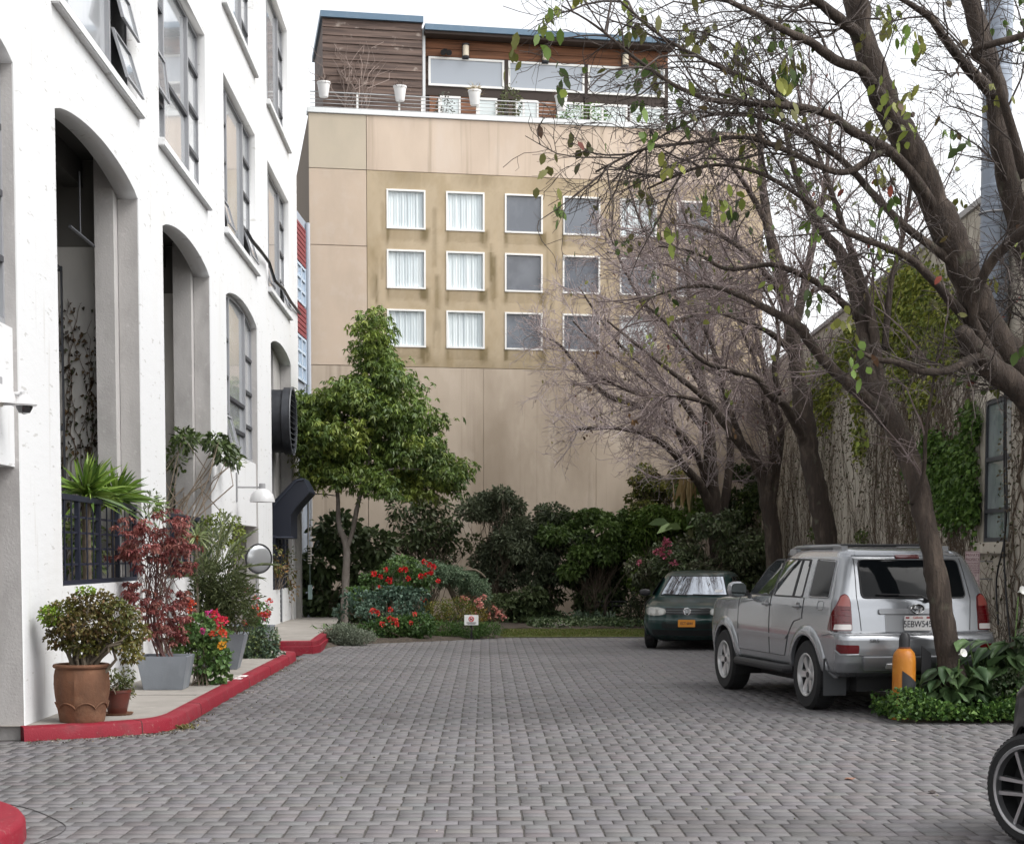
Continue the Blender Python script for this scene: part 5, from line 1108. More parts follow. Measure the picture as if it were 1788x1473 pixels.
# tapered grey troughs
ZINC = P('grey_fibre_planter', (.20, .22, .245), .6, layers=[((.155, .17, .19), 2.2, .45, .7, None, .8), ((.30, .315, .33), 6, .55, .75, (1, 1, .3), .5), ((.09, .09, .09), 20, .66, .8, None, .5)], bump=[(50, .002, None)])
def trough(cx, cy, w0, w1, h, label, rz=0., ln=1.):
    t = thing('tapered_planter', label, 'planter', (cx, cy, .13), rz, group=PG); mb = MB(); a, b = w0 / 2, w1 / 2
    M_ = WM[t]; ring = lambda s, z: [M_ @ Vector(q) for q in ((-s, -s * ln, z), (s, -s * ln, z), (s, s * ln, z), (-s, s * ln, z))]
    vs = ring(a, 0) + ring(b, h) + ring(b - .025, h) + ring(b - .04, h - .06); fs = [(3, 2, 1, 0)]
    for l in range(3): fs += [(l * 4 + i, l * 4 + (i + 1) % 4, l * 4 + 4 + (i + 1) % 4, l * 4 + 4 + i) for i in range(4)]
    mb.add(vs, fs); mb.build('planter_box', ZINC, t, bevel=.006)
    mb = MB(); s = b - .042; mb.add([M_ @ Vector(q) for q in ((-s, -s * ln, h - .055), (s, -s * ln, h - .055), (s, s * ln, h - .055), (-s, s * ln, h - .055))], [(0, 1, 2, 3)]); mb.build('soil', SOIL, t); return t
tp = G(281, 1205, .13); TC = (tp.x + .0, tp.y + .3)
trough(TC[0], TC[1], .46, .60, .40, 'grey tapered planter below the red maple, nearest of the row', R(2))
TC2 = (D(388, 1160, 22.6).x, 22.6); trough(TC2[0], TC2[1], .46, .70, .50, 'grey tapered planter half hidden behind the orange and pink flowers', R(4))
TC3 = (D(438, 1150, 25.4).x - .05, 25.6); trough(TC3[0], TC3[1], .46, .70, .48, 'grey tapered planter at the far end under the blue green foliage', R(-3))
# Japanese maple
MP = [(.20, .052, .05), (.26, .075, .066), (.14, .036, .038), (.27, .11, .085)]
b0 = (TC[0] - .02, TC[1], .50)
t = thing('japanese_maple', 'red leaved japanese maple in the nearest grey planter', 'tree', b0)
mblobs = PB([(265, 915, 40, 16), (300, 935, 30, 18), (245, 935, 26, 14), (280, 955, 46, 18), (228, 968, 24, 8), (318, 960, 20, 18), (262, 975, 30, 12), (318, 995, 16, 12), (290, 1050, 34, 16), (305, 1075, 30, 16), (285, 1095, 28, 16), (310, 1105, 22, 14), (240, 1050, 18, 20), (232, 1030, 14, 14), (325, 1045, 14, 10)], 19.3, 1300, 1, .15)
mb_ = []
for q in mblobs:
    for k in range(14): mb_.append((q[0] + random.gauss(0, q[3] * .7), q[1] + random.gauss(0, q[3] * .5), q[2] + random.gauss(0, q[5] * .75), q[3] * .42, q[4] * .42, q[5] * .22, max(5, q[6] // 13)))
put('crown', rosettes(mb_, 6, .056, .02, MP, down=.3, shell=.35, spread=1.), LEAF, t)
mb = MB(); bb = Vector(b0)
for k in range(9):
    x0 = random.uniform(250, 285); q = D(x0, random.uniform(930, 1000), 19.3 + random.gauss(0, .1)); pts = [bb + Vector((random.gauss(0, .05), random.gauss(0, .05), 0)), D(x0 - 4 + random.gauss(0, 5), 1090, 19.3), D(x0 + random.gauss(0, 4), 1030, 19.3), q]
    mb.tube([Vector(x) for x in cr(np.array([list(p) for p in pts]), 4)], list(np.linspace(.012, .004, 13)), 5)
for q in mblobs:
    for _ in range(5): stems(mb, D(random.uniform(255, 290), random.uniform(960, 1080), 19.3), [(q[0] + random.gauss(0, q[3] * .5), q[1] + random.gauss(0, q[4] * .4), q[2] + random.gauss(0, q[5] * .5))], .006, .2)
mb.build('branches', P('maple_bark', (.10, .05, .045), .85), t)
# nasturtium and geranium mix
NAS = [(.09, .17, .05), (.12, .21, .06), (.06, .12, .035), (.16, .24, .07)]
t = bush('nasturtium_plant', 'round leaved plant with pink, red and yellow blooms trailing from grey planter', 'flowering plant', PB([(350, 1095, 34, 20), (330, 1115, 30, 18), (372, 1110, 24, 20), (345, 1135, 36, 18), (380, 1145, 20, 22), (362, 1160, 32, 20), (372, 1180, 24, 14)], 19.75, 2600, 1, .1), NAS, .075, .075, (TC[0] + .3, TC[1] + .45, .13), shell=.75, stemr=.006, droop=.1)
for pl, pal, r in (([(366, 1071), (355, 1101)], ((.60, .05, .22), (.5, .08, .3)), .036), ([(384, 1086), (391, 1084), (377, 1073)], ((.68, .05, .12), (.6, .04, .05)), .038), ([(382, 1098), (388, 1104), (372, 1107), (390, 1106), (336, 1053), (330, 1062)], ((.64, .07, .04), (.6, .12, .05)), .034), ([(388, 1126)], ((.72, .33, .02),), .034)):
    add_flowers(t, [D(a, b, 19.3) for a, b in pl], pal, r, 22, 1)
# palm
t = thing('date_palm', 'small feathery date palm arching over the pavement beside the round mirror', 'palm', (TC2[0], TC2[1], .58))
def frond(base, tip, sag, nl=34, ll=.26, pal=((.15, .18, .085), (.21, .235, .13), (.10, .13, .06))):
    base, tip = Vector(base), Vector(tip); L = (tip - base).length; pts = []; axs = []; ls = []; mid = []
    for i in range(21): f = i / 20; mid.append(base.lerp(tip, f) + Vector((0, 0, sag * L * math.sin(math.pi * f))))
    side = (tip - base).cross(Vector((0, 0, 1))).normalized()
    for i in range(nl):
        f = .12 + .88 * i / nl; x = f * 20; k = min(int(x), 19); p = mid[k].lerp(mid[k + 1], x - k); tg = (mid[k + 1] - mid[k]).normalized()
        for sgn in (-1, 1): pts.append(list(p)); axs.append(list(tg * .9 + side * sgn * .75 + Vector((random.gauss(0, .1), random.gauss(0, .1), .22 + random.gauss(0, .1))))); ls.append(ll * (1 - .55 * abs(f - .4)) * random.uniform(.85, 1.1))
    return mid, pts, axs, ls, pal
c0p = D(368, 1020, 22.5); FR = [(345, 915), (318, 985), (372, 925), (402, 925), (428, 960), (476, 986), (455, 1010), (330, 940), (440, 930), (300, 1010), (395, 900), (415, 1045), (350, 1050)]
for i, (a, b) in enumerate(FR):
    tip = D(a, b, 22.5 + random.uniform(-.55, .45)); mid, pts, axs, ls, pal = frond(c0p + Vector((random.gauss(0, .03), random.gauss(0, .03), 0)), tip, .1)
    me = leaf_mesh('frond', pts, axs, np.array(ls), .016, pick_cols(len(pts), pal), droop=.12, six=True)
    f_ = put('frond', me, LEAF, t); mb = MB(); mb.tube(mid, list(np.linspace(.011, .003, 21)), 5); mb.build('midrib', P('palm_rib', (.2, .2, .1), .7), f_)
mb = MB(); mb.tube([(TC2[0], TC2[1], .55), (c0p.x, c0p.y, 1.0), c0p], [.07, .08, .06], 10); mb.build('trunk', WOODY, t, smooth=True)
t = thing('spiky_dracaena', 'small rosette of pale spiky leaves with orange centre above the red maple', 'plant', (TC2[0] - .35, 22.0, .13)); c1 = D(342, 938, 22.0); n = 44
put('leaves', leaf_mesh('leaves', np.array([list(c1)] * n), np.stack([rng.normal(0, 1, n), rng.normal(-.2, .8, n), rng.normal(.3, .6, n)], 1), rng.uniform(.22, .34, n), .022, pick_cols(n, [(.19, .24, .10), (.26, .3, .14)]), droop=.3, six=True), LEAF, t)
n = 10; put('centre', leaf_mesh('centre', np.array([list(c1 + Vector((0, -.02, 0)))] * n), np.stack([rng.normal(0, 1, n), rng.normal(-.2, .8, n), rng.normal(.1, .5, n)], 1), .09, .02, pick_cols(n, [(.36, .13, .04)])), LEAF, t)
mb = MB(); mb.tube([(TC2[0] - .35, 22.0, .13), (c1.x + .02, c1.y, 1.0), c1], .018, 6); mb.build('stem', WOODY, t)
OLV = [(.085, .105, .04), (.12, .14, .055), (.06, .08, .03)]
bush('feathery_bush', 'tall olive grey feathery bush filling the middle of the planter row', 'shrub', PB([(385, 1010, 46, 30), (360, 1045, 36, 30), (410, 1040, 40, 30), (375, 1075, 40, 24), (420, 1075, 28, 22), (355, 1000, 22, 24), (372, 1055, 30, 30), (395, 1030, 30, 24)], 22.1, 3600, .7, .12), OLV, .10, .017, (TC2[0] + .05, 23.2, .13), up=.6)
bush('yellow_green_shrub', 'yellow green round leaved shrub at the pier above the palm', 'shrub', PB([(388, 910, 34, 16), (365, 925, 24, 18), (405, 935, 24, 20), (412, 965, 14, 18), (380, 945, 28, 16)], 24.0, 2000, 1, .12), [(.16, .21, .04), (.22, .26, .055), (.11, .15, .03)], .055, .045, (D(388, 1100, 24.).x - .1, 24.0, .13))
t = bush('red_busy_lizzie', 'small bush with red and pink blossoms before the last white pier', 'flowering plant', PB([(448, 1075, 22, 16), (440, 1095, 26, 14), (460, 1065, 12, 12), (430, 1060, 14, 14)], 25.3, 2600, 1, .1), NAS, .055, .04, (TC3[0], TC3[1] - .1, .6))
add_flowers(t, [D(a, b, 25.0) for a, b in ((432, 1034), (447, 1046), (470, 1050), (445, 1062), (449, 1075), (458, 1074), (464, 1076), (468, 1070), (427, 1088))], ((.62, .03, .04), (.55, .10, .18), (.6, .1, .04)), .045, 20)
bush('blue_green_succulent', 'blue green succulent mound with pale green edges at the pavement end', 'plant', PB([(430, 1120, 34, 20), (465, 1115, 22, 24), (450, 1135, 38, 16), (470, 1135, 16, 16), (418, 1140, 22, 14)], 25.0, 3600, 1, .1), [(.085, .135, .10), (.13, .18, .12), (.16, .2, .07), (.07, .11, .06)], .06, .04, (TC3[0], TC3[1] - .3, .13), stem=False)
# yucca and fillers behind the first railing
def on_facade(px, py, n): s, z = FS(px, py, n); return FP(s, z, n)
for i, (px, py, lb) in enumerate(((150, 858, 'bright green spiky yucca behind the railing, nearest the white pier'), (200, 865, 'bright green spiky yucca behind the railing, middle one'), (243, 880, 'low spiky yucca leaning out over the railing end'))):
    c_ = on_facade(px, py + 8, -.22); t = thing('yucca', lb, 'yucca', (c_.x, c_.y, .13), group='yuccas behind the railing'); n = 130
    ax = np.stack([rng.normal(.25, .6, n), rng.normal(-.1, .8, n), np.abs(rng.normal(.7, .55, n)) - .2], 1)
    put('leaves', leaf_mesh('leaves', np.array([list(c_)] * n) + rng.normal(0, .03, (n, 3)), ax, rng.uniform(.4, .7, n) * (1, .95, .7)[i], .042, pick_cols(n, [(.10, .18, .025), (.15, .24, .035), (.065, .12, .022), (.2, .29, .06)], .14), droop=.18, six=True, curl=.05), GLOSSLEAF, t)
    mb = MB(); mb.tube([(c_.x, c_.y, .13), c_], [.06, .05], 8); mb.build('stem', WOODY, t)
def recess_blobs(lst, n_, dens):
    out = []
    for (px, py, rx, ry) in lst:
        p = on_facade(px, py, n_); d = p.y; out.append((p.x, p.y, p.z, .16, rx / F_PX * d * 2.2, ry / F_PX * d, int(dens * rx * ry / 1000) + 8))
    return out
bush('recess_shrub', 'mixed green plant seen through the navy lattice of the first bay', 'shrub', recess_blobs([(140, 930, 24, 30), (180, 940, 26, 34), (215, 940, 22, 34), (150, 985, 26, 24), (200, 990, 26, 24)], -.5, 230), [(.07, .12, .03), (.12, .17, .05), (.2, .2, .09), (.16, .22, .05)], .15, .045, FP(3, .13, -.5), six=True)
bush('grey_leaf_plant', 'slender grey leaved sprig beside the pier over the first railing', 'plant', recess_blobs([(268, 875, 16, 14), (258, 895, 14, 12), (276, 890, 10, 10)], .1, 160), [(.10, .12, .07), (.15, .17, .1)], .11, .026, FP(5.9, .13, .15), six=True)
bush('loquat_shrub', 'dark leaved shrub branching out of the second arched bay', 'shrub', [b for b in recess_blobs([(325, 765, 28, 16), (360, 775, 28, 14)], -.3, 520)] + [b for b in recess_blobs([(392, 790, 22, 18), (375, 770, 22, 12), (408, 800, 10, 16)], .25, 620)] + recess_blobs([(310, 800, 18, 24), (330, 830, 22, 24), (320, 860, 20, 18)], -.5, 330), [(.055, .085, .022), (.085, .12, .03), (.10, .15, .035), (.035, .055, .02)], .12, .05, FP(8.6, .13, -.55), GLOSSLEAF, six=True, stemr=.02)
# creepers on the inner walls of the recesses
def creeper(label, s_wall, n0, n1, z0, z1, nst, nlf, pal):
    t = thing('wall_creeper', label, 'creeper', FP(s_wall - .02, .13, (n0 + n1) / 2)); mb = MB(); lp = []
    for k in range(nst):
        n_ = random.uniform(n0, n1); z = z0; pts = []
        top = z0 + (z1 - z0) * random.uniform(.25, 1)
        while z < top: pts.append(FP(s_wall - .012, z, n_)); n_ = min(max(n_ + random.gauss(0, .035), n1), n0) if n0 > n1 else n_; z += random.uniform(.08, .16)
        if len(pts) > 2: mb.tube(pts, [.007 * (1 - .6 * i / len(pts)) for i in range(len(pts))], 4); lp += pts[len(pts) // 4:]
    mb.build('stem', P('creeper_stem', (.10, .062, .04), .9), t)
    pts = np.array([list(random.choice(lp)) for _ in range(nlf)]) + rng.normal(0, .05, (nlf, 3)) * np.array([1, .15, 1]); ax = np.stack([rng.normal(0, .6, nlf), rng.normal(-.8, .2, nlf), rng.normal(-.4, .5, nlf)], 1)
    put('leaves', leaf_mesh('leaves', pts, ax, rng.uniform(.05, .09, nlf), .05, pick_cols(nlf, pal)), LEAF, t)
creeper('withered brown creeper on the inner wall of the first bay', 5.725, -.52, -1.03, 1.5, 5.3, 16, 420, [(.09, .06, .035), (.13, .085, .04), (.06, .07, .03), (.05, .04, .03)])
creeper('thin creeper climbing the inner wall of the second bay', 11.355, -.6, -1.1, 1.5, 4.4, 4, 60, [(.07, .06, .035), (.06, .08, .03)])
bush('trellis_vine', 'yellowing vine hanging on the navy trellis of the last bay', 'climber', recess_blobs([(484, 975, 6, 24), (487, 995, 6, 12), (505, 990, 5, 40), (507, 1030, 4, 20)], -.02, 900), [(.20, .15, .04), (.26, .13, .05), (.13, .15, .04), (.08, .1, .03)], .09, .04, FP(20.3, .98, -.02), six=True, stemr=.006)
# ---------------------------------------------------------------- ivy wall
t = thing('bare_ivy', 'leafless ivy stems fanning up the whole plaster wall on the right', 'climber', IP(30, 0, .02))
N = 420; K = 26; s = np.where(rng.random(N) < .45, rng.uniform(20, 28, N), rng.uniform(18, 47, N)); zt = np.clip(rng.normal(4.6, 1.6, N), 1.2, IZT - .05); z0 = np.where(rng.random(N) < .6, 0, rng.uniform(0, 3.5, N)); zt = np.maximum(zt, z0 + .8); zt = np.minimum(zt, IZT - .02)
S = s[:, None] + np.cumsum(rng.normal(0, .17, (N, K)), 1) + np.linspace(0, 1, K)[None] * rng.normal(0, 1.5, (N, 1)); Z = z0[:, None] + (zt - z0)[:, None] * np.linspace(0, 1, K)[None] + rng.normal(0, .02, (N, K)); Nn = np.abs(rng.normal(.012, .01, (N, K))) + .004
inwin = lambda S_, Z_: (S_ > sw0 - .05) & (S_ < sw1 + .05) & (Z_ > z1w - .05) & (Z_ < zwt + .05)
ok = ~inwin(S, Z).any(1); S, Z, Nn = S[ok], Z[ok], Nn[ok]; N = len(S)
def wall_pts(S_, Z_, N_): return np.stack([IX + iu.x * S_ + inn.x * N_, iu.y * S_ + inn.y * N_, Z_], -1)
ok = (S > 17).all(1) & (S < 47.3).all(1); S, Z, Nn = S[ok], Z[ok], Nn[ok]; N = len(S); Pl = wall_pts(S, Z, Nn); r0 = rng.uniform(.003, .007, N); sets = [tubes_np(Pl, r0, r0 * .45, 4)]
big = rng.choice(N, 14); sets.append(tubes_np(Pl[big] + np.array([-.01, 0, 0]), rng.uniform(.011, .018, 14), np.full(14, .006), 5))
br = spawn(Pl, 3600, (.3, 1.2), (R(25), R(65)), (0, 0, .35), .05, 6, .25); 
br[..., 0] = np.minimum(br[..., 0], IX + IA * br[..., 1] - .006); br[..., 0] = np.maximum(br[..., 0], IX + IA * br[..., 1] - .06); br[..., 2] = np.minimum(br[..., 2], IZT)
sb = br[..., 1]; ok = ~inwin(sb, br[..., 2]).any(1); br = br[ok]; sets.append(tubes_np(br, np.full(len(br), .0042), np.full(len(br), .0024), 3))
V, Q = join_tubes(sets); o = put('stem', raw_mesh('stem', V, Q), P('ivy_stem', (.12, .088, .062), .9, layers=[((.16, .125, .095), 3, .45, .7, None, .8)]), t, smooth=True, angle=None); o['kind'] = 'stuff'
def ivy_leaves(label, name, spots, n, pal, L):
    """spots in pixels on the wall"""
    S_, Z_ = [], []; w_ = np.array([a * b for _, _, a, b in spots], float); w_ /= w_.sum()
    for (px, py, rx, ry), k in zip(spots, (w_ * n).astype(int)):
        for _ in range(k):
            a = px + random.gauss(0, rx * .55); b = py + random.gauss(0, ry * .55)
            if a < 935: continue
            s_, z_ = IS(a, b); S_.append(s_); Z_.append(z_)
    S_, Z_ = np.array(S_), np.array(Z_); ok = (Z_ < IZT + .12) & (Z_ > .05) & (S_ < 47) & ~((S_ > sw0 + .03) & (S_ < sw1 - .03) & (Z_ > z1w) & (Z_ < zwt)); S_, Z_ = S_[ok], Z_[ok]; m = len(S_)
    p = wall_pts(S_, Z_, rng.uniform(.02, .16, m)); t = thing(name, label, 'climber', (p[:, 0].mean(), p[:, 1].mean(), 0))
    put('leaves', leaf_mesh('leaves', p, np.stack([rng.normal(-.5, .4, m), rng.normal(-.3, .6, m), rng.normal(-.5, .5, m)], 1), rng.uniform(.6, 1.15, m) * L, rng.uniform(.6, 1.1, m) * L * .85, pick_cols(m, pal, .2), droop=.15), LEAF, t)
    mb = MB()
    for k in range(26):
        i = rng.integers(0, m); a = p[i]; b_ = p[rng.integers(0, m)]
        if np.linalg.norm(a - b_) < 2.2: mb.tube([Vector(a), Vector((a + b_) / 2 + rng.normal(0, .03, 3) * np.array([.2, 1, 1])), Vector(b_)], .005, 4)
    if mb.v: mb.build('stem', WOODY, t)
ivy_leaves('dense fresh green ivy patch left of the tall window', 'green_ivy', [(1640, 780, 22, 26), (1665, 830, 34, 28), (1690, 800, 22, 34), (1655, 860, 34, 24), (1690, 865, 22, 30), (1675, 900, 24, 20), (1708, 740, 14, 30), (1712, 880, 8, 50), (1632, 830, 16, 20), (1600, 815, 10, 16)], 6500, [(.085, .16, .03), (.12, .20, .04), (.06, .115, .025)], .09)
ivy_leaves('yellow green ivy hanging along the roofline of the plaster wall', 'yellow_ivy', [(1560, 530, 40, 30), (1610, 500, 40, 34), (1640, 540, 34, 40), (1590, 570, 44, 26), (1535, 590, 30, 36), (1500, 600, 24, 24), (1660, 590, 26, 40), (1620, 690, 20, 20), (1580, 640, 14, 30), (1470, 640, 14, 40), (1445, 690, 14, 50), (1505, 690, 10, 40), (1510, 770, 8, 30), (1540, 670, 8, 30), (1420, 680, 14, 40), (1650, 640, 14, 18)], 15000, [(.27, .30, .055), (.20, .24, .05), (.33, .34, .075), (.13, .17, .04)], .095)
ivy_leaves('small withered brown and olive ivy leaves scattered over the whole wall', 'withered_ivy', [(1500, 760, 130, 150), (1400, 800, 90, 130), (1620, 880, 90, 90), (1560, 660, 120, 70), (1770, 850, 30, 200)], 3200, [(.09, .07, .045), (.13, .10, .065), (.08, .085, .04), (.16, .135, .09)], .055)
ivy_leaves('small green tufts of ivy low on the wall behind the silver car', 'low_ivy', [(1430, 930, 10, 12), (1455, 945, 8, 8), (1330, 900, 8, 20), (1515, 935, 10, 12)], 260, [(.07, .11, .03), (.12, .15, .05)], .08)
# ---------------------------------------------------------------- corner bed by the bollard
n = 13000; x = rng.uniform(3.9, 6.6, n); y = rng.uniform(16.3, 17.42, n); hgt = .04 + .30 * rng.random(n) * (.6 + .5 * np.sin(x * 5) * np.cos(y * 6 + 1)); m_ = (x - 3.9) * 3 + (y - 16.3) * 1.2 > .1
x, y, hgt = x[m_], y[m_], hgt[m_]; n = len(x)
tag(put('clover', leaf_mesh('clover', np.stack([x, y - .06, hgt], 1), rng.normal(0, 1, (n, 3)) * np.array([1, 1, .4]) + np.array([0, -.2, .25]), rng.uniform(.03, .06, n), .045, pick_cols(n, [(.055, .12, .025), (.08, .16, .03), (.035, .08, .02), (.11, .19, .04)])), LEAF), 'low bright green clover like ground cover around the orange bollard', 'ground cover', kind='stuff')
def calla(cx, cy, label, nl, hmax, pal):
    t = thing('calla_lily', label, 'plant', (cx, cy, .02)); mb = MB(); pts = []; axs = []
    for k in range(nl):
        a = random.uniform(0, 6.28); r_ = random.uniform(.05, .32); h = hmax * random.uniform(.4, 1.); tip = Vector((cx + math.cos(a) * r_, cy + math.sin(a) * r_ * .8, h))
        mb.tube([Vector((cx + random.gauss(0, .06), cy + random.gauss(0, .05), .02)), Vector((cx + math.cos(a) * r_ * .4, cy + math.sin(a) * r_ * .3, h * .6)), tip], [.012, .01, .006], 5)
        pts.append(list(tip)); axs.append((math.cos(a) * .9 + random.gauss(0, .2), math.sin(a) * .5 - .35, random.gauss(-.25, .3)))
    mb.build('stalk', P('green_stalk', (.10, .16, .05), .5), t, smooth=True); n = len(pts)
    # broad heart shaped blades, two halves meeting at the midrib
    V = []; F3 = []
    for p, a in zip(pts, axs):
        p = Vector(p); a = Vector(a).normalized(); L = random.uniform(.17, .29); Wd = L * random.uniform(.85, 1.05); up = Vector((0, 0, 1)); sd = a.cross(up).normalized(); nr = sd.cross(a)
        o = len(V); mid = [p + a * L * f + nr * (-.25 * L * f * f) for f in (-.02, .3, .65, 1.)]
        V += [tuple(q) for q in mid]
        for sg in (-1, 1):
            w_ = [(-.16, .30), (.12, .5), (.45, .40), (.78, .17)]
            V += [tuple(p + a * L * f + sd * sg * Wd * h + nr * (.10 * L * h * 2 - .25 * L * max(f, 0) ** 2 + random.gauss(0, .012))) for f, h in w_]
        for j, b in enumerate((o + 4, o + 8)):
            f4 = [(o, b, b + 1, o + 1), (o + 1, b + 1, b + 2, o + 2), (o + 2, b + 2, b + 3, o + 3)]
            F3 += f4
    cols = np.repeat(pick_cols(n, pal, .12), 12, 0); me = raw_mesh('leaf', np.array(V), [np.array(F3)], cols); put('leaf', me, GLOSSLEAF, t, smooth=True, angle=None); return t
CP = [(.075, .13, .05), (.105, .17, .07), (.05, .095, .038)]
for i, (cx, cy, nl, h) in enumerate(((4.66, 16.8, 26, .55), (4.95, 16.95, 34, .82), (5.25, 16.85, 36, .92), (5.5, 17.0, 26, .85), (4.52, 17.3, 10, .45))):
    t = calla(cx, cy, ['broad leaved calla lily left of the slanting trunk base with a white bloom', 'tall calla lily clump just right of the slanting trunk', 'tallest calla lily clump at the right image edge', 'calla lily clump behind the others against the wall', 'small calla lily beside the orange bollard'][i], nl, h, CP)
    if i in (0, 2):
        f = Vector((D(1680, 1140, 16.5)) if i == 0 else D(1783, 1031, 16.8)); mb = MB(); mb.lathe([(.006, -.05), (.014, -.02), (.028, .012), (.045, .026)], 14, Matrix.Translation(f) @ Matrix.Rotation(R(70), 4, 'X') @ Matrix.Rotation(R(25), 4, 'Y'), cap=False); mb.build('flower', P('white_petal', (.8, .8, .76), .5), t, smooth=True)
        mb = MB(); mb.tube([(cx, cy, .03), f + Vector((-.03, 0, -.06))], .008, 5); mb.build('flower_stalk', P('green_stalk', (.10, .16, .05), .5), t)
bush('dark_bed_shrub', 'dark small leaved shrub at the right edge above the paving', 'shrub', px_blobs([(1765, 1195, 30, 26), (1785, 1160, 24, 30), (1745, 1225, 26, 20), (1780, 1230, 30, 22), (1800, 1110, 24, 30)], 16.75, 2600, .7), [(.04, .06, .03), (.06, .08, .04), (.03, .042, .02)], .05, .03, (5.3, 16.9, .02))
# ================================================================ VEHICLES
RUBBER = P('tyre_rubber', (.014, .014, .015), .85, bump=[(60, .003, None)])
BLACKP = P('black_plastic', (.016, .016, .018), .55)
ALLOY = P('alloy', (.60, .60, .60), .3, metal=.75)
ALLOYD = P('dark_alloy', (.03, .03, .032), .4, metal=.3)
CHROME = P('chrome', (.75, .75, .76), .12, metal=1.)
TINT = P('tinted_glass', (.005, .006, .007), .05, spec=.1)
SIDEG = P('side_glass', (.035, .04, .042), .03, spec=.9, coat=1.)
REDL = P('red_lens', (.085, .002, .004), .15, coat=.4)
PINKL = P('pink_lens', (.24, .055, .045), .18, coat=.4)
CLEARL = P('clear_lens', (.55, .52, .50), .12, coat=1.)
class Car:
    def __init__(s, levels, L, rr, rf, bow_r=.05, bow_f=.14, wheels=(), wr=.38, nz=40, zm=None):
        """levels: z, x rear, x front, half width"""
        lv = np.array(levels); z0, z1 = lv[0, 0], lv[-1, 0]; u = np.linspace(0, 1, nz)
        zz = np.unique(np.concatenate([z0 + (z1 - z0) * u, lv[:, 0]])); s.z = zz
        s.lv = lv; s.L = L; s.rr, s.rf, s.br, s.bf = rr, rf, bow_r, bow_f; s.wheels = wheels; s.wr = wr
        s.cache = {}; s.zm = zm
    def m(s, z): return float(np.interp(z, [q[0] for q in s.zm], [q[1] for q in s.zm])) if s.zm else z
    def inv(s, z): return float(np.interp(z, [q[1] for q in s.zm], [q[0] for q in s.zm])) if s.zm else z
    def outline(s, z):
        k = round(float(z), 4)
        if k in s.cache: return s.cache[k]
        xr, xf, W = (np.interp(k, s.lv[:, 0], s.lv[:, i]) for i in (1, 2, 3)); ln = xf - xr
        rr, rf = min(s.rr, ln * .3, W * .6), min(s.rf, ln * .35, W * .75); br, bf = s.br * W, s.bf * W
        p = []
        for f in np.linspace(0, 1, 9): y = f * (W - rr); p.append((xr + br * (y / W) ** 2, y))
        a0 = p[-1]; e = 2.3
        for f in np.linspace(0, 1, 9)[1:]:
            t = f * math.pi / 2; c_, n_ = math.cos(t) ** (2 / e), math.sin(t) ** (2 / e); p.append((a0[0] + rr * 1.25 * (1 - c_), W - rr + rr * n_))
        xa = p[-1][0]; xb = xf - bf - rf * 1.2; tap = .965
        for f in np.linspace(0, 1, 61)[1:]: x = xa + (xb - xa) * f; p.append((x, W * (1 - (1 - tap) * max(0, (f - .72) / .28) ** 2)))
        Wf = W * tap; b0 = xb
        for f in np.linspace(0, 1, 11)[1:]:
            t = f * math.pi / 2; c_, n_ = math.cos(t) ** (2 / e), math.sin(t) ** (2 / e); p.append((b0 + rf * 1.2 * n_, Wf - rf + rf * c_))
        q = p[-1]
        for f in np.linspace(0, 1, 9)[1:]: y = q[1] * (1 - f); p.append((xf - bf * (y / max(q[1], .01)) ** 2 if f < 1 else xf, y))
        a = np.array(p); d = np.concatenate([[0], np.cumsum(np.linalg.norm(np.diff(a, axis=0), axis=1))]); s.cache[k] = (a, d); return s.cache[k]
    def hw(s, x, z): return s.hw0(x, s.inv(z))
    def hw0(s, x, z):
        a, d = s.outline(z); return float(np.interp(x, a[9:78, 0], a[9:78, 1]))
    def side(s, sg, off=0.): return lambda x, z: Vector((x, sg * (s.hw0(x, z) + off), s.m(z)))
    def wrap(s, sg, off=0., front=False):
        def f(u, z):
            a, d = s.outline(z); v = sg * u if sg else u; flip = 1 if v >= 0 else -1
            t = abs(u); t = (d[-1] - t) if front else t
            x, y = np.interp(t, d, a[:, 0]), np.interp(t, d, a[:, 1]); e = .01
            dx = np.interp(t + e, d, a[:, 0]) - np.interp(t - e, d, a[:, 0]); dy = np.interp(t + e, d, a[:, 1]) - np.interp(t - e, d, a[:, 1]); l = math.hypot(dx, dy) or 1
            nx, ny = -dy / l, dx / l
            return Vector((x + nx * off, flip * (y + ny * off), s.m(z)))
        return f
    def body(s, paint, root, keep=lambda x, z: True):
        rows = [s.outline(z)[0] for z in s.z]; m = len(rows[0]); V = []; ok = []
        for a, z in zip(rows, s.z):
            full = np.concatenate([a, a[-2:0:-1] * np.array([1, -1])])
            for (x, y) in full:
                zz = zw = s.m(z)
                for wx, wz, ra in s.wheels:                             # snap the body edge to the wheel arch
                    if abs(y) > .6:
                        dd = math.hypot(x - wx, zw - wz)
                        if abs(dd - ra) < .035 and zw > wz - .3: k = ra / dd; x = wx + (x - wx) * k; zz = wz + (zw - wz) * k
                V.append((x, y, zz))
        M_ = 2 * m - 2; F4 = []
        for i in range(len(rows) - 1):
            for j in range(M_):
                j2 = (j + 1) % M_; q = (i * M_ + j, i * M_ + j2, (i + 1) * M_ + j2, (i + 1) * M_ + j); c_ = np.mean([V[k] for k in q], axis=0); cut = False
                for wx, wz, ra in s.wheels:
                    if abs(c_[1]) > .5 and math.hypot(c_[0] - wx, c_[2] - wz) < ra - .004: cut = True
                    if abs(c_[1]) > .5 and abs(c_[0] - wx) < ra * .97 and c_[2] < wz: cut = True
                if not cut: F4.append(q)
        top = tuple((len(rows) - 1) * M_ + j for j in range(M_)); bm = bmesh.new(); vs = [bm.verts.new(v) for v in V]
        for q in F4: bm.faces.new([vs[i] for i in q])
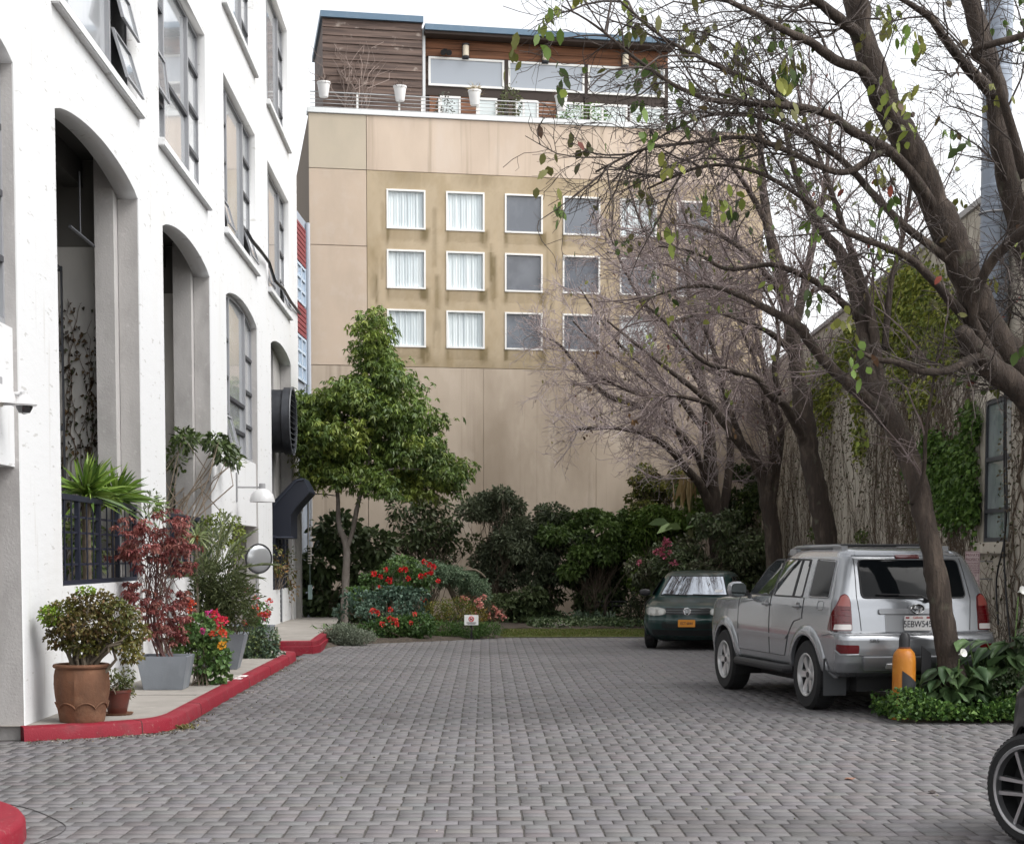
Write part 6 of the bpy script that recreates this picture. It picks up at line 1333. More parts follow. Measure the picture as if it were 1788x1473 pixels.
        tp = [vs[i] for i in top]; cz = bm.verts.new((np.mean([V[i][0] for i in top]), 0, s.m(s.z[-1]) + .012))
        for i in range(M_): bm.faces.new((tp[i], tp[(i + 1) % M_], cz))
        bmesh.ops.recalc_face_normals(bm, faces=bm.faces); bmesh.ops.delete(bm, geom=[v for v in bm.verts if not v.link_faces], context='VERTS')
        me = bpy.data.meshes.new('body'); bm.to_mesh(me); bm.free(); return put('body', me, paint, root, world=False, smooth=True, angle=1.0)
def round_poly(poly, r, k=4):
    out = []; n = len(poly)
    for i in range(n):
        a, b, c_ = Vector(poly[i - 1]), Vector(poly[i]), Vector(poly[(i + 1) % n]); d1 = (a - b); d2 = (c_ - b); rr = min(r, d1.length * .45, d2.length * .45); p, q = b + d1.normalized() * rr, b + d2.normalized() * rr
        for j in range(k + 1): t = j / k; out.append(tuple((1 - t) ** 2 * p + 2 * t * (1 - t) * b + t * t * q))
    return out
def patch(name, poly, f, mat, root, step=.05, th=.008, fin=None, r=.0, smooth=True):
    """a panel cut to a 2D outline and bent onto the car's skin by f(a, b); skirts run inwards"""
    if r: poly = round_poly(poly, r)
    pts = [Vector(p) for p in poly]; xs = [p[0] for p in poly]; ys = [p[1] for p in poly]; dense = []
    for i in range(len(pts)):
        a, b = pts[i], pts[(i + 1) % len(pts)]; k = max(1, int((b - a).length / step))
        for j in range(k): dense.append(a.lerp(b, j / k))
    def inside(q):
        c_ = False; j = len(dense) - 1
        for i in range(len(dense)):
            (x0, y0), (x1, y1) = dense[i], dense[j]
            if (y0 > q[1]) != (y1 > q[1]) and q[0] < (x1 - x0) * (q[1] - y0) / (y1 - y0) + x0: c_ = not c_
            j = i
        return c_
    inn_ = [Vector((x, y)) for x in np.arange(min(xs) + step * .5, max(xs), step) for y in np.arange(min(ys) + step * .5, max(ys), step) if inside((x, y)) and min((Vector((x, y)) - d).length for d in dense) > step * .4]
    n = len(dense); v, e, fc, *_ = mgeo.delaunay_2d_cdt(dense + inn_, [], [list(range(n))], 1, 1e-5)
    vs = [f(p.x, p.y) for p in v]; mb = MB(); mb.add(vs, [tuple(q) for q in fc])
    g_ = fin or (lambda p: p); o = mb.mesh(name); bm = bmesh.new(); bm.from_mesh(o)
    be = [e_ for e_ in bm.edges if len(e_.link_faces) == 1]; ex = bmesh.ops.extrude_edge_only(bm, edges=be)
    cen = sum((q.co for q in bm.verts), Vector()) / len(bm.verts); bm.normal_update(); nrm = sum((q.normal for q in bm.faces if len(q.verts) == 3), Vector()).normalized()
    if nrm.dot(cen - Vector((2.3, 0, .8))) < 0: nrm = -nrm
    for q in [x for x in ex['geom'] if isinstance(x, bmesh.types.BMVert)]: q.co -= nrm * th
    bmesh.ops.recalc_face_normals(bm, faces=bm.faces); bm.to_mesh(o); bm.free()
    return put(name, o, mat, root, world=False, smooth=smooth, angle=.7)
def grid_patch(name, c4, f, mat, root, nu=28, nv=12):
    """smooth four cornered glass: c4 = lower left, lower right, upper right, upper left"""
    a, b, c_, d = (Vector(q) for q in c4); vs = []; fs = []
    for j in range(nv + 1):
        for i in range(nu + 1): p = a.lerp(b, i / nu).lerp(d.lerp(c_, i / nu), j / nv); vs.append(f(p.x, p.y))
    for j in range(nv):
        for i in range(nu): k = j * (nu + 1) + i; fs.append((k, k + 1, k + nu + 2, k + nu + 1))
    mb = MB(); mb.add(vs, fs); return mb.build(name, mat, root, world=False, smooth=True, angle=None)
def lines(name, polys, f, mat, root, r=.0035):
    mb = MB()
    for pl in polys:
        pts = []
        for (a, b) in zip(pl[:-1], pl[1:]):
            k = max(1, int(math.hypot(b[0] - a[0], b[1] - a[1]) / .06)); pts += [f(a[0] + (b[0] - a[0]) * i / k, a[1] + (b[1] - a[1]) * i / k) for i in range(k)]
        pts.append(f(*pl[-1])); mb.tube(pts, r, 5)
    return mb.build(name, mat, root, world=False)
def wheel(root, x, y, r, wd, rimr, spokes, style, steer=0., mats=(ALLOY, ALLOYD)):
    sg = 1 if y > 0 else -1; M_ = Matrix.Translation((x, y, r)) @ Matrix.Rotation(steer, 4, 'Z') @ Matrix.Rotation(R(-90 * sg), 4, 'X')  # local z -> outwards
    h = wd / 2; mb = MB(); mb.lathe([(rimr, -h * .9), (r - .03, -h), (r - .006, -h * .8), (r, -h * .5), (r, h * .5), (r - .006, h * .8), (r - .03, h), (rimr + .01, h * .96), (rimr, h * .85), (rimr - .01, h * .3)], 56, M_, cap=False)
    for k in range(64):                                                 # tread grooves as shallow raised lugs
        a = 2 * math.pi * k / 64; Q = M_ @ Matrix.Rotation(a, 4, 'Z') @ Matrix.Translation((r, 0, 0)); mb.box(-.01, .0022, -.009, .009, -h * .75, h * .75, Q)
    w_ = mb.build('wheel', RUBBER, root, world=False, smooth=True, angle=.6); b = h * .62
    mb = MB(); mb.lathe([(rimr + .008, h * .97), (rimr + .002, h * 1.0), (rimr - .014, h * .96), (rimr - .022, b)], 56, M_, cap=False)
    for k in range(spokes):
        a = 2 * math.pi * k / spokes
        offs = (0,) if style == 'wide' else (-.045, .045)
        for o in offs:
            Q = M_ @ Matrix.Rotation(a, 4, 'Z'); w0, w1 = (.032, .052) if style == 'wide' else (.012, .014)
            za, zb = b + .012, b + .02; vs = [Q @ Vector(q) for q in ((.05, o * .8 - w0, za - .03), (.05, o * .8 + w0, za - .03), (rimr - .012, o + w1, zb - .05), (rimr - .012, o - w1, zb - .05), (.05, o * .8 - w0 * .8, za), (.05, o * .8 + w0 * .8, za), (rimr - .014, o + w1 * .85, zb), (rimr - .014, o - w1 * .85, zb))]
            mb.add(vs, [(0, 3, 2, 1), (4, 5, 6, 7), (0, 1, 5, 4), (1, 2, 6, 5), (2, 3, 7, 6), (3, 0, 4, 7)])
    mb.lathe([(.075, b - .03), (.075, b + .005), (.06, b + .018), (0, b + .02)], 20, M_); mb.build('rim', mats[0], w_, world=False, smooth=True, angle=.5)
    mb = MB(); mb.lathe([(rimr - .021, b), (rimr - .03, b - .1), (0, b - .09)], 40, M_, cap=False); mb.build('brake_disc', mats[1], w_, world=False)
    mb = MB(); mb.lathe([(.035, b + .018), (.033, b + .026), (0, b + .028)], 18, M_); mb.build('hub_cap', mats[1] if style == 'wide' else mats[0], w_, world=False); return w_
def arch_liner(root, wx, wz, ra, hwid, sg):
    mb = MB(); vs = []; fs = []; n = 30; y0, y1 = sg * (hwid - .015), sg * (hwid - .36)
    for i in range(n + 1):
        a = R(-20) + R(220) * i / n; x, z = wx + (ra + .004) * math.cos(a), wz + (ra + .004) * math.sin(a); vs += [(x, y0, z), (x, y1, z)]
    fs = [(2 * i, 2 * i + 2, 2 * i + 3, 2 * i + 1) for i in range(n)]; fs.append(tuple(2 * i + 1 for i in range(n + 1)))
    mb.add(vs, fs); return mb.build('wheel_well', BLACKM, root, world=False)
def flare(root, car, wx, wz, ra, sg, mat, z_low, wid=.11, out=.032):
    prof = [(-.005, -.01), (-.004, out), (.02, out + .006), (wid * .75, out * .75), (wid, .004), (wid + .004, -.012)]; A = []
    for i in range(37):
        a = R(180) * i / 36; A.append((math.cos(a), math.sin(a), 0))
    rows_ = [(1, 0, z_low - wz)] + A + [(-1, 0, z_low - wz)]; vs = []; m = len(prof)
    for (c_, s_, dz) in rows_:
        for (dr, o) in prof: x, z = wx + (ra + dr) * c_, wz + (ra + dr) * s_ + dz; vs.append((x, sg * (car.hw(x, max(z, car.z[0])) + o), z))
    fs = [(i * m + j, (i + 1) * m + j, (i + 1) * m + j + 1, i * m + j + 1) for i in range(len(rows_) - 1) for j in range(m - 1)] + [tuple(range(m)), tuple((len(rows_) - 1) * m + j for j in range(m))]
    mb = MB(); mb.add(vs, fs); return mb.build('fender_flare', mat, root, world=False, smooth=True, angle=.9)
# ------------------------------------------------ silver off-roader
SILVER = P('silver_paint', (.285, .297, .315), .26, metal=.6, coat=.8, coat_rough=.06)
SILVERD = P('silver_trim', (.22, .225, .235), .4, metal=.5, coat=.4)
SLV = [(.30, .30, 4.50, .80), (.38, .12, 4.70, .885), (.48, .03, 4.78, .908), (.62, .0, 4.80, .915), (.72, .0, 4.80, .92), (.765, .03, 4.79, .92), (.79, .115, 4.76, .92), (.95, .135, 4.72, .915), (1.06, .155, 4.62, .905), (1.10, .16, 4.35, .90), (1.14, .165, 3.70, .893),
       (1.18, .175, 3.24, .886), (1.22, .19, 3.15, .874), (1.40, .265, 2.84, .815), (1.55, .335, 2.58, .765), (1.64, .39, 2.42, .73), (1.70, .47, 2.30, .69), (1.735, .60, 2.2, .62), (1.755, .85, 2.0, .48)]
suv = thing('silver_suv', 'silver off-roader parked with its tailgate and white number plate towards the viewer', 'car', (4.39, 17.17, 0), R(101.5))
WS = [(.97, .385, .45), (3.76, .385, .45)]
car = Car(SLV, 4.8, .13, .34, .05, .16, WS, .385, zm=[(0, .1), (.30, .40), (.38, .46), (.48, .57), (.56, .645), (.80, .91), (1.0, 1.105), (1.2, 1.265), (1.6, 1.665), (1.8, 1.845)]); car.body(SILVER, suv)
mb = MB(); mb.box(.35, 4.4, -.58, .58, .24, .6); mb.box(.9, 3.3, -.55, .55, .61, 1.12); mb.build('underbody', BLACKM, suv, world=False)
for sg in (1, -1):
    for wx, wz, ra in WS:
        arch_liner(suv, wx, wz, ra, .9, sg); flare(suv, car, wx, wz, ra, sg, SILVER, .48); wheel(suv, wx, sg * .80, .385, .255, .235, 6, 'wide', mats=(ALLOY, ALLOYD))
    f4 = car.side(sg, .004); fg = car.side(sg, .007); fl = car.side(sg, .005)
    for nm, door, win, seam in (('front', [(3.24, .47), (2.15, .47), (2.15, 1.17), (3.24, 1.17)], [(2.98, 1.19), (2.15, 1.19), (2.17, 1.60), (2.44, 1.59), (2.62, 1.49)], None), ('rear', [(2.14, .47), (1.66, .47), (1.54, .70), (1.36, .86), (1.12, .905), (1.12, 1.17), (2.14, 1.17)], [(2.05, 1.19), (1.20, 1.19), (1.27, 1.59), (2.07, 1.605)], None)):
        d = patch('door', door, car.side(sg, .003), SILVER, suv, .08, .006, r=.04)
        patch('window_frame', [(x + (.03 if x > np.mean([q[0] for q in win]) else -.03), z + (.022 if z > 1.3 else -.018)) for x, z in win], f4, BLACKP, d, .07, .006, r=.04)
        patch('window', win, fg, SIDEG, d, .06, .004, r=.035)
        hx = (2.26 if nm == 'front' else 1.27); mb = MB(); y = sg * (car.hw(hx, 1.14) + .03); mb.tube([(hx - .085, y - sg * .02, 1.14), (hx - .06, y, 1.142), (hx + .06, y, 1.142), (hx + .085, y - sg * .02, 1.14)], .016, 8); mb.lathe([(.0, -.004), (.05, .0), (.05, .003)], 18, Matrix.Translation((hx, sg * (car.hw(hx, 1.14) + .004), 1.14)) @ Matrix.Rotation(R(-90 * sg), 4, 'X')); mb.build('handle', SILVERD, d, world=False, smooth=True)
        lines('door_seam', [door + [door[0]]], car.side(sg, .0035), BLACKP, d, .0038)
    lines('window_pillar', [[(1.45, 1.19), (1.49, 1.60)]], car.side(sg, .009), BLACKP, suv, .014)
    patch('quarter_window', [(.98, 1.20), (.44, 1.205), (.55, 1.585), (1.06, 1.60)], fg, TINT, suv, .06, .006, r=.05)
    lines('quarter_seal', [round_poly([(1.0, 1.185), (.42, 1.19), (.535, 1.60), (1.08, 1.615)], .05) + [round_poly([(1.0, 1.185), (.42, 1.19), (.535, 1.60), (1.08, 1.615)], .05)[0]]], car.side(sg, .002), SILVERD, suv, .008)
    patch('side_moulding', [(3.22, .66), (1.60, .66), (1.53, .70), (3.22, .705)], car.side(sg, .018), SILVER, suv, .08, .02)
    mb = MB(); mb.tube([(3.3, sg * .86, .42), (3.22, sg * .93, .41), (1.55, sg * .93, .41), (1.47, sg * .86, .42)], .052, 10); mb.build('side_step', BLACKP, suv, world=False, smooth=True)
    # fuel flap, rails, mirror, lights
    if sg > 0: lines('fuel_flap', [round_poly([(.70, 1.02), (.53, 1.02), (.53, 1.14), (.70, 1.14)], .04) + [round_poly([(.70, 1.02), (.53, 1.02), (.53, 1.14), (.70, 1.14)], .04)[0]]], car.side(sg, .0015), SILVERD, suv, .004)
    yb = sg * .60; mb = MB(); mb.tube([(.72, yb, 1.76), (.80, yb, 1.805), (1.0, yb, 1.818), (2.1, sg * .585, 1.812), (2.3, sg * .57, 1.78), (2.45, sg * .56, 1.725)], [.02, .026, .024, .022, .022, .014], 8); mb.box(.68, .92, yb - .035, yb + .035, 1.74, 1.822); mb.box(2.08, 2.28, sg * .58 - .03, sg * .58 + .03, 1.72, 1.79); mb.build('roof_rail', SILVERD, suv, world=False, smooth=True)
    bm = bmesh.new(); bmesh.ops.create_icosphere(bm, subdivisions=3, radius=1)
    for v in bm.verts:
        q = v.co; e = 2.6; nrm = (abs(q.x) ** e + abs(q.y) ** e + abs(q.z) ** e) ** (1 / e); v.co = Vector((2.97 + q.x / nrm * .085, sg * 1.04 + q.y / nrm * .115, 1.30 + q.z / nrm * .10))
    me = bpy.data.meshes.new('mirror'); bm.to_mesh(me); bm.free(); mo = put('mirror', me, SILVER, suv, world=False, smooth=True, angle=None)
    mb = MB(); mb.box(2.95, 3.02, sg * .84 - .06, sg * .84 + .1, 1.215, 1.25); mb.build('mirror_arm', BLACKP, mo, world=False)
    mb = MB(); q = [Vector((2.878, sg * 1.04 + .095 * math.copysign(abs(math.cos(a)) ** .6, math.cos(a)), 1.30 + .08 * math.copysign(abs(math.sin(a)) ** .6, math.sin(a)))) for a in np.linspace(0, 2 * math.pi, 28, endpoint=False)]; mb.add(q, [tuple(range(28))]); mb.build('mirror_glass', P('mirror_glass', (.10, .11, .11), .03, metal=.9), mo, world=False)
    tl = patch('taillight', [(.735, .80), (.735, 1.13), (.745, 1.21), (.78, 1.245), (.83, 1.225), (.90, 1.08), (1.0, .93), (1.06, .80)], car.wrap(sg, .014), REDL, suv, .035, .02, r=.02)
    patch('turn_lens', [(.745, 1.08), (.748, 1.20), (.78, 1.232), (.825, 1.21), (.875, 1.09)], car.wrap(sg, .0175), PINKL, tl, .03, .006, r=.012)
    patch('reverse_lens', [(.742, .812), (.742, .872), (.915, .872), (.93, .812)], car.wrap(sg, .0175), CLEARL, tl, .03, .006, r=.01)
    lines('lens_rib', [[(.745, z), (.90 + (1.08 - z) * .28, z)] for z in (.90, .97, 1.04)], car.wrap(sg, .0155), P('dark_red', (.09, .004, .006), .3), tl, .004)
    patch('bumper_reflector', [(.70, .585), (.70, .665), (.96, .672), (.97, .62), (.90, .585)], car.wrap(sg, .006), REDL, suv, .04, .01, r=.015)
    lines('bumper_seam', [[(.70, .575), (.90, .573), (.985, .612)], [(.0, .768), (.7, .768), (1.1, .768), (1.35, .74)]], car.wrap(sg, .004), SILVERD, suv, .007)
    mb = MB(); mb.box(.44, .455, sg * .66, sg * .93, .19, .60, Matrix.Translation((.0, 0, 0))); mb.build('mud_flap', P('grey_rubber', (.04, .042, .045), .8), suv, world=False, bevel=.006)
    lines('rear_pillar_seam', [[(.63, .80), (.66, 1.2), (.62, 1.62)]], car.wrap(sg, .001), BLACKP, suv, .0045)
W0 = car.wrap(0, .006)
lines('tailgate_seam', [[(-.69, .565), (.69, .565)], [(-.63, 1.655), (.63, 1.655)]], car.wrap(0, .002), BLACKP, suv, .006)
gl = patch('rear_window', [(-.60, 1.20), (.60, 1.20), (.575, 1.60), (-.575, 1.60)], car.wrap(0, .008), TINT, suv, .06, .012, r=.06)
lines('window_seal', [round_poly([(-.605, 1.195), (.605, 1.195), (.58, 1.605), (-.58, 1.605)], .06) + [round_poly([(-.605, 1.195), (.605, 1.195), (.58, 1.605), (-.58, 1.605)], .06)[0]]], car.wrap(0, .006), BLACKP, gl, .009)
mb = MB(); mb.tube([car.wrap(0, .05)(-.13, 1.165), car.wrap(0, .06)(-.05, 1.215), car.wrap(0, .05)(.20, 1.225)], [.018, .013, .01], 8); mb.tube([car.wrap(0, .03)(-.02, 1.225), car.wrap(0, .03)(.44, 1.235)], .009, 6); mb.lathe([(.03, 0), (.03, .05), (.0, .055)], 14, Matrix.Translation(car.wrap(0, 0)(-.13, 1.165)) @ Matrix.Rotation(R(-90), 4, 'Y')); mb.build('wiper', BLACKP, suv, world=False, smooth=True)
patch('garnish', [(-.43, .985), (.43, .985), (.43, 1.052), (-.43, 1.052)], car.wrap(0, .03), SILVERD, suv, .05, .03, r=.02)
patch('plate_recess', [(-.36, .79), (.36, .79), (.36, .983), (-.36, .983)], car.wrap(0, .003), P('shaded_silver', (.27, .275, .285), .45, metal=.4), suv, .06, .006, r=.02)
emb = car.wrap(0, .045)(0, 1.045); mb = MB()
def ring(mb, cx, cz, a, b, r, x, n=32): mb.tube([Vector((x, cx + a * math.cos(t), cz + b * math.sin(t))) for t in np.linspace(0, 2 * math.pi, n + 1)], r, 6, False)
ez = emb.z; ring(mb, 0, ez, .072, .048, .008, emb.x); ring(mb, 0, ez, .028, .045, .006, emb.x); ring(mb, 0, ez + .019, .055, .024, .006, emb.x)
eo = mb.build('emblem', CHROME, suv, world=False, smooth=True)
patch('emblem_plate', round_poly([(-.095, .985), (.095, .985), (.095, 1.105), (-.095, 1.105)], .04), car.wrap(0, .036), SILVERD, eo, .03, .01)
def flat_text(txt, size, u, z, off, mat, root, narrow=1., name='lettering', fx=None, depth=.0015):
    me = text_mesh(txt, size, depth, narrow=narrow); p = fx if fx else car.wrap(0, off)(u, z)
    me.transform(Matrix.Translation(p) @ Matrix(((0, 0, -1, 0), (-1, 0, 0, 0), (0, 1, 0, 0), (0, 0, 0, 1)))); return put(name, me, mat, root, world=False)
PLW = P('plate_white', (.68, .67, .66), .5); PLB = P('plate_ink', (.012, .014, .03), .6)
pp = patch('number_plate', round_poly([(-.155, .80), (.155, .80), (.155, .955), (-.155, .955)], .015), lambda u, z: Vector((.095, u, z + .112)), PLW, suv, .06, .006, smooth=False)
flat_text('5EBW545', .098, 0, .862, .02, PLB, pp, .82, fx=Vector((.0925, 0, .978))); 
flat_text('California', .03, 0, .935, .02, P('plate_red', (.45, .04, .04), .6), pp, 1., fx=Vector((.0925, 0, 1.05)))
mb = MB(); mb.box(.091, .093, .10, .14, 1.039, 1.059); mb.box(.091, .093, -.14, -.10, 1.039, 1.059); mb.build('registration_sticker', P('sticker_red', (.3, .05, .06), .6), pp, world=False)
flat_text('SR5', .055, .55, .70, .012, BLACKP, suv, 1.3, fx=car.wrap(0, .006)(.53, .705)); flat_text('4RUNNER', .05, -.5, .70, .012, BLACKP, suv, 1.0, fx=car.wrap(0, .006)(-.50, .705))
patch('brake_light', [(-.14, 1.632), (.14, 1.632), (.14, 1.668), (-.14, 1.668)], car.wrap(0, .02), REDL, suv, .04, .03, r=.012)
mb = MB(); mb.lathe([(.016, 0), (.016, .012), (0, .014)], 14, Matrix.Translation(car.wrap(0, .0)(-.22, .70)) @ Matrix.Rotation(R(-90), 4, 'Y')); mb.build('lock', CHROME, suv, world=False)
patch('bumper_step', [(-.62, .40), (.62, .40), (.66, .545), (-.66, .545)], car.wrap(0, .035), SILVERD, suv, .06, .035, r=.03)
for u in (-.40, .30):
    patch('tow_bracket', [(u - .09, .42), (u + .09, .42), (u + .09, .465), (u - .09, .465)], car.wrap(0, .055), P('bright_trim', (.6, .6, .6), .3, metal=.5), suv, .05, .02, r=.01)
mb = MB(); mb.tube([(.35, -.45, .30), (.12, -.46, .29)], .03, 10); mb.build('exhaust', ALLOYD, suv, world=False, smooth=True)
mb = MB()
for x in (.95, 1.9): mb.tube([(x, -.60, 1.832), (x, .60, 1.832)], .014, 8)
mb.build('cross_bar', BLACKP, suv, world=False, smooth=True)
patch('rear_spoiler', [(-.60, 1.66), (.60, 1.66), (.56, 1.715), (-.56, 1.715)], car.wrap(0, .02), SILVER, suv, .06, .04, r=.02)
patch('windscreen', [(-.70, 1.21), (.70, 1.21), (.58, 1.62), (-.58, 1.62)], car.wrap(0, .006, True), SIDEG, suv, .08, .006, r=.05)
for sg in (1, -1): patch('headlight', [(.45, .86), (.80, .86), (.95, .92), (.95, 1.0), (.5, 1.0)], car.wrap(sg, .006, True), CLEARL, suv, .06, .01, r=.03)
patch('grille', [(-.40, .82), (.40, .82), (.42, 1.0), (-.42, 1.0)], car.wrap(0, .006, True), BLACKP, suv, .06, .01, r=.02)
# ------------------------------------------------ dark green hatchback
GREENP = P('dark_green_paint', (.008, .030, .028), .3, coat=.35, coat_rough=.06, spec=.4)
GLV = [(.18, .30, 3.9, .72), (.26, .10, 4.05, .80), (.40, .02, 4.13, .85), (.50, .02, 4.15, .862), (.56, .03, 4.145, .866), (.58, .06, 4.12, .866), (.68, .11, 4.105, .867), (.78, .14, 4.07, .863), (.82, .15, 3.98, .857), (.86, .16, 3.78, .852), (.90, .17, 3.45, .845),
       (.94, .19, 3.12, .838), (.98, .21, 3.02, .828), (1.02, .25, 2.955, .813), (1.20, .43, 2.665, .735), (1.33, .58, 2.455, .68), (1.385, .72, 2.30, .635), (1.415, .92, 2.05, .56), (1.43, 1.2, 1.7, .42)]
ga = R(-90 - 12); fc = D(1199, 1072, 29.05); gf = Vector((math.cos(ga), math.sin(ga), 0)); go = Vector((fc.x, fc.y, 0)) - gf * 4.15
golf = thing('green_hatchback', 'dark green hatchback with orange number plate parked facing the viewer', 'car', go, ga)
GW = [(.80, .31, .355), (3.29, .31, .355)]; car = Car(GLV, 4.15, .22, .42, .06, .16, GW, .31); car.body(GREENP, golf)
mb = MB(); mb.box(.35, 3.7, -.55, .55, .16, .5); mb.box(.8, 2.9, -.5, .5, .501, .86); mb.build('underbody', BLACKM, golf, world=False)
for sg in (1, -1):
    for wx, wz, ra in GW: arch_liner(golf, wx, wz, ra, .84, sg); flare(golf, car, wx, wz, ra, sg, GREENP, .27, .05, .008); wheel(golf, wx, sg * .745, .31, .195, .19, 5, 'wide')
    d = patch('door', [(3.0, .30), (1.75, .30), (1.75, .93), (3.0, .93)], car.side(sg, .003), GREENP, golf, .08, .006, r=.05)
    patch('window', [(2.86, .985), (1.80, .985), (1.82, 1.33), (2.22, 1.31)], car.side(sg, .005), TINT, d, .06, .005, r=.04); lines('door_seam', [[(3.0, .3), (1.75, .3), (1.75, .93), (3.0, .93), (3.0, .3)]], car.side(sg, .003), BLACKP, d, .003)
    patch('rear_side_window', [(1.72, .985), (.78, .985), (1.0, 1.31), (1.74, 1.33)], car.side(sg, .005), TINT, golf, .06, .005, r=.04)
    hl = patch('headlight', [(.43, .66), (.52, .635), (.66, .628), (.80, .64), (.90, .68), (.92, .72), (.88, .765), (.74, .785), (.56, .783), (.45, .755), (.42, .71)], car.wrap(sg, .008, True), P('headlight_glass', (.30, .30, .28), .12, coat=.8), golf, .03, .02, r=.04)
    for u in (.52, .68): patch('lamp', [(u + .055 * math.cos(a), .70 + .05 * math.sin(a)) for a in np.linspace(0, 6.28, 18, endpoint=False)], car.wrap(sg, .0115, True), P('lamp_reflector', (.42, .42, .40), .25, metal=.4, coat=.6), hl, .03, .004)
    bm = bmesh.new(); bmesh.ops.create_icosphere(bm, subdivisions=3, radius=1)
    for v in bm.verts:
        q = v.co; e = 2.8; nrm = (abs(q.x) ** e + abs(q.y) ** e + abs(q.z) ** e) ** (1 / e); v.co = Vector((2.80 + q.x / nrm * .06, sg * .93 + q.y / nrm * .105, 1.03 + q.z / nrm * .065))
    me = bpy.data.meshes.new('mirror'); bm.to_mesh(me); bm.free(); put('mirror', me, BLACKP, golf, world=False, smooth=True, angle=None)
    lines('bonnet_seam', [[(2.9, .955), (3.5, .885), (3.95, .815)]], car.side(sg, -.02), BLACKP, golf, .004)
F_ = lambda o: car.wrap(0, o, True)
grid_patch('windscreen', [(-.66, .985), (.66, .985), (.55, 1.33), (-.55, 1.33)], F_(.016), P('windscreen_glass', (.50, .53, .57), .02, metal=1.), golf)
lines('windscreen_seal', [[(-.66, .985), (.66, .985), (.55, 1.33), (-.55, 1.33), (-.66, .985)]], F_(.010), BLACKP, golf, .012)
for u0, u1 in ((-.1, -.6), (.5, .0)):
    lines('wiper', [[(u0, .982), (u1, 1.0)]], F_(.03), BLACKP, golf, .008)
gr = patch('grille', [(-.42, .655), (.42, .655), (.43, .775), (-.43, .775)], F_(.005), BLACKP, golf, .04, .012, r=.015)
lines('grille_bar', [[(-.41, z), (.41, z)] for z in (.69, .735)], F_(.008), P('grille_chrome', (.22, .24, .24), .3, metal=.6), gr, .006)
patch('bumper_strip', [(-.84, .575), (.84, .575), (.84, .60), (-.84, .60)], F_(.004), GREENP, golf, .05, .01)
patch('lower_grille', [(-.70, .27), (.70, .27), (.72, .37), (-.72, .37)], F_(.004), BLACKM, golf, .05, .01, r=.03)
patch('bumper_recess', [(-.50, .40), (.50, .40), (.50, .52), (-.50, .52)], F_(.002), P('bumper_black', (.006, .008, .008), .5), golf, .05, .01, r=.02)
pl = patch('number_plate', round_poly([(-.155, .435), (.155, .435), (.155, .565), (-.155, .565)], .012), lambda u, z: Vector((4.168, u, z)), P('plate_orange', (.62, .24, .02), .5), golf, .06, .012, smooth=False)
me = text_mesh('ECT·6844', .07, .0015, narrow=.78); me.transform(Matrix.Translation((4.1705, 0, .498)) @ Matrix(((0, 0, 1, 0), (1, 0, 0, 0), (0, 1, 0, 0), (0, 0, 0, 1)))); put('lettering', me, PLB, pl, world=False)
bx = car.wrap(0, .018, True)(0, .715).x; mb = MB(); ring(mb, 0, .715, .064, .064, .007, bx)
mb.tube([(bx, -.03, .768), (bx, 0, .722), (bx, .03, .768)], .006, 6); mb.tube([(bx, -.055, .735), (bx, -.028, .662), (bx, 0, .708), (bx, .028, .662), (bx, .055, .735)], .006, 6)
eo = mb.build('emblem', CHROME, golf, world=False, smooth=True); mb = MB(); mb.lathe([(.064, 0), (0, .001)], 28, Matrix.Translation((bx - .006, 0, .715)) @ Matrix.Rotation(R(90), 4, 'Y')); mb.build('emblem_disc', P('emblem_grey', (.35, .36, .37), .3, metal=.4), eo, world=False)
mb = MB(); mb.box(3.02, 3.03, .46, .56, 1.0, 1.03); q = car.wrap(0, .010, True)
patch('windscreen_sticker', [(.42, 1.04), (.56, 1.04), (.56, 1.085), (.42, 1.085)], F_(.019), PLW, golf, .04, .002)
# ------------------------------------------------ black car at the right edge
BLACKCAR = P('black_paint', (.006, .006, .007), .3, coat=.3, coat_rough=.06, spec=.3)
BLV = [(z * 1.12, .06 + a * 1.05, 4.6 - (4.15 - b) * 1.1, w_ * 1.06) for z, a, b, w_ in GLV]
bc = thing('black_car', 'black car cut by the right edge, wheel turned out with double spoked rim', 'car', (3.665, 5.70, 0), R(86))
BW = [(.85, .335, .375), (3.65, .335, .375)]; car = Car(BLV, 4.6, .22, .42, .06, .2, BW, .335); car.body(BLACKCAR, bc)
mb = MB(); mb.box(.4, 4.1, -.55, .55, .18, .6); mb.box(.9, 3.2, -.5, .5, .601, .95); mb.build('underbody', BLACKM, bc, world=False)
MACH = P('machined_alloy', (.36, .36, .37), .3, metal=.8)
for sg in (1, -1):
    for i, (wx, wz, ra) in enumerate(BW): arch_liner(bc, wx, wz, ra, .88, sg); flare(bc, car, wx, wz, ra, sg, BLACKP, .3, .05, .01); wheel(bc, wx, sg * .80, .335, .225, .26, 5, 'double', R(35) if i == 1 else 0, (MACH, BLACKM))
    patch('side_window', [(3.0, 1.12), (1.0, 1.12), (1.3, 1.48), (2.4, 1.47)], car.side(sg, .005), TINT, bc, .08, .005, r=.05)
    patch('headlight', [(.45, .75), (.85, .76), (.95, .84), (.5, .86)], car.wrap(sg, .008, True), CLEARL, bc, .04, .02, r=.03)
patch('windscreen', [(-.66, 1.11), (.66, 1.11), (.58, 1.49), (-.58, 1.49)], car.wrap(0, .005, True), TINT, bc, .08, .006, r=.05)
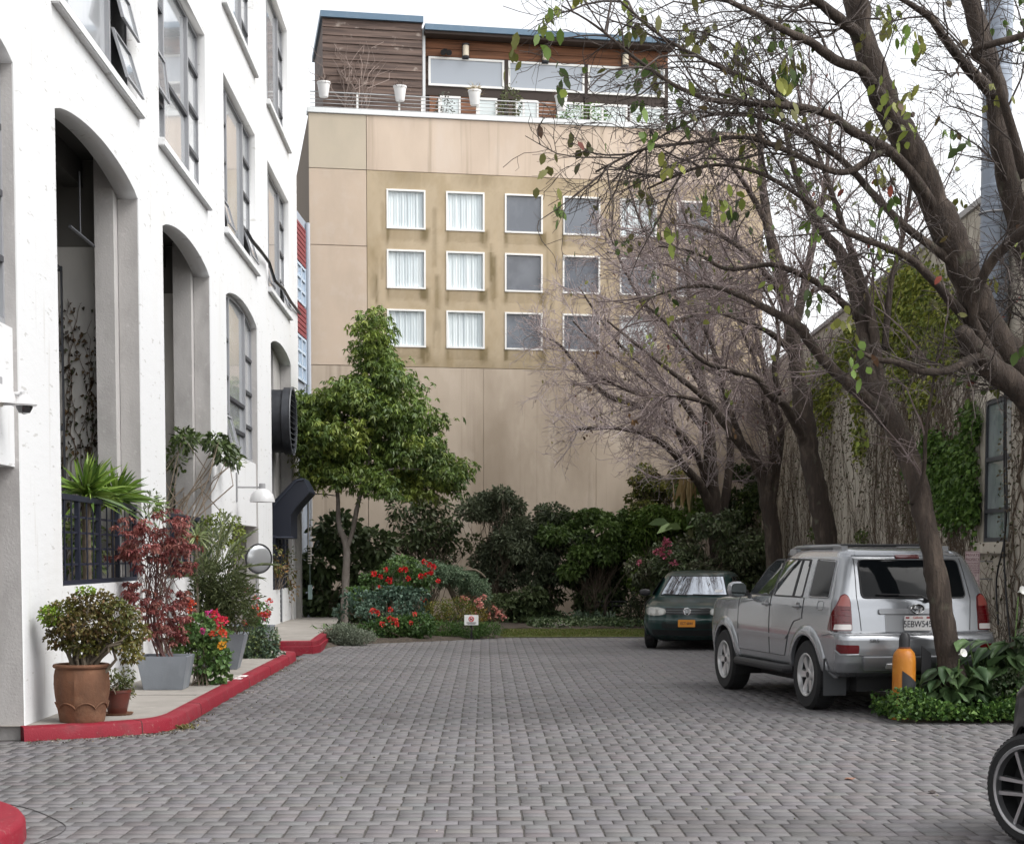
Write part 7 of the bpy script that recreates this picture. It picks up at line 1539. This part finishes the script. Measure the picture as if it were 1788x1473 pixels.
# ================================================================ SMALL THINGS
LAMPW = P('white_enamel', (.50, .50, .50), .3, coat=.3)
def wall_lamp(px, py, n_, label, sc_=1.):
    """dome lamp on a straight arm; px,py = middle of the dome; n_ = how far out of the facade the dome hangs"""
    c_ = on_facade(px, py, n_); s, z = FS(px, py, n_); t = thing('wall_lamp', label, 'wall lamp', c_, group='white dome lamps on the facade'); w_ = .24 * sc_
    mb = MB(); mb.lathe([(w_, -.11 * sc_), (w_ * .985, -.06 * sc_), (w_ * .86, .04 * sc_), (w_ * .6, .11 * sc_), (w_ * .26, .145 * sc_)], 32, Matrix.Translation(c_), cap=False); mb.lathe([(w_ * .97, -.108 * sc_), (w_ * .83, .03 * sc_), (0, .1 * sc_)], 32, Matrix.Translation(c_), cap=False); mb.build('shade', LAMPW, t, smooth=True, angle=1.)
    mb = MB(); mb.lathe([(.062 * sc_, .14 * sc_), (.062 * sc_, .235 * sc_), (.05 * sc_, .245 * sc_)], 18, Matrix.Translation(c_)); mb.build('socket', P('lamp_grey', (.26, .26, .265), .5), t, smooth=True)
    mb = MB(); a = c_ + Vector((0, 0, .17 * sc_)); b = FP(s, z + .17 * sc_, -.04); mb.tube([a, b], .016 * sc_, 8); mb.build('arm', P('lamp_grey', (.26, .26, .265), .5), t, smooth=True)
    mb = MB(); fbox(mb, s - .05, s + .05, z - .1, z + .45 * sc_, -.052, -.028); mb.build('back_plate', P('lamp_grey', (.26, .26, .265), .5), t, bevel=.008)
    mb = MB(); mb.lathe([(.05, -.02), (.06, -.05), (.04, -.09), (0, -.1)], 16, Matrix.Translation(c_)); mb.build('bulb', P('frosted_bulb', (.7, .68, .62), .4), t, smooth=True); return t
wall_lamp(458, 866, .42, 'white dome lamp on a straight arm under the arched window', .95)
wall_lamp(-4, 690, .30, 'white dome lamp cut by the left image edge beside the security camera', .62)
c_ = on_facade(42, 703, .18); s, z = FS(42, 703, .18); t = thing('security_camera', 'small dome security camera on a bracket at the left white pier', 'camera', c_)
mb = MB(); mb.lathe([(.105, -.03), (.112, -.015), (.095, .01), (.05, .05), (.03, .075)], 24, Matrix.Translation(c_)); mb.build('housing', LAMPW, t, smooth=True)
mb = MB(); mb.lathe([(.0, -.105), (.05, -.09), (.072, -.05), (.074, -.03)], 24, Matrix.Translation(c_), cap=False); mb.build('dome', P('smoked_dome', (.02, .02, .022), .08, coat=1.), t, smooth=True)
mb = MB(); mb.tube([c_ + Vector((0, 0, .075)), FP(s - .0, z + .078, .0)], .02, 8); mb.tube([c_ + Vector((0, 0, .06)), c_ + Vector((0, 0, .095))], .035, 10); mb.build('bracket', LAMPW, t, smooth=True)
mb = MB(); fbox(mb, s - .05, s + .05, z + .02, z + .14, -.002, .02); mb.build('base', LAMPW, t, bevel=.006)
# convex mirror
c_ = D(452, 975, 26.0); t = thing('traffic_mirror', 'round convex mirror on a thin post behind the palm fronds', 'mirror', (c_.x, c_.y, .13)); face = Vector((.75, -1, -.05)).normalized(); Q = face.to_track_quat('Z', 'Y').to_matrix().to_4x4(); M_ = Matrix.Translation(c_) @ Q
mb = MB(); mb.lathe([(.225 * math.sin(a), .055 * math.cos(a) - .01) for a in np.linspace(0, R(82), 12)][::-1], 40, M_, cap=False); mb.build('mirror_face', P('convex_mirror', (.42, .43, .44), .16, metal=.55), t, smooth=True, angle=None)
mb = MB(); mb.tube([M_ @ Vector((.232 * math.cos(a), .232 * math.sin(a), 0)) for a in np.linspace(0, 2 * math.pi, 41)], .014, 6, False); mb.lathe([(.23, -.01), (.1, -.06), (0, -.07)], 32, M_, cap=False); mb.build('rim', BLACKP, t, smooth=True)
mb = MB(); mb.tube([M_ @ Vector((0, 0, -.06)), M_ @ Vector((0, 0, -.1)), (c_.x - .03, c_.y + .1, .13)], .018, 8); mb.build('post', P('lamp_grey', (.26, .26, .265), .5), t, smooth=True)
# big round louvre and box duct in the last bay
vc = FP(21.35, 1.7 + (972 - 737) / 2800 * 36.2, 0); t = thing('round_vent', 'big dark round louvred vent drum sticking out of the last arched bay', 'vent', vc)
VB = P('vent_black', (.022, .024, .03), .5, layers=[((.045, .05, .06), 4, .45, .7, None, .6)]); V0 = FM @ Matrix.Translation((21.35, vc.z, 0))
mb = MB(); mb.lathe([(.70, -1.2), (.70, .04), (.75, .05), (.75, .23), (.735, .24), (.70, .24), (.70, .1), (.0, .09)], 56, V0, cap=False); mb.build('drum', VB, t, smooth=True, angle=.7)
mb = MB()
for k in range(11):
    y = -.62 + k * .124; w_ = math.sqrt(max(.70 ** 2 - y * y, .02)) - .01; Q = V0 @ Matrix.Translation((0, y, .175)) @ Matrix.Rotation(R(38), 4, 'X'); mb.box(-w_, w_, -.006, .006, -.07, .06, Q)
mb.build('louvre', P('vent_blade', (.10, .105, .115), .45), t)
mb = MB(); mb.tube([V0 @ Vector((.752 * math.cos(a), .752 * math.sin(a), .23)) for a in np.linspace(0, 2 * math.pi, 57)], .02, 6, False); mb.build('rim', P('vent_blade', (.10, .105, .115), .45), t, smooth=True)
p0 = FP(20.5, 0, 0); t = thing('box_duct', 'dark navy angled box duct below the round vent', 'duct', (p0.x + .2, p0.y + 1.2, 2.2)); mb = MB(); dz = lambda y: 1.7 + (972 - y) / 2800 * 36.0
prof = [(470, 940), (470, 895), (478, 880), (518, 838), (532, 835), (545, 860), (520, 888), (512, 900), (512, 940)]
pr = [D(a, b, 36.0) for a, b in prof]; vs = [(p.x, 35.6, p.z) for p in pr] + [(p.x, 36.7, p.z) for p in pr]; n = len(pr); mb.add(vs, [tuple(range(n)), tuple(range(2 * n - 1, n - 1, -1))] + [(i, (i + 1) % n, n + (i + 1) % n, n + i) for i in range(n)]); mb.build('duct_body', P('duct_navy', (.010, .013, .024), .5), t, bevel=.015)
mb = MB(); mb.tube([D(478, 882, 35.58), D(518, 839, 35.58), D(532, 836, 35.58)], .018, 6); mb.tube([D(470, 938, 35.58), D(512, 938, 35.58)], .02, 6); mb.build('duct_seam', P('navy_edge', (.035, .042, .06), .5), t)
# concrete post with a hanging string of wind chimes on an iron arm
t = thing('concrete_column', 'grey weathered concrete column beside the navy gate', 'column', (D(517, 1000, 38.9).x, 38.9, .22)); a, b = D(510, 1000, 38.9), D(526, 1000, 38.9); mb = MB(); mb.box(a.x, b.x, 38.75, 39.1, -.1, D(515, 893, 38.9).z); mb.build('shaft', P('weathered_concrete', (.33, .32, .30), .9, layers=[((.17, .165, .15), 4, .42, .7, (1, 1, .3), .8)], bump=[(30, .006, None)]), t, bevel=.02)
mb = MB(); zc = D(515, 893, 38.9).z; mb.box(a.x - .03, b.x + .03, 38.72, 39.13, zc, zc + .09); mb.build('cap', JAMB, t, bevel=.02)
w0 = D(540, 866, 38.0); t = thing('wind_chime', 'long string of bells hanging from a curved iron arm beside the evergreen', 'wind chime', D(540, 860, 38.0)); mb = MB()
mb.tube([D(523, 866, 38.2), D(540, 862, 38.0), D(560, 862, 38.0), D(586, 865, 38.0)], .014, 6); mb.build('arm', P('pale_iron', (.22, .21, .19), .6), t)
mb = MB(); mb.tube([D(538.5, 862, 38), D(538.5, 955, 38)], .012, 5); mb.tube([D(543, 862, 38), D(543, 980, 38)], .012, 5); mb.build('cord', P('pale_cord', (.42, .39, .34), .8), t)
mb = MB(); rnd = random.Random(2)
for y in np.arange(955, 985, 4.6): q = D(541, y, 38); mb.box(q.x - .045, q.x + .045, q.y - .01, q.y + .01, q.z - .012, q.z + .012)
for y in np.arange(822, 846, 3.5): q = D(540 + rnd.uniform(-2, 2), y, 38); mb.lathe([(.012, .02), (.03, -.012), (.034, -.03)], 8, Matrix.Translation(q))
mb.build('rung', P('pale_cord', (.42, .39, .34), .8), t)
q = D(541.5, 1034, 38); mb = MB(); mb.tube([D(541, 985, 38), D(541.5, 1020, 38)], .006, 4); mb.box(q.x - .05, q.x + .05, q.y - .006, q.y + .006, q.z - .16, q.z + .18); mb.build('wind_sail', P('verdigris', (.16, .22, .21), .6), t)
# facade cable with cable drops
t = thing('facade_cable', 'black cable bundle sagging across the upper facade windows', 'cable', on_facade(437, 415, .1)); mb = MB()
mb.tube([on_facade(430, 402, .02), on_facade(440, 420, .1), on_facade(455, 438, .12), on_facade(470, 458, .08), on_facade(480, 490, .14), on_facade(495, 505, .1), on_facade(508, 527, .08), on_facade(524, 548, .04)], .035, 6); mb.build('cable', BLACKP, t, smooth=True)
# sign in the flower bed
p = D(823, 1082, 33.0); t = thing('garden_sign', 'small white sign with red prohibition mark in the flower bed', 'sign', (p.x, p.y, .02)); Q = Matrix.Translation(p) @ Matrix.Rotation(R(4), 4, 'Z') @ Matrix.Rotation(R(90), 4, 'X')
mb = MB(); mb.box(-.145, .145, -.105, .105, -.006, .006, Q); sp = mb.build('plate', P('sign_white', (.78, .78, .76), .4), t, bevel=.003)
mb = MB(); mb.tube([Q @ Vector((.05 * math.cos(a), .022 + .05 * math.sin(a), .008)) for a in np.linspace(0, 6.2832, 29)], .008, 5, False); mb.tube([Q @ Vector((-.035, .057, .008)), Q @ Vector((.035, -.013, .008))], .008, 5); mb.build('prohibition_mark', P('sign_red', (.55, .02, .02), .5), sp)
mb = MB(); mb.box(-.028, .018, .005, .03, .007, .009, Q); mb.box(.012, .03, .022, .042, .007, .009, Q); mb.box(-.026, -.016, -.012, .005, .007, .009, Q); mb.box(.006, .016, -.012, .005, .007, .009, Q); mb.box(-.10, .10, -.062, -.048, .007, .009, Q); mb.box(-.08, .08, -.084, -.074, .007, .009, Q); mb.build('symbol', PLB, sp)
mb = MB(); mb.box(p.x - .02, p.x + .02, p.y + .01, p.y + .03, .02, p.z - .05); mb.build('stake', BLACKM, t)
# private property sign on the ivy wall: bracketed out to face the lane
p = D(1698, 995, 21.9); t = thing('property_sign', 'pale pink private property notice beside the silver car on the ivy wall', 'sign', p); ang = R(-27); Q = Matrix.Translation(p) @ Matrix.Rotation(ang, 4, 'Z') @ Matrix.Rotation(R(90), 4, 'X'); k = 21.9 / 2800
w_, h_ = 12.6 * k, 33 * k
mb = MB(); mb.box(-w_, w_, -h_, h_, -.004, .004, Q); sp = mb.build('plate', P('sign_pink', (.62, .50, .49), .5), t, bevel=.003); INK = P('sign_maroon', (.16, .025, .05), .6)
y = h_ - .055
for txt, sz in (('PRIVATE', .052), ('PROPERTY', .046), ('UNAUTHORIZED', .03), ('VEHICLES WILL BE', .026), ('TOWED AWAY AT', .028), ('OWNER EXPENSE', .028), ('CVC 22658', .034), ('POLICE', .034), ('DEPT', .034), ('NO PARKING', .03)):
    me = text_mesh(txt, sz * 1.05, .001); 
    mx = max(v.co.x for v in me.vertices) - min(v.co.x for v in me.vertices); f = min(1., 1.8 * w_ / mx); me.transform(Matrix.Scale(f, 4, (1, 0, 0))); me.transform(Q @ Matrix.Translation((0, y, .0055))); put('lettering', me, INK, sp); y -= sz * 1.12
    if txt in ('PROPERTY', 'OWNER EXPENSE'): pass
mb = MB()
for (x0, x1, y0, y1) in ((-w_ + .008, w_ - .008, h_ - .012, h_ - .007), (-w_ + .008, w_ - .008, -h_ + .007, -h_ + .012), (-w_ + .008, -w_ + .012, -h_ + .013, h_ - .013), (w_ - .012, w_ - .008, -h_ + .013, h_ - .013), (-w_ + .02, w_ - .02, h_ - .132, h_ - .128)): mb.box(x0, x1, y0, y1, .0042, .0058, Q)
mb.build('border', INK, sp)
mb = MB(); wx = IX + IA * p.y
for dz in (-.12, .12): mb.tube([(p.x + .02, p.y + .02, p.z + dz), (wx, p.y + .04, p.z + dz)], .01, 6)
mb.build('bracket', P('galvanised', (.35, .35, .36), .5, metal=.5), t)
# black cables on the ivy wall and the pale flue
for i, (pts, lb) in enumerate((([(1757, 650), (1756, 760), (1758, 880), (1753, 960), (1757, 1040), (1764, 1120)], 'black cable hanging down the plaster wall right of the window'), ([(1755, 640), (1753, 800), (1755, 930), (1740, 1010), (1743, 1090)], 'second black cable crossing the window sill corner'))):
    t = thing('wall_cable', lb, 'cable', D(pts[0][0], pts[0][1], 20.9)); mb = MB(); q = [Vector(v) for v in cr(np.array([list(IP(*IS(a, b, .1), .1)) for a, b in pts]), 4)]; mb.tube(q, .013, 6); mb.build('cable', BLACKP, t, smooth=True)
fl = D(1724, 560, 21.4); fx = IX + IA * 21.4 - .21; t = thing('wall_flue', 'pale blue grey ribbed flue pipe rising in front of the plaster wall', 'flue', (fx, 21.4, 4.2)); FLM = P('pale_blue_metal', (.25, .285, .34), .45, metal=.25, layers=[((.17, .195, .24), 3, .45, .7, (1, 1, .3), .7)])
mb = MB(); pr = []
z = D(1724, 560, 21.4).z
while z < 11.5: pr += [(.185, z), (.185, z + .2), (.192, z + .21), (.192, z + .24)]; z += .25
mb.lathe(pr, 28, Matrix.Translation((fx, 21.4, 0))); mb.build('pipe', FLM, t, smooth=True, angle=.5)
mb = MB()
for z in (4.6, 6.2): mb.tube([(fx + .2 * math.cos(a), 21.4 + .2 * math.sin(a), z) for a in np.linspace(0, 6.2832, 25)], .014, 5, False); mb.tube([(fx + .19, 21.4, z), (fx + .24, 21.4, z)], .015, 5)
mb.build('strap', P('galvanised', (.35, .35, .36), .5, metal=.5), t)
mb = MB(); mb.lathe([(.07, 0), (.17, .05), (.185, .08)], 24, Matrix.Translation((fx, 21.4, D(1724, 560, 21.4).z - .08))); mb.build('base_cap', FLM, t, smooth=True)
# bollard
b = Vector((D(1578, 1200, 16.78).x, 16.78, 0)); t = thing('bollard', 'orange domed pipe bollard with black cap and black patch', 'bollard', b); ORG = P('orange_paint', (.45, .165, .010), .45, layers=[((.36, .10, .01), 5, .45, .7, None, .7), ((.58, .27, .06), 12, .58, .75, None, .6), ((.13, .08, .05), 26, .68, .8, None, .7)], bump=[(40, .003, None)])
zt = D(1578, 1131, 16.78).z; r = 20 / 2800 * 16.78; mb = MB(); mb.lathe([(r, -.02), (r, zt - .14), (r * .97, zt - .09), (r * .86, zt - .045), (r * .62, zt - .012), (r * .45, zt)], 36, Matrix.Translation(b)); mb.build('post', ORG, t, smooth=True)
mb = MB(); z1 = D(1577, 1103, 16.78).z; rc = 9 / 2800 * 16.78; mb.lathe([(rc * 1.05, zt - .004), (rc * 1.05, z1 - .08), (rc * .95, z1 - .04), (rc * .6, z1 - .008), (.006, z1)], 24, Matrix.Translation(b)); mb.build('cap', BLACKP, t, smooth=True)
mb = MB(); mb.lathe([(r * .5, zt - .006), (r * .52, zt + .008), (rc, zt + .014)], 24, Matrix.Translation(b), cap=False); mb.build('collar', P('rust', (.15, .055, .03), .85), t, smooth=True)
mb = MB(); V_, n = [], 20                                               # black painted sheet wrapped round the foot, slanting top edge
for i in range(n + 1):
    a = R(-112) + R(125) * i / n; x, y = (r + .004) * math.cos(a), (r + .004) * math.sin(a); V_ += [b + Vector((x, y, .05)), b + Vector((x, y, .52 - .19 * i / n))]
mb.add(V_, [(2 * i, 2 * i + 2, 2 * i + 3, 2 * i + 1) for i in range(n)]); mb.build('black_patch', P('black_rubber_sheet', (.02, .021, .025), .7), t, smooth=True)
b = Vector((D(1617, 1150, 17.0).x, 17.0, 0)); t = thing('marker_post', 'short black flat post standing behind the orange bollard', 'post', b); zt = D(1617, 1127, 17.0).z; mb = MB(); mb.add([b + Vector(q) for q in ((-.05, -.015, 0), (.05, -.015, 0), (.05, .015, 0), (-.05, .015, 0), (-.05, -.015, zt), (.05, -.015, zt - .08), (.05, .015, zt - .08), (-.05, .015, zt))], [(0, 3, 2, 1), (4, 5, 6, 7), (0, 1, 5, 4), (1, 2, 6, 5), (2, 3, 7, 6), (3, 0, 4, 7)]); mb.build('post', BLACKP, t)
# low black rail before the tan wall
p0, p1 = D(1040, 1050, 41.0), D(1128, 1050, 41.0); t = thing('low_rail', 'low black pipe rail at the foot of the tan wall', 'rail', (p0.x, 41, 0)); mb = MB(); mb.tube([p0, p1], .028, 8); mb.tube([p0 - Vector((0, 0, .1)), p1 - Vector((0, 0, .1))], .022, 8); mb.build('rail', BLACKP, t)
mb = MB()
for f in (.0, .33, .7, 1.): q = p0.lerp(p1, f); mb.tube([Vector((q.x, q.y, 0)), q], .024, 6)
mb.build('post', BLACKP, t)
t = thing('twisted_stump', 'dark twisted vine stump curving up before the low rail', 'stump', (D(1064, 1080, 40.6).x, 40.6, 0)); mb = MB(); mb.tube([D(1075, 1088, 40.6), D(1062, 1078, 40.6), D(1056, 1060, 40.6), D(1060, 1042, 40.6), D(1068, 1032, 40.6)], [.05, .06, .05, .04, .02], 8); mb.build('stem', P('dark_bark', (.07, .05, .04), .9), t, smooth=True)
# leaves fallen on the paving
LF = P('dry_leaf', (.20, .10, .065), .7)
for i, (px, py, lb, cl) in enumerate(((1474, 1361, 'curled reddish dry leaf lying alone on the paving', 0), (1628, 1386, 'dark dry twig leaf lying on the paving near the black car', 1), (1565, 1294, 'small pale dry leaf on the paving before the ground cover', 2))):
    p = G(px, py); V_ = [(0, 0, .006), (.025, .03, .02), (.07, .035, .012), (.11, 0, .02), (.07, -.03, .008), (.03, -.03, .018)]; mb = MB(); q = Matrix.Translation(p) @ Matrix.Rotation(i * 1.3, 4, 'Z'); vs = [q @ (Vector(v) * (.8, .9, .5)[i]) for v in V_]; up = [v + Vector((0, 0, .002)) for v in vs]
    mb.add(vs + up, [(5, 4, 3, 2, 1, 0), (6, 7, 8, 9, 10, 11)] + [(j, (j + 1) % 6, 6 + (j + 1) % 6, 6 + j) for j in range(6)]); tag(mb.build('fallen_leaf', (LF, P('dark_leaf', (.04, .03, .028), .8), P('pale_leaf', (.45, .4, .36), .7))[i], loc=p), lb, 'leaf')
n = 900; k = rng.integers(0, len(KS), n); base = np.array(KS)[k]; x = base[:, 0] + np.abs(rng.normal(.03, .09, n)); y = base[:, 1] + rng.normal(-.02, .1, n) - np.where(base[:, 1] < 15.5, np.abs(rng.normal(.03, .07, n)), 0)
m2 = 260; x = np.concatenate([x, rng.uniform(-3.4, -1.2, m2)]); y = np.concatenate([y, rng.uniform(15.5, 27, m2)]); m3 = 160; x = np.concatenate([x, rng.uniform(-3, 5, m3)]); y = np.concatenate([y, rng.uniform(8, 30, m3)]); n = len(x)
ok = x > np.interp(y, [14.7, 15.0, 15.3, 15.6, 16, 27, 28], [-4.6, -3.95, -3.6, -3.38, -3.3, -3.55, -3.5]) ; x, y = x[ok], y[ok]; n = len(x)
tag(put('leaf_litter', leaf_mesh('leaf_litter', np.stack([x, y, np.full(n, .007)], 1), np.stack([rng.normal(0, 1, n), rng.normal(0, 1, n), rng.normal(0, .12, n)], 1), rng.uniform(.012, .034, n), .014, pick_cols(n, [(.10, .07, .045), (.16, .12, .07), (.06, .05, .035), (.12, .13, .05), (.35, .31, .27)], .25), droop=-.05), LEAF), 'scattered dry leaf litter along the red kerb and paving', 'leaf litter', kind='stuff')
n = 60; a = rng.normal(0, 1, n); px_ = G(325, 1272); tag(put('weed', leaf_mesh('weed', np.array([list(px_)] * n) + np.stack([rng.normal(0, .05, n), rng.normal(-.02, .03, n), np.full(n, .01)], 1), np.stack([rng.normal(0, .8, n), rng.normal(-.3, .5, n), np.abs(rng.normal(.5, .3, n))], 1), rng.uniform(.04, .09, n), .014, pick_cols(n, [(.16, .17, .06), (.22, .19, .08)])), LEAF, loc=px_), 'small straggly weed at the bend of the red kerb', 'weed')
